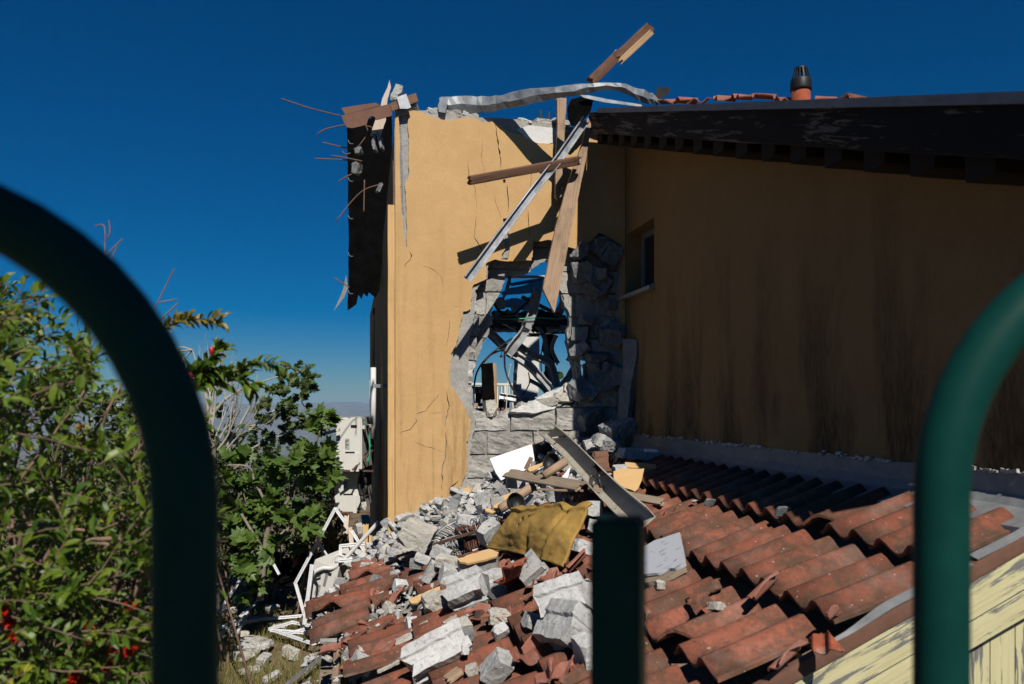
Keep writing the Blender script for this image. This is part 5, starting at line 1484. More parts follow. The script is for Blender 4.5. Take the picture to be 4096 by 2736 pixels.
faced([zp(*q) for q in [(800,720),(980,640),(970,675),(900,720),(830,745)]], WR(*zp(890, 700), 0.36), (-0.1, -0.5, 0.9), 0.06, 'ochre faced fragment under the white panel', seed=8)
faced([zp(*q) for q in [(100,940),(190,905),(240,930),(235,1000),(100,960)]], WY(*zp(170, 950), -0.06), (0.1, -1, 0.3), 0.05, 'ochre flake peeling from the foot of the wall', seed=9)
faced([zp(*q) for q in [(360,1130),(430,1135),(480,1160),(450,1180),(370,1160)]], WR(*zp(420, 1155), 0.27), (0, -0.5, 1), 0.03, 'tiny ochre chip above the wire grille', seed=10)
# red tile pieces that stand out
o = shard(*rsu(WR(2062, 2293, 0.17)), 0.9, (0.5, -0.2, 0.7), 'tile_red', SHARDS[3], 'bright red curved tile fragment dusted with mortar', 'tile fragments')
o['group'] = 'standout tile fragments'
for (px, py, sc, e, key, sh, lb) in [
    (2200, 2330, 1.1, (0.2, 0.7, 0.4), 'tile_fresh', 5, 'curled tile fragment standing beside the thin rod'),
    (2155, 2420, 1.25, (0.1, 0.1, 0.2), 'tile', 6, 'wide tile fragment tipped up above the pale stone'),
    (2310, 2235, 1.1, (0.4, 0.3, 0.1), 'tile_fresh', 7, 'long broken tile edge under the foam sheet'),
    (2160, 2560, 1.2, (0.9, 0.1, 0.1), 'tile_fresh', 8, 'tile piece showing its thick broken edge'),
    (2260, 2660, 0.9, (0.2, 0.2, 0.9), 'tile_fresh', 9, 'dusty pink tile piece low beside the fence post'),
    (2180, 2690, 0.9, (0.5, 0.1, 1.4), 'tile_fresh', 10, 'pink tile piece overlapping another near the bottom edge'),
    (3050, 2345, 0.9, (0.5, 0.1, 0.3), 'tile_fresh', 11, 'pink broken tile edge lying on the slipped course'),
    (3330, 2440, 0.6, (0.8, 0.2, 0.1), 'tile_fresh', 12, 'pink tile edge by the gap near the verge'),
    (3140, 2620, 0.7, (0.6, 0.1, 0.2), 'tile_fresh', 13, 'long broken tile edge low beside the verge'),
    (3290, 2560, 0.6, (0.2, 0.2, 0.9), 'tile_red', 3, 'orange red tile piece against the rusty verge strip')]:
    s, u, h = rsu(WR(px, py, 0.12)); shard(s, u, 0.11, sc * 0.55, e, key, SHARDS[sh], lb, 'standout tile fragments')
# timber, metal and household wreckage on the heap
ch = thing('steel_trough', 'long beige painted steel trough leaning from the wall onto the tiles', 'steel channel', WR(*zp(2010, 1270), 0.05))
ca, cb = WY(*zp(1030, 330), -0.16), WR(*zp(2030, 1290), 0.16)
cpts = [ca + (cb - ca) * (k / 10) + V((0, 0, 0.012 * math.sin(k * 0.6))) for k in range(11)]
section('trough', cpts, [(-0.062, 0.07), (-0.068, 0.07), (-0.068, -0.01), (0.068, -0.01), (0.068, 0.075), (0.060, 0.075)], T['channel'], ch, up=V((-0.75, -0.35, 0.75)), thick=0.006, crease=0.04, seed=3)
for t_, lb in ((0.17, 'rung'), (0.66, 'rung')):
    c = ca + (cb - ca) * t_
    timber(lb, c + V((-0.06, 0, 0.03)), c + V((0.07, 0.01, 0.045)), 0.035, 0.008, T['channel'], ch, seed=4, seg=2)
mb = MB(); mb.tube(smooth_line([WY(*zp(1130, 310), -0.2), WY(*zp(1240, 420), -0.3), WY(*zp(1440, 590), -0.45), WR(*zp(1520, 760), 0.33), WR(*zp(1580, 910), 0.28)], 5), 0.013, 8)
tag(mb.build('flexible_pipe', T['cable'], None, True), 'grey flexible pipe drooping over the steel trough', 'pipe')
tag(timber('weathered_plank', WR(*zp(590, 765), 0.42), WR(*zp(1370, 905), 0.33), 0.095, 0.02, T['wood_grey'], up=V((-0.2, -0.8, 0.7)), snap0=0.06, snap1=0.03, seed=51), 'weathered brown plank lying across the heap under the trough', 'plank')
tag(timber('weathered_plank', WR(*zp(1480, 925), 0.24), WR(*zp(2235, 1068), 0.09), 0.055, 0.02, T['wood_grey'], up=V((-0.2, -0.8, 0.7)), snap1=0.05, seed=52), 'narrow brown plank lying from the trough onto the shaded tiles', 'plank')
tag(timber('thin_lath', WR(*zp(915, 930), 0.38), WR(*zp(1385, 950), 0.30), 0.014, 0.012, T['wood_old'], seed=53), 'thin lath lying below the weathered plank', 'lath')
tag(timber('wood_offcut', WR(*zp(790, 720), 0.42), WR(*zp(850, 600), 0.48), 0.03, 0.02, T['wood_old'], seed=54, up=V((0, -1, 0))), 'short wood offcut leaning on the white panel', 'wood offcut')
tag(timber('brown_board', WR(*zp(1500, 650), 0.34), WR(*zp(1670, 640), 0.30), 0.14, 0.02, T['wood_brown'], up=V((-0.4, -0.8, 0.3)), snap0=0.05, snap1=0.05, seed=55), 'broken dark brown board right of the steel trough', 'board')
tag(timber('wood_wedge', WR(*zr(700, 1540), 0.09), WR(*zr(880, 1400), 0.10), 0.07, 0.025, T['wood_old'], up=RN, snap0=0.03, snap1=0.06, seed=56), 'short weathered wood offcut low on the tiles', 'wood offcut')
tag(timber('thin_bar', WR(*z3(560, 775), 0.20), WR(*z3(1120, 598), 0.24), 0.022, 0.02, T['wood_brown'], seed=57, seg=10), 'thin brown bar lying under the wire grille', 'bar')
tag(timber('thin_rod', WR(2214, 2368, 0.08), WR(2220, 2285, 0.10), 0.007, 0.007, T['rebar'], seed=58, seg=2), 'thin rusty rod standing upright on the tiles', 'rod')
tag(timber('batten_scrap', WR(*z4(300, 1210), 0.02), WR(*z4(250, 1080), 0.02), 0.05, 0.02, T['wood_grey'], seed=59, up=RN), 'grey batten scrap showing in a gap beside the fence post', 'batten')
mb = MB(); L0, L1 = WR(*zp(520, 1140), 0.30), WR(*zp(880, 890), 0.34)
mb.tube([L0 + (L1 - L0) * (k / 6) + noise.noise_vector(V((k, 0, 0))) * 0.004 for k in range(7)], 0.031, 14)
fr = frame(L0, L1)
tag(mb.build('round_log', T['wood_old'], None, True, M=fr), 'round weathered log lying beside the black bowl', 'log')
mb = MB(); L0, L1 = WR(*zp(980, 790), 0.40), WR(*zp(1210, 640), 0.42)
mb.tube([L0, (L0 + L1) / 2, L1], 0.028, 12); tag(mb.build('round_log', T['wood_old'], None, True, M=frame(L0, L1)), 'second round log under the upper end of the trough', 'log')
# white panel with its black glass strip
wpn = V((0.05, -1, 0.5)); wpo = WY(*zp(640, 640), -0.16)
pn = thing('cabinet_front', 'white cabinet panel with a black glass strip leaning on the blocks', 'panel', wpo)
slab('panel', [zp(*q) for q in [(415,612),(640,535),(855,462),(885,640),(780,735),(700,745),(535,838),(480,760)]], wpo, wpn, V((1, 0, 0.3)), 0.02, T['white_board'], pn)
slab('glass_strip', [zp(*q) for q in [(858,464),(1020,440),(1100,520),(1115,560),(885,640)]], wpo + V((0, 0.0, 0.0)), wpn, V((1, 0, 0.3)), 0.018, T['glass'], pn)
slab('brown_edge', [zp(*q) for q in [(413,610),(640,532),(830,458),(985,402),(1000,412),(855,466),(640,541),(418,618)]], wpo - wpn.normalized() * 0.021, wpn, V((1, 0, 0.3)), 0.006, T['wood_old'], pn)
tag(slab('white_scrap', [zp(*q) for q in [(985,400),(1060,395),(1110,470),(1100,520),(1020,445),(880,460)]], wpo - wpn.normalized() * 0.05, wpn, V((1, 0, 0)), 0.015, T['white_board'], None, 0.004, 2), 'white board scrap behind the upper end of the trough', 'board')
tag(slab('white_scrap', [zp(*q) for q in [(1170,800),(1260,690),(1240,780),(1215,835),(1160,830)]], WR(*zp(1210, 770), 0.34), (0.2, -1, 0.4), V((1, 0, 0)), 0.015, T['white_board'], None, 0.004, 3), 'small white board scrap under the trough', 'board')
tag(slab('white_scrap', [zp(*q) for q in [(2030,505),(2170,520),(2172,545),(2030,528)]], WR(*zp(2100, 525), 0.2), (-0.2, -1, 0.4), V((1, 0, 0)), 0.02, T['white_board'], None, 0.002, 4), 'pale strip at the edge of the deep shadow', 'board')
# black bowl
def bowl(c, axis, r, label):
    ax = V(axis).normalized(); a = ax.orthogonal().normalized(); b2 = ax.cross(a)
    mb = MB(); n = 24; rings = []
    prof = [(1.0, 0.0), (0.97, -0.25), (0.85, -0.55), (0.6, -0.78), (0.3, -0.86), (0.0, -0.88), (0.0, -0.94), (0.35, -0.92), (0.68, -0.82), (0.92, -0.56), (1.03, -0.2), (1.05, 0.0)]
    for pr, ph in prof:
        st = len(mb.v)
        for k in range(n):
            t = 2 * math.pi * k / n
            mb.v.append(c + (a * math.cos(t) + b2 * math.sin(t)) * r * max(pr, 0.002) + ax * r * ph)
        rings.append(st)
    for p_, q_ in zip(rings, rings[1:] + rings[:1]):
        for k in range(n): mb.f.append((p_ + k, p_ + (k + 1) % n, q_ + (k + 1) % n, q_ + k))
    return tag(mb.build('black_bowl', T['black'], None, True), label, 'bowl')
bowl(WR(*zp(700, 1065), 0.33), (0.35, -0.8, 0.45), 0.062, 'black bowl lying on its side next to the round log')
bowl(WR(*zp(1050, 640), 0.42), (-0.6, -0.6, 0.4), 0.06, 'dark round pan half buried under the white panel')
cable([(870,760),(930,720),(1000,690),(1040,680)], 0.40, 0.006, 'thin white hose on the rubble beside the dark pan', 'white_plastic', 'loose wires on the heap', fn=lambda x, y, h: WR(*zp(x, y), h))
# wire grille (spring base) bent over the heap
gr = thing('wire_grille', 'bent grille of dark springy wire lying on the heap', 'wire grille', WR(*z3(960, 640), 0.2))
top = smooth_line([WR(*z3(*q), 0.25) for q in [(742,712),(800,640),(880,585),(1000,542),(1100,530),(1192,545)]], 6)
low = smooth_line([WR(*z3(*q), 0.20) for q in [(760,722),(850,672),(940,650),(1030,640),(1110,610),(1192,552)]], 6)
for nm, pl, r in (('upper_rail', top, 0.006), ('lower_rail', low, 0.007)):
    mb = MB(); mb.tube(pl, r, 8); mb.build(nm, T['stud'], gr, True)
for k in range(1, len(top) - 1):
    a, b2 = top[k], low[min(k + 1, len(low) - 1)]
    m = (a + b2) / 2 + V((0, -0.015, 0.012)) + noise.noise_vector(V((k * 0.9, 0, 0))) * 0.012
    mb = MB(); mb.tube(smooth_line([a, m, b2], 4), 0.0035, 6); mb.build('wire', T['black'] if k % 3 else T['stud'], gr, True)
for k in range(7):
    c = WR(*z3(985 + 18 * k, 575 + 6 * math.sin(k)), 0.24)
    pts = [c + V((0.022 * math.cos(t * 1.05), 0.006 * t, 0.03 * math.sin(t * 1.05) + 0.004 * t)) for t in range(7)]
    mb = MB(); mb.tube(smooth_line(pts, 3), 0.003, 5); mb.build('spring', T['galv'], gr, True)
for k in range(8):
    a = WR(*z3(770 + 20 * k, 712 - 6 * k), 0.2); mb = MB()
    mb.tube(smooth_line([a, a + V((0.01, -0.03, -0.02)), a + V((0.03 - 0.01 * (k % 3), -0.03, -0.055))], 3), 0.003, 5); mb.build('wire', T['stud'], gr, True)
# dirty ochre foam sheet draped over the rubble
def foam():
    TLc, TRc, BRc, BLc = WR(*z3(1262, 478), 0.34), WR(*z3(1712, 452), 0.30), WR(*z3(1535, 826), 0.10), WR(*z3(1088, 718), 0.16)
    nx, ny = 56, 40
    nrm = ((TRc - TLc).cross(TLc - BLc)).normalized()
    if nrm.y > 0: nrm = -nrm
    vs, fs = [], []
    for j in range(ny + 1):
        v = j / ny
        for i in range(nx + 1):
            u = i / nx
            p = TLc * (1 - u) * (1 - v) + TRc * u * (1 - v) + BRc * u * v + BLc * (1 - u) * v
            ed = 0.02 * noise.noise(V((u * 5, v * 5, 3)))
            p = p + (TRc - TLc).normalized() * (0.03 * noise.noise(V((v * 5, 1, 0))) * (1 - 2 * abs(u - .5))) 
            bul = 0.050 * math.sin(math.pi * u) * math.sin(math.pi * min(1, v * 1.05)) + 0.018 * noise.noise(V((u * 3.2, v * 2.6, 8)))
            # folds radiating from the lower corner, and the long crease near the right edge
            fold = -0.030 * math.exp(-((u - 0.42 - 0.10 * v) / 0.035) ** 2) * sstep(0.25, 0.9, v)
            fold += 0.020 * math.exp(-((u - 0.86 + 0.10 * v) / 0.02) ** 2) * sstep(0.05, 0.4, v)
            fold -= 0.018 * math.exp(-((u - 0.80 + 0.10 * v) / 0.03) ** 2)
            fold += 0.022 * math.exp(-((v - 0.06 - 0.05 * math.sin(u * 9)) / 0.04) ** 2)
            fine = 0.005 * noise.noise(V((u * 17, v * 13, 2))) + 0.0025 * noise.noise(V((u * 45, v * 36, 2)))
            vs.append(p + nrm * (bul + fold + fine + ed * 0.3) + (TLc - BLc).normalized() * (0.03 * noise.noise(V((u * 7, 0, 5))) * (1 - v) + 0.03 * math.sin(u * math.pi) * (1 if v > .5 else 0) * (v - .5)))
    tears = [(0.30, 0.30, 0.055, 0.028, 0.9), (0.36, 0.22, 0.05, 0.022, -0.2), (0.30, 0.45, 0.02, 0.03, 0.4)]
    for j in range(ny):
        for i in range(nx):
            u, v = (i + .5) / nx, (j + .5) / ny
            hole = False
            for (cu, cv, a, b2, t) in tears:
                du, dv = u - cu, v - cv
                x, y = du * math.cos(t) + dv * math.sin(t), -du * math.sin(t) + dv * math.cos(t)
                if (x / a) ** 2 + (y / b2) ** 2 < 1 + 0.7 * noise.noise(V((u * 40, v * 40, 0))): hole = True
            if hole: continue
            a = j * (nx + 1) + i
            fs.append((a, a + nx + 1, a + nx + 2, a + 1))
    me = bpy.data.meshes.new('foam_sheet')
    c = centred(vs)
    me.from_pydata([tuple(v - c) for v in vs], [], fs)
    me.polygons.foreach_set('use_smooth', [True] * len(me.polygons))
    o = mesh_obj('foam_sheet', me, T['foam'], None, Matrix.Translation(c))
    md = o.modifiers.new('t', 'SOLIDIFY'); md.thickness = 0.016; md.offset = -1
    tag(o, 'torn dirty yellow foam sheet draped over the rubble', 'foam sheet')
foam()
tag(slab('flecked_board', [z4(*q) for q in [(236,812),(300,775),(440,730),(456,800),(472,903),(420,930),(380,925),(330,955),(240,962)]], WR(*z4(350, 850), 0.13), RN + V((0, -0.1, 0)), V((0.9, 0, 0.4)), 0.012, T['grey_panel'], None, 0.004, 4), 'pale grey flecked panel lying on the tiles by the fence post', 'panel')
tag(slab('soaked_board', [z4(*q) for q in [(245,960),(330,950),(390,928),(470,905),(474,925),(400,965),(330,990),(250,1010)]], WR(*z4(350, 950), 0.10), RN, V((0.9, 0, 0.4)), 0.02, T['wood_grey'], None, 0.006, 6), 'swollen edge of a grey board under the flecked panel', 'board')
for k, (x, y, w, h) in enumerate([(1010, 615, 62, 40), (605, 565, 46, 34)]):
    p = WR(*z4(x, y), 0.10)
    me = rock_mesh('glass_scrap', w * 4 / FPX, 0.01, h * 4 / FPX, 30 + k, 2, 1, 0.04)
    o = mesh_obj('plastic_cap', me, T['galv'], None, orient(p, (0.5, 0.1, 0.2)))
    tag(o, ['pale glassy disc at the shadow edge on the tiles', 'small glassy disc deeper in the shadow on the tiles'][k], 'plastic disc')
for k, (x, y) in enumerate([(1262, 805), (90, 960), (1600, 855)]):
    p = WR(*zr(x, y) if k == 0 else zc(x, y), 0.09) if k < 2 else WR(*z4(640, 1140), 0.09)
    me = rock_mesh('mortar_blob', 0.055, 0.05, 0.03, 60 + k, 3, 1, 0.1)
    tag(mesh_obj('mortar_blob', me, T['rubble_warm'], None, orient(p, (0.3, 0.2, k))), 'small pale dab of mortar stuck on a tile', 'mortar', 'dabs of mortar')
# flakes of white mortar along the eave tiles
rnd = random.Random(9)
for k, (x, y) in enumerate([(240,1035),(360,960),(390,1080),(430,1010),(515,1080),(560,1270),(700,1180),(880,1140),(400,1330),(620,1250),(350,1360),(520,1410),(450,920),(500,1000),(330,1480),(930,1165)]):
    p = WR(*z3(x, y), 0.075)
    me = rock_mesh('mortar_flake', 0.12, 0.045, 0.02, 80 + k, 4, 2, 0.10)
    M = Matrix.Translation(p) @ RM @ Matrix.Rotation(rnd.uniform(-.3, .3), 4, 'Z') @ Matrix.Scale(rnd.uniform(.6, 1.15), 4)
    tag(mesh_obj('mortar_flake', me, T['rubble_warm'], None, M), 'white mortar flake on a tile nearest the %s' % min(LAND, key=lambda q: (WR(*q[1], 0.1) - p).length)[0], 'mortar', 'mortar flakes on the eave tiles')
# leaning lump of render in the shaded inner corner
tag(slab('render_slab', [z2(*q) for q in [(1828,838),(1930,850),(1935,950),(1880,1230),(1860,1440),(1790,1470),(1800,1250),(1830,1050)]], WX(*z2(1880, 1100), -0.05), (-1, -0.3, 0.05), V((0, 0, 1)), 0.05, T['rubble_blue'], None, 0.02, 5), 'tall slab of grey render leaning in the shaded inner corner', 'render slab')

# ================================================================== beside the house: air conditioners, frames, wreckage
def ac_unit(label, loc, rotz=0.0, M=None, open_end=False, fs=1):
    M = M or (Matrix.Translation(V(loc)) @ Matrix.Rotation(rotz, 4, 'Z'))
    r = bpy.data.objects.new('air_conditioner', None); r.empty_display_size = 0.1
    link(r, M); tag(r, label, 'air conditioner', 'outdoor air conditioners')
    def put(name, mb, mat, parent=r, smooth=False):
        me = bpy.data.meshes.new(name); me.from_pydata([tuple(v) for v in mb.v], [], mb.f)
        if smooth: me.polygons.foreach_set('use_smooth', [True] * len(me.polygons))
        return mesh_obj(name, me, T[mat], parent, M)
    D, L, H = 0.28, 0.80, 0.60           # depth (x), length (y), height (z); the end at -y faces the street
    bm = bmesh.new(); bmesh.ops.create_cube(bm, size=1)
    for v in bm.verts: v.co = V((v.co.x * D, v.co.y * L, (v.co.z + .5) * H))
    bmesh.ops.bevel(bm, geom=bm.edges[:], offset=0.012, segments=2, affect='EDGES')
    me = bm_to_mesh(bm, 'casing'); mesh_obj('casing', me, T['ac'], r, M)
    y = -L / 2
    mb = MB(); xa, xb = sorted((fs * (-D / 2 - 0.012), fs * (-D / 2 + 0.05))); mb.box((xa, y - 0.002, -0.004), (xb, y + 0.25, H + 0.004)); put('front_edge', mb, 'ac')
    mb = MB(); mb.box((-0.06, y - 0.022, -0.015), (0.11, y - 0.003, 0.19)); put('service_cover', mb, 'ac_grey' if open_end else 'ac')
    mb = MB(); mb.box((0.015, y - 0.006, H - 0.115), (0.085, y - 0.003, H - 0.085)); put('handle_recess', mb, 'black')
    mb = MB(); mb.box((-0.05, y - 0.005, H - 0.36), (0.0, y - 0.003, H - 0.24)); st = put('rating_label', mb, 'ac_grey')
    mb = MB()
    for k in range(6): mb.box((-0.048, y - 0.0065, H - 0.262 - 0.016 * k), (-0.006 - 0.012 * (k % 3), y - 0.0055, H - 0.256 - 0.016 * k))
    put('print', mb, 'black', st)
    mb = MB()
    for k in range(6): mb.box((-0.05, y - 0.007, H - 0.395 - 0.009 * k), (0.06, y - 0.003, H - 0.391 - 0.009 * k))
    put('louvres', mb, 'black')
    # fan opening and guard on the long side
    x = fs * (-D / 2 - 0.003)
    mb = MB(); n = 32
    for (r0, dx) in ((0.0, 0.004), (0.235, 0.004)): pass
    c = V((x, -0.08, H / 2))
    ring = [c + V((0, 0.24 * math.cos(2 * math.pi * k / n), 0.24 * math.sin(2 * math.pi * k / n))) for k in range(n)]
    nv = len(mb.v); mb.v += ring; mb.f.append(tuple(range(nv, nv + n))); put('fan_opening', mb, 'black')
    mb = MB()
    for rr in [0.03 + 0.024 * k for k in range(9)]:
        mb.tube([c + V((-0.012 * fs, rr * math.cos(2 * math.pi * k / 24), rr * math.sin(2 * math.pi * k / 24))) for k in range(25)], 0.0028, 4, False)
    for k in range(12):
        a = 2 * math.pi * k / 12; mb.bar(c + V((-0.012 * fs, 0.02 * math.cos(a), 0.02 * math.sin(a))), c + V((-0.012 * fs, 0.24 * math.cos(a), 0.24 * math.sin(a))), 0.004, 0.004)
    put('fan_guard', mb, 'ac')
    if open_end:
        mb = MB(); mb.box((-0.09, y - 0.006, 0.06), (0.01, y - 0.003, 0.20)); put('terminal_box', mb, 'black')
        mb = MB(); mb.box((0.02, y - 0.006, 0.36), (0.05, y - 0.003, 0.5)); put('blue_label', mb, 'zinc')
        mb = MB(); mb.tube(smooth_line([V((-0.02, y - 0.02, 0.12)), V((-0.01, y - 0.03, 0.25)), V((-0.03, y - 0.03, 0.36)), V((-0.08, y - 0.04, 0.42)), V((-0.02, y - 0.03, 0.46))], 4), 0.010, 7); put('pipe_valve', mb, 'black', smooth=True)
    return r
a0 = W(1416, 1880, 9.1)
ac_unit('upper cream air conditioner fixed high on the side of the house', a0 + V((0.03, 0.4, 0)), YAW * -1.0)
a1 = W(1412, 2046, 9.3)
ac_unit('lower air conditioner in shade under the upper one', a1 + V((0.02, 0.4, 0)), -YAW)
fc = W(*z8(335, 1520), 8.4)
Mf = Matrix.Translation(fc + V((0, 0.25, 0))) @ Matrix.Rotation(0.55, 4, 'Z') @ Matrix.Rotation(0.24, 4, 'Y') @ Matrix.Rotation(math.pi, 4, 'Z') @ Matrix.Translation(V((0, 0, 0)))
Mf = Matrix.Translation(fc + V((0.05, 0.3, 0))) @ Matrix.Rotation(-0.35, 4, 'Z') @ Matrix.Rotation(0.28, 4, 'Y') @ Matrix.Scale(-1, 4, V((1, 0, 0)))
Mf = Matrix.Translation(fc + V((0.02, 0.3, 0.02))) @ Matrix.Rotation(-0.45, 4, 'Z') @ Matrix.Rotation(0.26, 4, 'Y')
ac_unit('fallen cream air conditioner with its wiring bared beside the eave', None, M=Mf, open_end=True, fs=-1)
# brackets and pipes on the side wall
for (a, b, w, m) in [(W(1362,1882,9.0), W(1492,1884,9.3), 0.02, 'rust'), (W(1410,1880,9.0), W(1490,1800,9.3), 0.016, 'rust'), (W(1362,2050,9.2), W(1480,2050,9.4), 0.02, 'rust'), (W(1268,1743,9.0), W(1360,1718,9.0), 0.035, 'rail'), (W(1452,1710,9.1), W(1480,1703,9.3), 0.035, 'rail')]:
    mb = MB(); mb.bar(a, b, w, w); mb.build('unit_bracket', T[m], house)
mb = MB(); mb.bar(W(1482,1520,9.7), W(1482,1670,9.7), 0.02, 0.02); mb.build('cream_pipe', T['rail'], house)
for k, pl in enumerate([[(1455,1690),(1470,1720),(1480,1790),(1470,1850)], [(1440,1830),(1470,1810),(1488,1780)], [(1430,2040),(1450,2000),(1478,1975)]]):
    mb = MB(); mb.tube(smooth_line([W(x, y, 9.25) for x, y in pl], 5), 0.011, 7); mb.build('refrigerant_pipe', T['cable' if k else 'green_cable'], house, True)
mb = MB(); mb.tube([W(1450 + 14 * math.cos(t), 1940 + 40 * math.sin(t), 9.3) for t in [k * 0.45 for k in range(15)]], 0.02, 8); mb.build('pipe_coil', T['cable'], house, True)
# timbers and rags hanging down under the lower unit
for k, (a, b, w, m) in enumerate([(z8(470,950), z8(500,1260), 0.05, 'wood_pale'), (z8(450,880), z8(440,1000), 0.05, 'wood_pale'), (z8(570,930), z8(555,1270), 0.06, 'post_ochre'), (z8(600,1000), z8(590,1300), 0.04, 'post_ochre')]):
    tag(timber('hanging_batten', W(*a, 8.9), W(*b, 8.8), w, 0.03, T[m], up=V((0, -1, 0)), snap0=0.05, snap1=0.05, seed=k + 200), ['pale batten hanging below the lower air conditioner', 'short pale batten under the air conditioners', 'ochre board behind the bent window bars', 'narrow ochre board next to the house corner'][k], 'batten')
for k, (x, y, w, h) in enumerate([(530,960,40,60),(560,820,30,50),(540,1180,40,60),(585,1110,24,40)]):
    rock(0, 0, w / 1.568, h / 1.568, 900 + k, T['rubble_warm' if k % 2 else 'rubble'], 'lump of masonry lodged between the house side and the bent bars', 'rubble', 'masonry_lump', p=W(*z8(x, y), 8.95), dep=0.08, group='masonry lumps beside the house')
# bent white aluminium window frames
def bars(name, label, segs, Y, w=0.035, mat='white_alu', cat='window frame', t=0.03, fn=None, part='frame_bar'):
    P = [(fn or (lambda x, y: W(*z8(x, y), Y)))(*q) for s in segs for q in s]
    r = thing(name, label, cat, min(P, key=lambda p: p.z), 'bent window frames beside the house')
    i = 0
    for s in segs:
        pts = P[i:i + len(s)]; i += len(s)
        for a, b in zip(pts, pts[1:]):
            mb = MB()
            d = (b - a).normalized()
            mb.bar(a - d * 0.008, b + d * 0.008, w, t, V((0, -1, 0.2)))
            s2 = d.cross(V((0, -1, 0))).normalized()
            for q in (-0.3, 0.3):
                mb.bar(a + s2 * w * q + V((0, -t * 0.55, 0)), b + s2 * w * q + V((0, -t * 0.55, 0)), w * 0.22, t * 0.35, V((0, -1, 0.2)))
            mb.build(part, T[mat], r)
    return r
bars('window_frame', 'tall bent white window frame standing by the fallen air conditioner', [[(378,838),(268,1045),(128,1305),(196,1545)], [(268,1048),(366,1200)], [(378,838),(438,922)]], 8.7)
bars('window_frame', 'narrow white upright leaning against the fallen air conditioner', [[(232,1195),(185,1560)]], 8.15, 0.04)
bars('window_frame', 'small square white frame jutting from the house side', [[(410,1130),(412,1072),(560,1056)], [(482,980),(560,1105)], [(562,1130),(475,1255)]], 8.6)
bars('window_frame', 'level white bar sticking out beside the house corner', [[(405,1165),(652,1146)]], 8.2)
bars('window_frame', 'slanting thin white bar crossing the level one', [[(655,1003),(520,1150)]], 8.3, 0.022)
mb = MB(); mb.tube(smooth_line([W(*z8(*q), 8.25) for q in [(652,920),(560,1020),(440,1150),(370,1208),(300,1212),(245,1240),(225,1285)]], 5), 0.022, 9)
tag(mb.build('white_hose', T['white_plastic'], None, True), 'thick white hose running from the house to the fallen air conditioner', 'hose')
mb = MB(); mb.tube(smooth_line([W(*z8(*q), 8.3) for q in [(368,1195),(372,1150),(400,1128),(435,1140)]], 5), 0.012, 8)
tag(mb.build('white_hose', T['white_plastic'], None, True), 'small looped white hose above the fallen air conditioner', 'hose')
g7 = lambda x, y: WZ(*z7(x, y), 0.12)
bars('window_frame', 'long white frame bar lying across the grass', [[(1366,1112),(1640,1060),(1908,1036)]], 0, fn=g7)
bars('window_frame', 'flattened white window frame lying below the eave', [[(1690,1120),(1830,1078),(2160,1142),(1960,1212),(1690,1120)], [(1700,1128),(2150,1160)], [(1800,1150),(1990,1100)]], 0, fn=g7)
bars('window_frame', 'white frame bar propped on the rubble in the grass', [[(1598,960),(1372,1162)], [(1555,1010),(1490,1140)]], 0, fn=g7)
bars('window_frame', 'grey frame bar under the eave by the grass edge', [[(2160,1180),(1800,1465)]], 0, fn=g7, mat='zinc')
bars('window_frame', 'second grey bar lying parallel under the eave', [[(2200,1330),(2030,1465)]], 0, fn=g7, mat='zinc')
bars('white_pole', 'long white pole leaning in the fig branches', [[(1366,1020),(1480,850),(1610,640),(1650,565)]], 9.3, 0.035, cat='pole', fn=lambda x, y: W(*z7(x, y), 9.3))
bars('white_pole', 'short white stick hanging in the fig branches', [[(1672,560),(1700,690),(1745,775)]], 9.2, 0.03, cat='pole', fn=lambda x, y: W(*z7(x, y), 9.2))
for k, (lp, m, lb) in enumerate([([(1700,760),(1790,680),(1900,640),(1935,700),(1840,860),(1760,850)], 'bitumen', 'dark crumpled sheet lying under the fig tree'), ([(1370,330),(1460,290),(1560,350),(1640,450),(1570,520),(1440,440)], 'wood_dark', 'dark grey slab behind the fig branches'), ([(1390,470),(1480,430),(1600,560),(1500,640),(1400,560)], 'bitumen', 'black wreckage below the dark grey slab'), ([(1560,640),(1700,600),(1800,700),(1700,800),(1600,760)], 'wood_dark', 'dark broken panel in the shade under the fig tree')]):
    slab('wreck_panel', [z7(*q) for q in lp], W(*z7(*lp[0]), 9.7 + 0.2 * k), (0.2, -0.7, 0.7), V((1, 0, 0)), 0.03, T[m], None, 0.03, k, 0.08, label=lb, cat='wreckage')
tag(slab('clay_scrap', [z7(*q) for q in [(1828,690),(1870,670),(1868,700),(1838,716)]], W(*z7(1850, 690), 9.6), (0, -1, 0.5), V((1, 0, 0)), 0.02, T['tile_red'], None, 0.004, 2), 'orange scrap of clay under the fig tree', 'clay scrap')
rnd = random.Random(21)
for k, (x, y, w, h) in enumerate([(1560,1230,150,50),(1600,1190,110,40),(1520,1290,90,60),(1660,1220,80,40),(1700,990,50,30),(1430,1010,40,30),(1650,1310,60,40),(1820,1270,50,70),(1500,1150,70,40),(1950,1300,40,40),(2030,1180,60,40),(1560,1380,50,30),(1700,1420,50,30),(1900,940,40,30),(1750,1100,50,26),(1620,1050,50,24)]):
    rock(0, 0, w * 0.62, h * 0.62, 950 + k, T['rubble_warm' if k % 3 else 'rubble'], '%s pale lump of rubble lying in the dry grass' % ['widest', 'second widest', 'tall', 'flat', 'farthest', 'left edge', 'low', 'upright', 'slanted', 'rightmost', 'eave side', 'nearest', 'lowest', 'house side', 'half buried', 'thin'][k], 'rubble', 'rubble_lump', p=WZ(*z7(x, y), 0.06), dep=0.2, group='pale rubble in the grass', rough=0.12, rot=(0.1, 0.2, k))

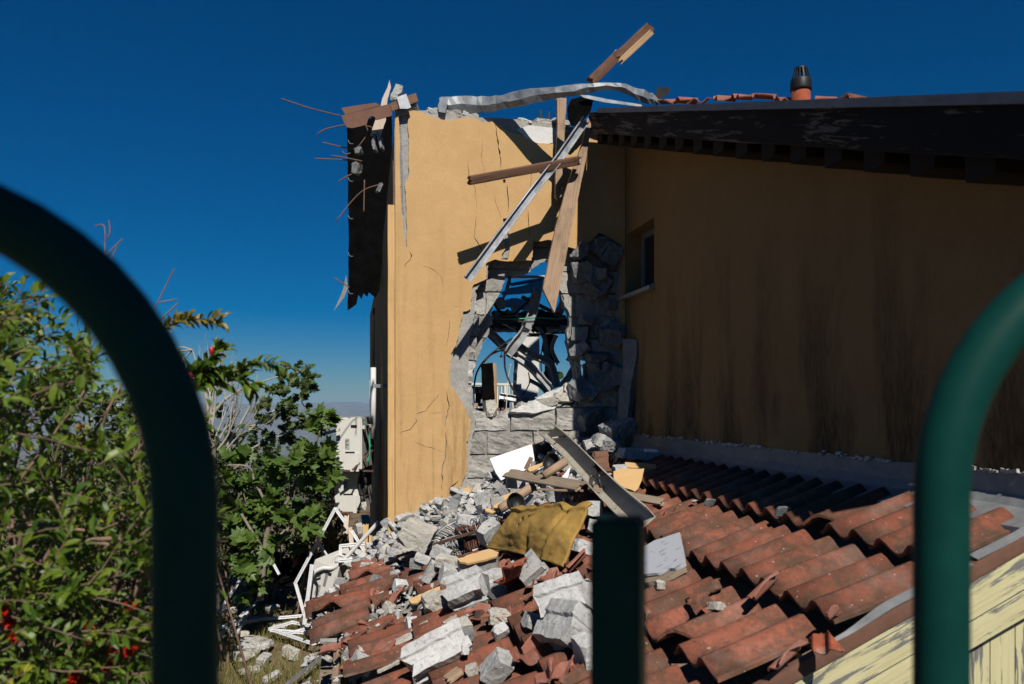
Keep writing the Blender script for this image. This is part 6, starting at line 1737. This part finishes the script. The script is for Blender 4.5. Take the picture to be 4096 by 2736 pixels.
# ================================================================== plants
def leaf(mb, p, d, up, L, w, kind, curl=0.15):
    d = d.normalized(); s = d.cross(up)
    if s.length < 1e-3: s = d.orthogonal()
    s.normalize(); n = s.cross(d)
    if kind == 'long':
        sp = [p, p + d * L * .35 + n * L * .04, p + d * L * .7 + n * L * 0.02, p + d * L - n * L * curl]
        l1, r1 = sp[1] + s * w * .5 + n * w * .25, sp[1] - s * w * .5 + n * w * .25
        l2, r2 = sp[2] + s * w * .42 + n * w * .22, sp[2] - s * w * .42 + n * w * .22
        b = len(mb.v); mb.v += sp + [l1, l2, r1, r2]
        mb.f += [(b, b + 1, b + 4), (b + 1, b + 2, b + 5, b + 4), (b + 2, b + 3, b + 5), (b, b + 6, b + 1), (b + 1, b + 6, b + 7, b + 2), (b + 2, b + 7, b + 3)]
    elif kind == 'diamond':
        b = len(mb.v); mb.v += [p, p + d * L * .5 + s * w * .5 + n * w * .2, p + d * L - n * L * curl, p + d * L * .5 - s * w * .5 + n * w * .2]
        mb.f += [(b, b + 1, b + 2), (b, b + 2, b + 3)]
    else:   # lobed
        prof = [(0.0, 0.0), (0.05, 0.35), (0.30, 0.52), (0.38, 0.30), (0.75, 0.42), (0.70, 0.16), (1.0, 0.0)]
        pts = [(a, q) for a, q in prof] + [(a, -q) for a, q in prof[-2:0:-1]]
        b = len(mb.v)
        mb.v.append(p + d * L * .45 + n * L * 0.03)
        for a, q in pts: mb.v.append(p + d * L * a + s * w * q - n * (L * curl * (a - .4) ** 2 + abs(q) * L * 0.1))
        m = len(pts)
        for k in range(m): mb.f.append((b, b + 1 + k, b + 1 + (k + 1) % m))
def rdir(rnd): 
    v = V((rnd.gauss(0, 1), rnd.gauss(0, 1), rnd.gauss(0, 1))); return v.normalized()
RGT, FWD = V((CA, -SA, 0)), V((SA, CA, 0))
def twig(mbL, mbT, p, d, L, rnd, n, ll, lw, kind, r0=0.0022, spread=0.8):
    pts = [p]
    dd = d.normalized()
    for k in range(4):
        dd = (dd + rdir(rnd) * 0.16 + V((0, 0, 0.02))).normalized(); pts.append(pts[-1] + dd * L / 4)
    if mbT is not None: mbT.tube(pts, [r0, r0 * .9, r0 * .75, r0 * .6, r0 * .35], 4, False)
    for k in range(n):
        t = (k + 1) / n * 3.98
        i = int(t); q = pts[i] + (pts[i + 1] - pts[i]) * (t - i)
        ax = (pts[i + 1] - pts[i]).normalized()
        side = rdir(rnd); side = (side - ax * side.dot(ax)).normalized()
        leaf(mbL, q, ax * rnd.uniform(.35, .9) + side * spread + V((0, 0, .1)), (rdir(rnd) * 0.7 + V((0, -.4, 1))), ll * rnd.uniform(.65, 1.15), lw * rnd.uniform(.75, 1.2), kind, rnd.uniform(0, .3))
    return pts
def branchy(mb, p, d, L, r, depth, rnd, tips, spread=0.55, n=3, up=0.1):
    pts = [p]; dd = d.normalized()
    for k in range(4):
        dd = (dd + rdir(rnd) * 0.18 + V((0, 0, up * 0.3))).normalized(); pts.append(pts[-1] + dd * L / 4)
    mb.tube(pts, [r, r * .92, r * .82, r * .72, r * .62], 6 if r > 0.01 else 4, False)
    if depth == 0:
        tips.append((pts[-1], dd)); return
    for k in range(n):
        t = rnd.choice((2, 3, 4)) if k else 4
        branchy(mb, pts[t], dd + rdir(rnd) * spread + V((0, 0, up)), L * rnd.uniform(.55, .8), r * rnd.uniform(.5, .65), depth - 1, rnd, tips, spread, n, up)
def interp(tab, x):
    if x <= tab[0][0]: return tab[0][1]
    for (a, b), (c, d) in zip(tab, tab[1:]):
        if x <= c: return b + (d - b) * (x - a) / (c - a)
    return tab[-1][1]
def pomegranate():
    rnd = random.Random(31)
    base = W(150, 4600, 2.4); base.z = ground_z(base.x, base.y)
    root = thing('pomegranate_bush', 'pomegranate bush with scarlet flowers close behind the left fence hoop', 'bush', base)
    mbL, mbB, mbT, mbY = MB(), MB(), MB(), MB()
    top = [(-200, 1060), (0, 1130), (100, 1120), (160, 1250), (260, 1330), (400, 1390), (520, 1560), (640, 1640), (900, 1700), (960, 1900)]
    n = 0
    while n < 760:
        px, py, Y = rnd.uniform(-260, 770), rnd.uniform(1060, 2900), rnd.uniform(1.65, 3.1)
        if py < interp(top, px) + 25: continue
        dens = 1.0 if py > 2050 else (0.75 if px < 350 else 0.38)
        dens *= 0.25 + 1.3 * max(0, 0.5 + noise.noise(V((px * 0.006, py * 0.006, Y))))
        if 1830 < py < 2010 and px < 330: dens *= 0.35
        if rnd.random() > dens: continue
        n += 1
        d = RGT * rnd.gauss(0.65, .55) + V((0, 0, 1)) * rnd.gauss(0.35, .5) + FWD * rnd.gauss(-0.1, .5)
        L = rnd.uniform(0.10, 0.24)
        p = W(px, py, Y) - d.normalized() * L * 0.5
        if rnd.random() < 0.045: twig(mbY, mbT, p, d, L * .6, rnd, 14, 0.026, 0.010, 'long')
        else: twig(mbL, mbT, p, d, L, rnd, rnd.randint(8, 15), rnd.uniform(0.030, 0.060), rnd.uniform(0.011, 0.019), 'long')
    # arching stems
    for k in range(46):
        e = W(rnd.uniform(-200, 850), rnd.uniform(1500, 2650), rnd.uniform(1.8, 2.9))
        b0 = base + V((rnd.gauss(0, .12), rnd.gauss(0, .12), 0))
        m = (b0 + e) / 2 + V((rnd.gauss(-.1, .12), rnd.gauss(0, .12), 0.35))
        mbB.tube(smooth_line([b0, m, e], 7), [0.012 - 0.008 * i / 14 for i in range(15)], 6, False)
    for pl in [[(0,492),(200,470),(420,490),(640,520)], [(80,742),(230,680),(400,590),(560,580),(740,600),(905,642)], [(330,650),(470,690),(580,760),(700,840)], [(200,690),(330,705),(480,720)],
               [(540,1070),(700,1120),(960,1225)], [(550,885),(640,872),(760,905),(965,990)], [(330,1050),(500,1058)], [(440,920),(560,1010)], [(360,600),(300,640),(200,700),(60,760)], [(500,580),(700,555),(960,575)], [(210,640),(235,605)], [(245,250),(330,330),(370,370)], [(180,210),(300,130),(390,80),(410,0)]]:
        P = smooth_line([W(*z7(*q), 1.95 + 0.1 * (len(pl) % 3)) for q in pl], 5)
        mbB.tube(P, [0.0075 - 0.004 * i / len(P) for i in range(len(P))], 6, False)
    # long shoots that reach past the hoop
    mbZ = MB()
    for pl, mb_, ll in [([(560,1345),(640,1318),(720,1290),(800,1278),(880,1284)], mbZ, 0.040), ([(690,1560),(780,1500),(850,1430),(885,1390)], mbL, 0.045), ([(700,1580),(830,1530),(930,1490),(1020,1452),(1110,1462)], mbL, 0.042), ([(700,1530),(780,1500),(850,1480)], mbL, 0.07), ([(730,1580),(850,1540),(960,1520),(1000,1550)], mbL, 0.06)]:
        P = smooth_line([W(x, y, 2.3) for x, y in pl], 6)
        mbB.tube(P, [0.0045 - 0.0035 * i / len(P) for i in range(len(P))], 5, False)
        for i in range(3, len(P)):
            ax = (P[i] - P[i - 1]).normalized()
            for q in range(3):
                sd = rdir(rnd); sd = (sd - ax * sd.dot(ax)).normalized()
                leaf(mb_, P[i], ax * .7 + sd * .8 + V((0, 0, .15)), rdir(rnd) * .6 + V((0, -.5, 1)), ll * rnd.uniform(.7, 1.2), ll * .34, 'long', .2)
    for pl in [[(425,1090),(420,1010),(418,905),(380,905)], [(422,960),(440,930),(436,880)], [(425,1020),(470,975),(492,955)], [(425,1075),(462,1000),(466,980)], [(480,1165),(540,1110)], [(590,1290),(640,1190),(690,1090),(702,1075)], [(630,1210),(712,1195)], [(600,1320),(660,1260),(712,1212)], [(605,1255),(594,1220)], [(600,1275),(628,1270)]]:
        P = smooth_line([W(x, y, 2.5) for x, y in pl], 3); mbB.tube(P, 0.0022, 4, False)
    # clear of the fence and of the viewer
    mbB.build('branches', T['twig'], root, True)
    for o_ in (mbT.build('twig_growth', T['twig'], root, True), mbL.build('foliage', T['leaf_pom'], root), mbY.build('young_foliage', T['leaf_yellow'], root), mbZ.build('bronze_foliage', T['leaf_bronze'], root)): o_['kind'] = 'stuff'
    def flower(p, d, s):
        mb = MB(); d = d.normalized(); a = d.orthogonal().normalized(); b = d.cross(a)
        pr = [(0.0, 0.25), (0.35, 0.42), (0.8, 0.40), (1.25, 0.62)]
        n = 12; rings = []
        for h, r in pr:
            st = len(mb.v)
            for k in range(n):
                t = 2 * math.pi * k / n
                q = 1 + (0.25 * math.cos(6 * t) if h > 1 else 0)
                mb.v.append(p + d * s * (h + (0.25 * math.cos(6 * t) if h > 1 else 0)) + (a * math.cos(t) + b * math.sin(t)) * s * r * q)
            rings.append(st)
        for x, y in zip(rings, rings[1:]):
            for k in range(n): mb.f.append((x + k, x + (k + 1) % n, y + (k + 1) % n, y + k))
        for k in range(9):
            t = k * 0.72
            leaf(mb, p + d * s * 0.9, d * 1.2 + (a * math.cos(t) + b * math.sin(t)) * rnd.uniform(.5, 1.1), rdir(rnd), s * rnd.uniform(.9, 1.3), s * .8, 'diamond', .3)
        mb.build('flower', T['flower'], root)
    for (x, y, s) in [(545,1130,.018),(560,1080,.014),(535,1255,.016),(668,1270,.022),(440,1390,.024),(480,1370,.018),(855,1235,.018),(8,1030,.022),(12,1000,.02),(855,965,.018),(60,1170,.018),(725,1200,.014),(765,1180,.012)]:
        flower(W(*z7(x, y), rnd.uniform(1.75, 1.9)), V((rnd.gauss(0, .6), -.6, rnd.gauss(-.2, .6))), s)
    for (x, y) in [(846, 1402), (762, 1505), (318, 1706)]:
        mb = MB(); c = W(x, y, 2.25)
        mb.tube([c + V((0, 0, .012)), c + V((0, 0, .008)), c, c - V((0, 0, .008)), c - V((0, 0, .013))], [.002, .006, .0075, .006, .002], 10); mb.build('flower_bud', T['fruit'], root, True)
pomegranate()
def blob_tree(name, label, base, blobs, Y, leaf_n, ll, lw, kind, mat, bark, stems, seed, rdepth=0.35, dense=1.0):
    rnd = random.Random(seed)
    root = thing(name, label, 'tree', base)
    mbL, mbB = MB(), MB()
    for st in stems:
        P = smooth_line([W(x, y, Y + dy) for (x, y, dy) in st[1]], 5)
        mbB.tube(P, [st[0] * (1 - 0.75 * i / len(P)) for i in range(len(P))], 7, False)
    for (x, y, r) in blobs:
        c = W(x, y, Y + rnd.uniform(-rdepth, rdepth)); R = r * Y / FPX
        s0 = min((p for st in stems for p in [W(q[0], q[1], Y + q[2]) for q in st[1]]), key=lambda p: (p - c).length)
        mbB.tube(smooth_line([s0, (s0 + c) / 2 + rdir(rnd) * 0.05, c], 3), [0.012, .011, .010, .009, .007, .006, .004], 5, False)
        k = int(leaf_n * (r / 60.0) ** 2 * dense)
        for _ in range(max(2, k // 9)):
            d = rdir(rnd); q = c + d * R * rnd.random() ** 0.5
            twig(mbL, mbB, q, d + V((0, -.2, .3)), R * 0.5, rnd, 9, ll, lw, kind, 0.003, 0.9)
    mbB.build('branches', T[bark], root, True)
    mbL.build('crown', T[mat], root)['kind'] = 'stuff'
    return root
gz = lambda p: V((p.x, p.y, ground_z(p.x, p.y)))
blobs = [(1150,1470,40),(1195,1490,60),(1225,1530,45),(1130,1530,55),(1170,1580,70),(1235,1600,45),(1110,1610,60),(1060,1650,50),(1180,1660,65),(1225,1640,40),(1140,1700,60),(1080,1730,60),(1010,1700,40),(1180,1730,50),(1010,1760,55),(930,1700,40),(900,1620,42),(880,1580,40),(930,1800,60),(1040,1800,60),(1120,1790,50),(680,1400,34),(660,1440,40),(700,1470,40),(640,1520,50),(720,1560,60),(860,1700,60),(880,1800,70),(800,1850,80),(700,1700,80),(640,1800,80),(560,1700,80),(480,1750,80),(420,1660,60),(380,1610,60),(350,1560,50),(520,1620,60),(560,1580,50)]
blob_tree('maple_tree', 'grey green lobed leaf tree with bare pale branches behind the hoop', gz(W(830, 2400, 11.0)), blobs, 11.0, 80, 0.085, 0.10, 'lobed', 'leaf_maple', 'bark_pale',
    [(0.07, [(840,2450,0),(832,2150,0),(828,1900,0),(835,1720,0),(850,1640,0)]), (0.03, [(835,1750,0),(830,1620,0),(800,1500,0),(770,1400,0)]), (0.025, [(850,1660,0),(900,1600,0),(960,1560,0),(1040,1530,0),(1130,1500,0)]),
     (0.03, [(850,1860,0),(940,1780,0),(1020,1700,0),(1100,1640,0),(1200,1580,0)]), (0.03, [(860,1900,0),(900,1800,0),(960,1700,0),(1010,1600,0),(1030,1500,0)]), (0.025, [(860,1930,0),(1000,1800,0),(1130,1740,0)]), (0.03, [(830,1900,0),(700,1760,0),(560,1660,0),(400,1600,0)])], 41)
def bare_shrub():
    rnd = random.Random(8)
    base = gz(W(860, 2350, 9.8))
    root = thing('bare_shrub', 'leafless grey shrub with fine upright twigs behind the fig', 'shrub', base)
    mb = MB(); tips = []
    for (x0, y0, x1, y1, r) in [(840,1760,790,1480,.02),(850,1740,860,1470,.02),(860,1760,930,1480,.018),(870,1800,1010,1560,.02),(860,1780,960,1620,.02),(850,1700,820,1400,.016),(880,1820,1080,1640,.018)]:
        a, b = W(x0, y0, 9.9), W(x1, y1, 9.9)
        branchy(mb, a, b - a, (b - a).length * 0.55, r * .8, 3, rnd, tips, 0.38, 3, 0.12)
    mb.tube(smooth_line([base, W(855, 2050, 9.8), W(852, 1760, 9.9)], 5), [0.06 - .003 * i for i in range(11)], 8, False)
    mb.build('branches', T['bark_pale'], root, True)
bare_shrub()
fb = [(1000,1960,70),(930,1980,60),(1060,1900,60),(1130,1860,60),(1200,1850,60),(1270,1840,60),(1265,1800,44),(1270,1875,44),(1290,1920,50),(1230,1980,50),(1180,1930,50),(1060,2000,50),(990,2060,60),(920,2080,60),(960,2150,60),(1040,2140,50),(1110,2060,40),(1160,2040,50),(1230,2080,50),(1270,1690,38),(1295,1655,24),(1250,1720,36),(1000,2230,60),(930,2220,50),(1040,2330,44),(970,2350,40),(1110,2200,40),(1180,2150,40),(900,1890,60),(960,1880,50),(560,1880,60),(470,1900,50),(620,1960,60)]
blob_tree('fig_tree', 'bright green fig tree with large lobed leaves beside the air conditioners', gz(W(1060, 2350, 8.9)), fb, 8.9, 36, 0.17, 0.17, 'lobed', 'leaf_fig', 'bark',
    [(0.04, [(1040,2400,0),(1070,2120,0),(1100,2010,0),(1132,1930,0)]), (0.03, [(1080,2100,0),(1150,2000,.1),(1200,1900,.1),(1260,1840,.1)]), (0.025, [(1070,2180,0),(1180,2100,.1),(1290,2050,.1)]), (0.025, [(1050,2200,0),(980,2080,0),(920,1980,0)]), (0.02, [(1040,2300,0),(960,2200,0),(900,2100,0)]), (0.02, [(1080,2050,0),(1020,1930,0),(960,1860,0),(600,1900,0)]), (0.012, [(870,2235,0),(960,2220,0),(1080,2190,0)]), (0.012, [(1130,2170,0),(1200,2110,0),(1250,2020,0)]), (0.012, [(1120,2100,0),(1160,2050,0),(1180,1960,0)]), (0.02, [(1210,1900,0),(1260,1780,0),(1290,1690,0)])], 42, 0.5)
def thicket(name, label, rects, leaf_n, ll, lw, mat, seed, kind='diamond', cat='shrub'):
    rnd = random.Random(seed)
    b = rects[0]
    base = gz(W((b[0] + b[1]) / 2, b[3] + 200, (b[4] + b[5]) / 2))
    root = thing(name, label, cat, base)
    mbL, mbB = MB(), MB()
    for (x0, x1, y0, y1, Y0, Y1, n) in rects:
        for _ in range(n):
            px, py, Y = rnd.uniform(x0, x1), rnd.uniform(y0, y1), rnd.uniform(Y0, Y1)
            if py < y0 + (y1 - y0) * 0.25 * (0.5 + noise.noise(V((px * 0.012, seed, 0)))): continue
            p = W(px, py, Y)
            if p.z < ground_z(p.x, p.y): continue
            twig(mbL, mbB, p, rdir(rnd) + V((0, -.2, .6)), rnd.uniform(.12, .3), rnd, leaf_n, ll, lw, kind, 0.003, 0.9)
        for _ in range(max(4, n // 40)):
            e = W(rnd.uniform(x0, x1), rnd.uniform(y0 + 60, y1), rnd.uniform(Y0, Y1))
            b0 = gz(e + V((rnd.gauss(0, .2), rnd.gauss(0, .2), 0)))
            if e.z > b0.z: mbB.tube(smooth_line([b0, (b0 + e) / 2 + rdir(rnd) * .08, e], 4), [0.016 - 0.0012 * i for i in range(9)], 5, False)
    mbB.build('stems', T['twig'], root, True)
    mbL.build('foliage', T[mat], root)['kind'] = 'stuff'
thicket('dark_shrub', 'dense dark shrub filling the ground behind the fig tree', [(850,1360,1790,2330,10.3,11.2,900)], 9, 0.07, 0.05, 'leaf_shade', 51)
thicket('dark_shrub', 'dense shrub in deep shade behind the pomegranate bush', [(-300,640,1840,2800,4.2,6.0,1500)], 9, 0.045, 0.026, 'leaf_shade', 52)
thicket('dark_shrub', 'leafy shrub just left of the thick fence hoop', [(150,860,1700,2300,6.5,8.0,900)], 9, 0.06, 0.045, 'leaf_shade', 53)
thicket('dry_weeds', 'dry weeds growing between the fallen frames and the house', [(1290,1400,1990,2230,9.6,10.2,120),(1330,1360,1900,2000,9.6,10,40)], 8, 0.06, 0.010, 'grass', 54, cat='weeds')
def grass():
    rnd = random.Random(5)
    mb = MB()
    n = 0
    while n < 5200:
        px, py = rnd.uniform(780, 1400), rnd.uniform(2330, 2800)
        p = WZ(px, py, 0.02)
        d = noise.noise(V((p.x * 1.3, p.y * 1.3, 2)))
        if rnd.random() > 0.62 + d: continue
        n += 1
        p.z = ground_z(p.x, p.y) - 0.01
        L = rnd.uniform(.07, .24) * (1 if py > 2500 else 0.7)
        t = V((rnd.gauss(0, .35), rnd.gauss(0, .35), 1)).normalized()
        s = V((rnd.gauss(0, 1), rnd.gauss(0, 1), 0)).normalized() * rnd.uniform(.002, .0045)
        b = p + V((t.x * 1.4, t.y * 1.4, t.z)).normalized() * L
        m = p + t * L * .55
        k = len(mb.v); mb.v += [p - s, p + s, m + s * .7, m - s * .7, b]
        mb.f += [(k, k + 1, k + 2, k + 3), (k + 3, k + 2, k + 4)]
    tag(mb.build('dry_grass', T['grass']), 'dry straw coloured grass growing through the rubble', 'grass', kind='stuff')
grass()

# ================================================================== the hooped fence close to the camera
fbz = 1.0
fence = thing('hoop_fence', 'dark green tubular fence with hooped tops standing close to the camera', 'fence', V((CAM.x, CAM.y + 0.65, fbz)))
def hoop(legpx, py_spring, Y, sign, r=0.0245, R=0.242):
    """an inverted U: one leg at legpx, the bow going left (-1) or right (+1)"""
    leg = W(legpx, py_spring, Y)
    ax = (RGT * sign).normalized()
    c = leg + ax * R
    pts = [V((leg.x, leg.y, fbz)), V((leg.x, leg.y, (fbz + leg.z) / 2))]
    for k in range(25):
        t = math.pi * k / 24
        pts.append(c - ax * R * math.cos(t) + V((0, 0, R * math.sin(t))))
    e = c + ax * R
    pts += [V((e.x, e.y, (fbz + leg.z) / 2)), V((e.x, e.y, fbz))]
    mb = MB(); mb.tube(pts, r, 24); mb.build('hoop', T['fence'], fence, True)
    return leg, e
l1, e1 = hoop(742, 2040, 0.60, -1)
l2, e2 = hoop(3765, 1985, 0.75, 1)
pp_ = W(2474, 2068, 0.74)
bm = bmesh.new(); bmesh.ops.create_cube(bm, size=1)
for v in bm.verts: v.co = V((v.co.x * 0.046, v.co.y * 0.046, v.co.z * (pp_.z - fbz)))
bmesh.ops.bevel(bm, geom=bm.edges[:], offset=0.004, segments=3, affect='EDGES')
mesh_obj('post', bm_to_mesh(bm, 'post', False), T['fence'], fence, Matrix.Translation(V((pp_.x, pp_.y, (pp_.z + fbz) / 2))) @ Matrix.Rotation(-YAW - 0.3, 4, 'Z'))
for zz in (1.15, 2.05):
    mb = MB(); a, b = V((e1.x, e1.y + .0, zz)), V((e2.x, e2.y, zz)); d = (b - a).normalized()
    mb.bar(a - d * .6, b + d * .6, 0.03, 0.03); mb.build('rail', T['fence'], fence)
# unseen tree behind the camera, placed and shaped to shade the fence
def shade_tree():
    rnd = random.Random(14)
    base = V((-1.2, -11.6, 1.0)); base.z = ground_z(base.x, base.y)
    root = thing('unseen_shade_tree', 'unseen tree behind the photographer, crown shaped to shade the fence', 'tree', base)
    mbB, mbL = MB(), MB()
    mbB.tube(smooth_line([base, base + V((.1, .2, 2.2)), V((-1.6, -10.9, 4.6)), V((-1.9, -10.4, 6.2))], 6), [0.2 - .006 * i for i in range(19)], 10)
    # the crown's shade must fall on the fence only: keep it inside the slab of sunlight that reaches the fence
    for k in range(2600):
        x = rnd.uniform(-4.2, -1.9) if k % 2 else rnd.uniform(-3.6, -2.3)
        c = -4.15 + rnd.uniform(-1.0, 0.95)          # y + z of the sun ray through this twig
        dpt = rnd.uniform(3.2, 5.4)
        p = V((x, c / 2 - dpt - 2.0, c / 2 + dpt + 2.0))
        if c > -3.25 and x > -3.0: continue
        if x > -2.02: continue
        if abs(x + 2.1) < 0.14 and abs(c + 3.56) < 0.085: continue
        twig(mbL, mbB, p, rdir(rnd), 0.22, rnd, 9, 0.10, 0.075, 'diamond', 0.004, 0.9)
    for k in range(30):
        c = -4.15 + rnd.uniform(-.8, .7); dpt = rnd.uniform(3.4, 5.2)
        e = V((rnd.uniform(-4, .4), c / 2 - dpt - 2, c / 2 + dpt + 2))
        mbB.tube(smooth_line([V((-1.8, -10.6, 5.4)), (V((-1.8, -10.6, 5.4)) + e) / 2 + rdir(rnd) * .2, e], 4), [0.05 - .004 * i for i in range(9)], 6, False)
    mbB.build('trunk', T['bark'], root, True)
    mbL.build('crown', T['leaf_shade'], root)['kind'] = 'stuff'
shade_tree()

# ================================================================== the air between here and the far hills
mb = MB()
mb.box((-17500, -17500, -420), (17500, 17500, 60))
hz = mb.build('haze', None)
m = bpy.data.materials.new('haze'); m.use_nodes = True
nt = m.node_tree; nt.nodes.clear()
pv = nt.nodes.new('ShaderNodeVolumePrincipled')
pv.inputs['Color'].default_value = (0.52, 0.74, 1.0, 1)
pv.inputs['Density'].default_value = 0.00008
pv.inputs['Anisotropy'].default_value = 0.0
ou = nt.nodes.new('ShaderNodeOutputMaterial')
nt.links.new(pv.outputs[0], ou.inputs['Volume'])
hz.data.materials.append(m)
tag(hz, 'thin blue haze lying over the far fields and hills', 'haze', kind='stuff')
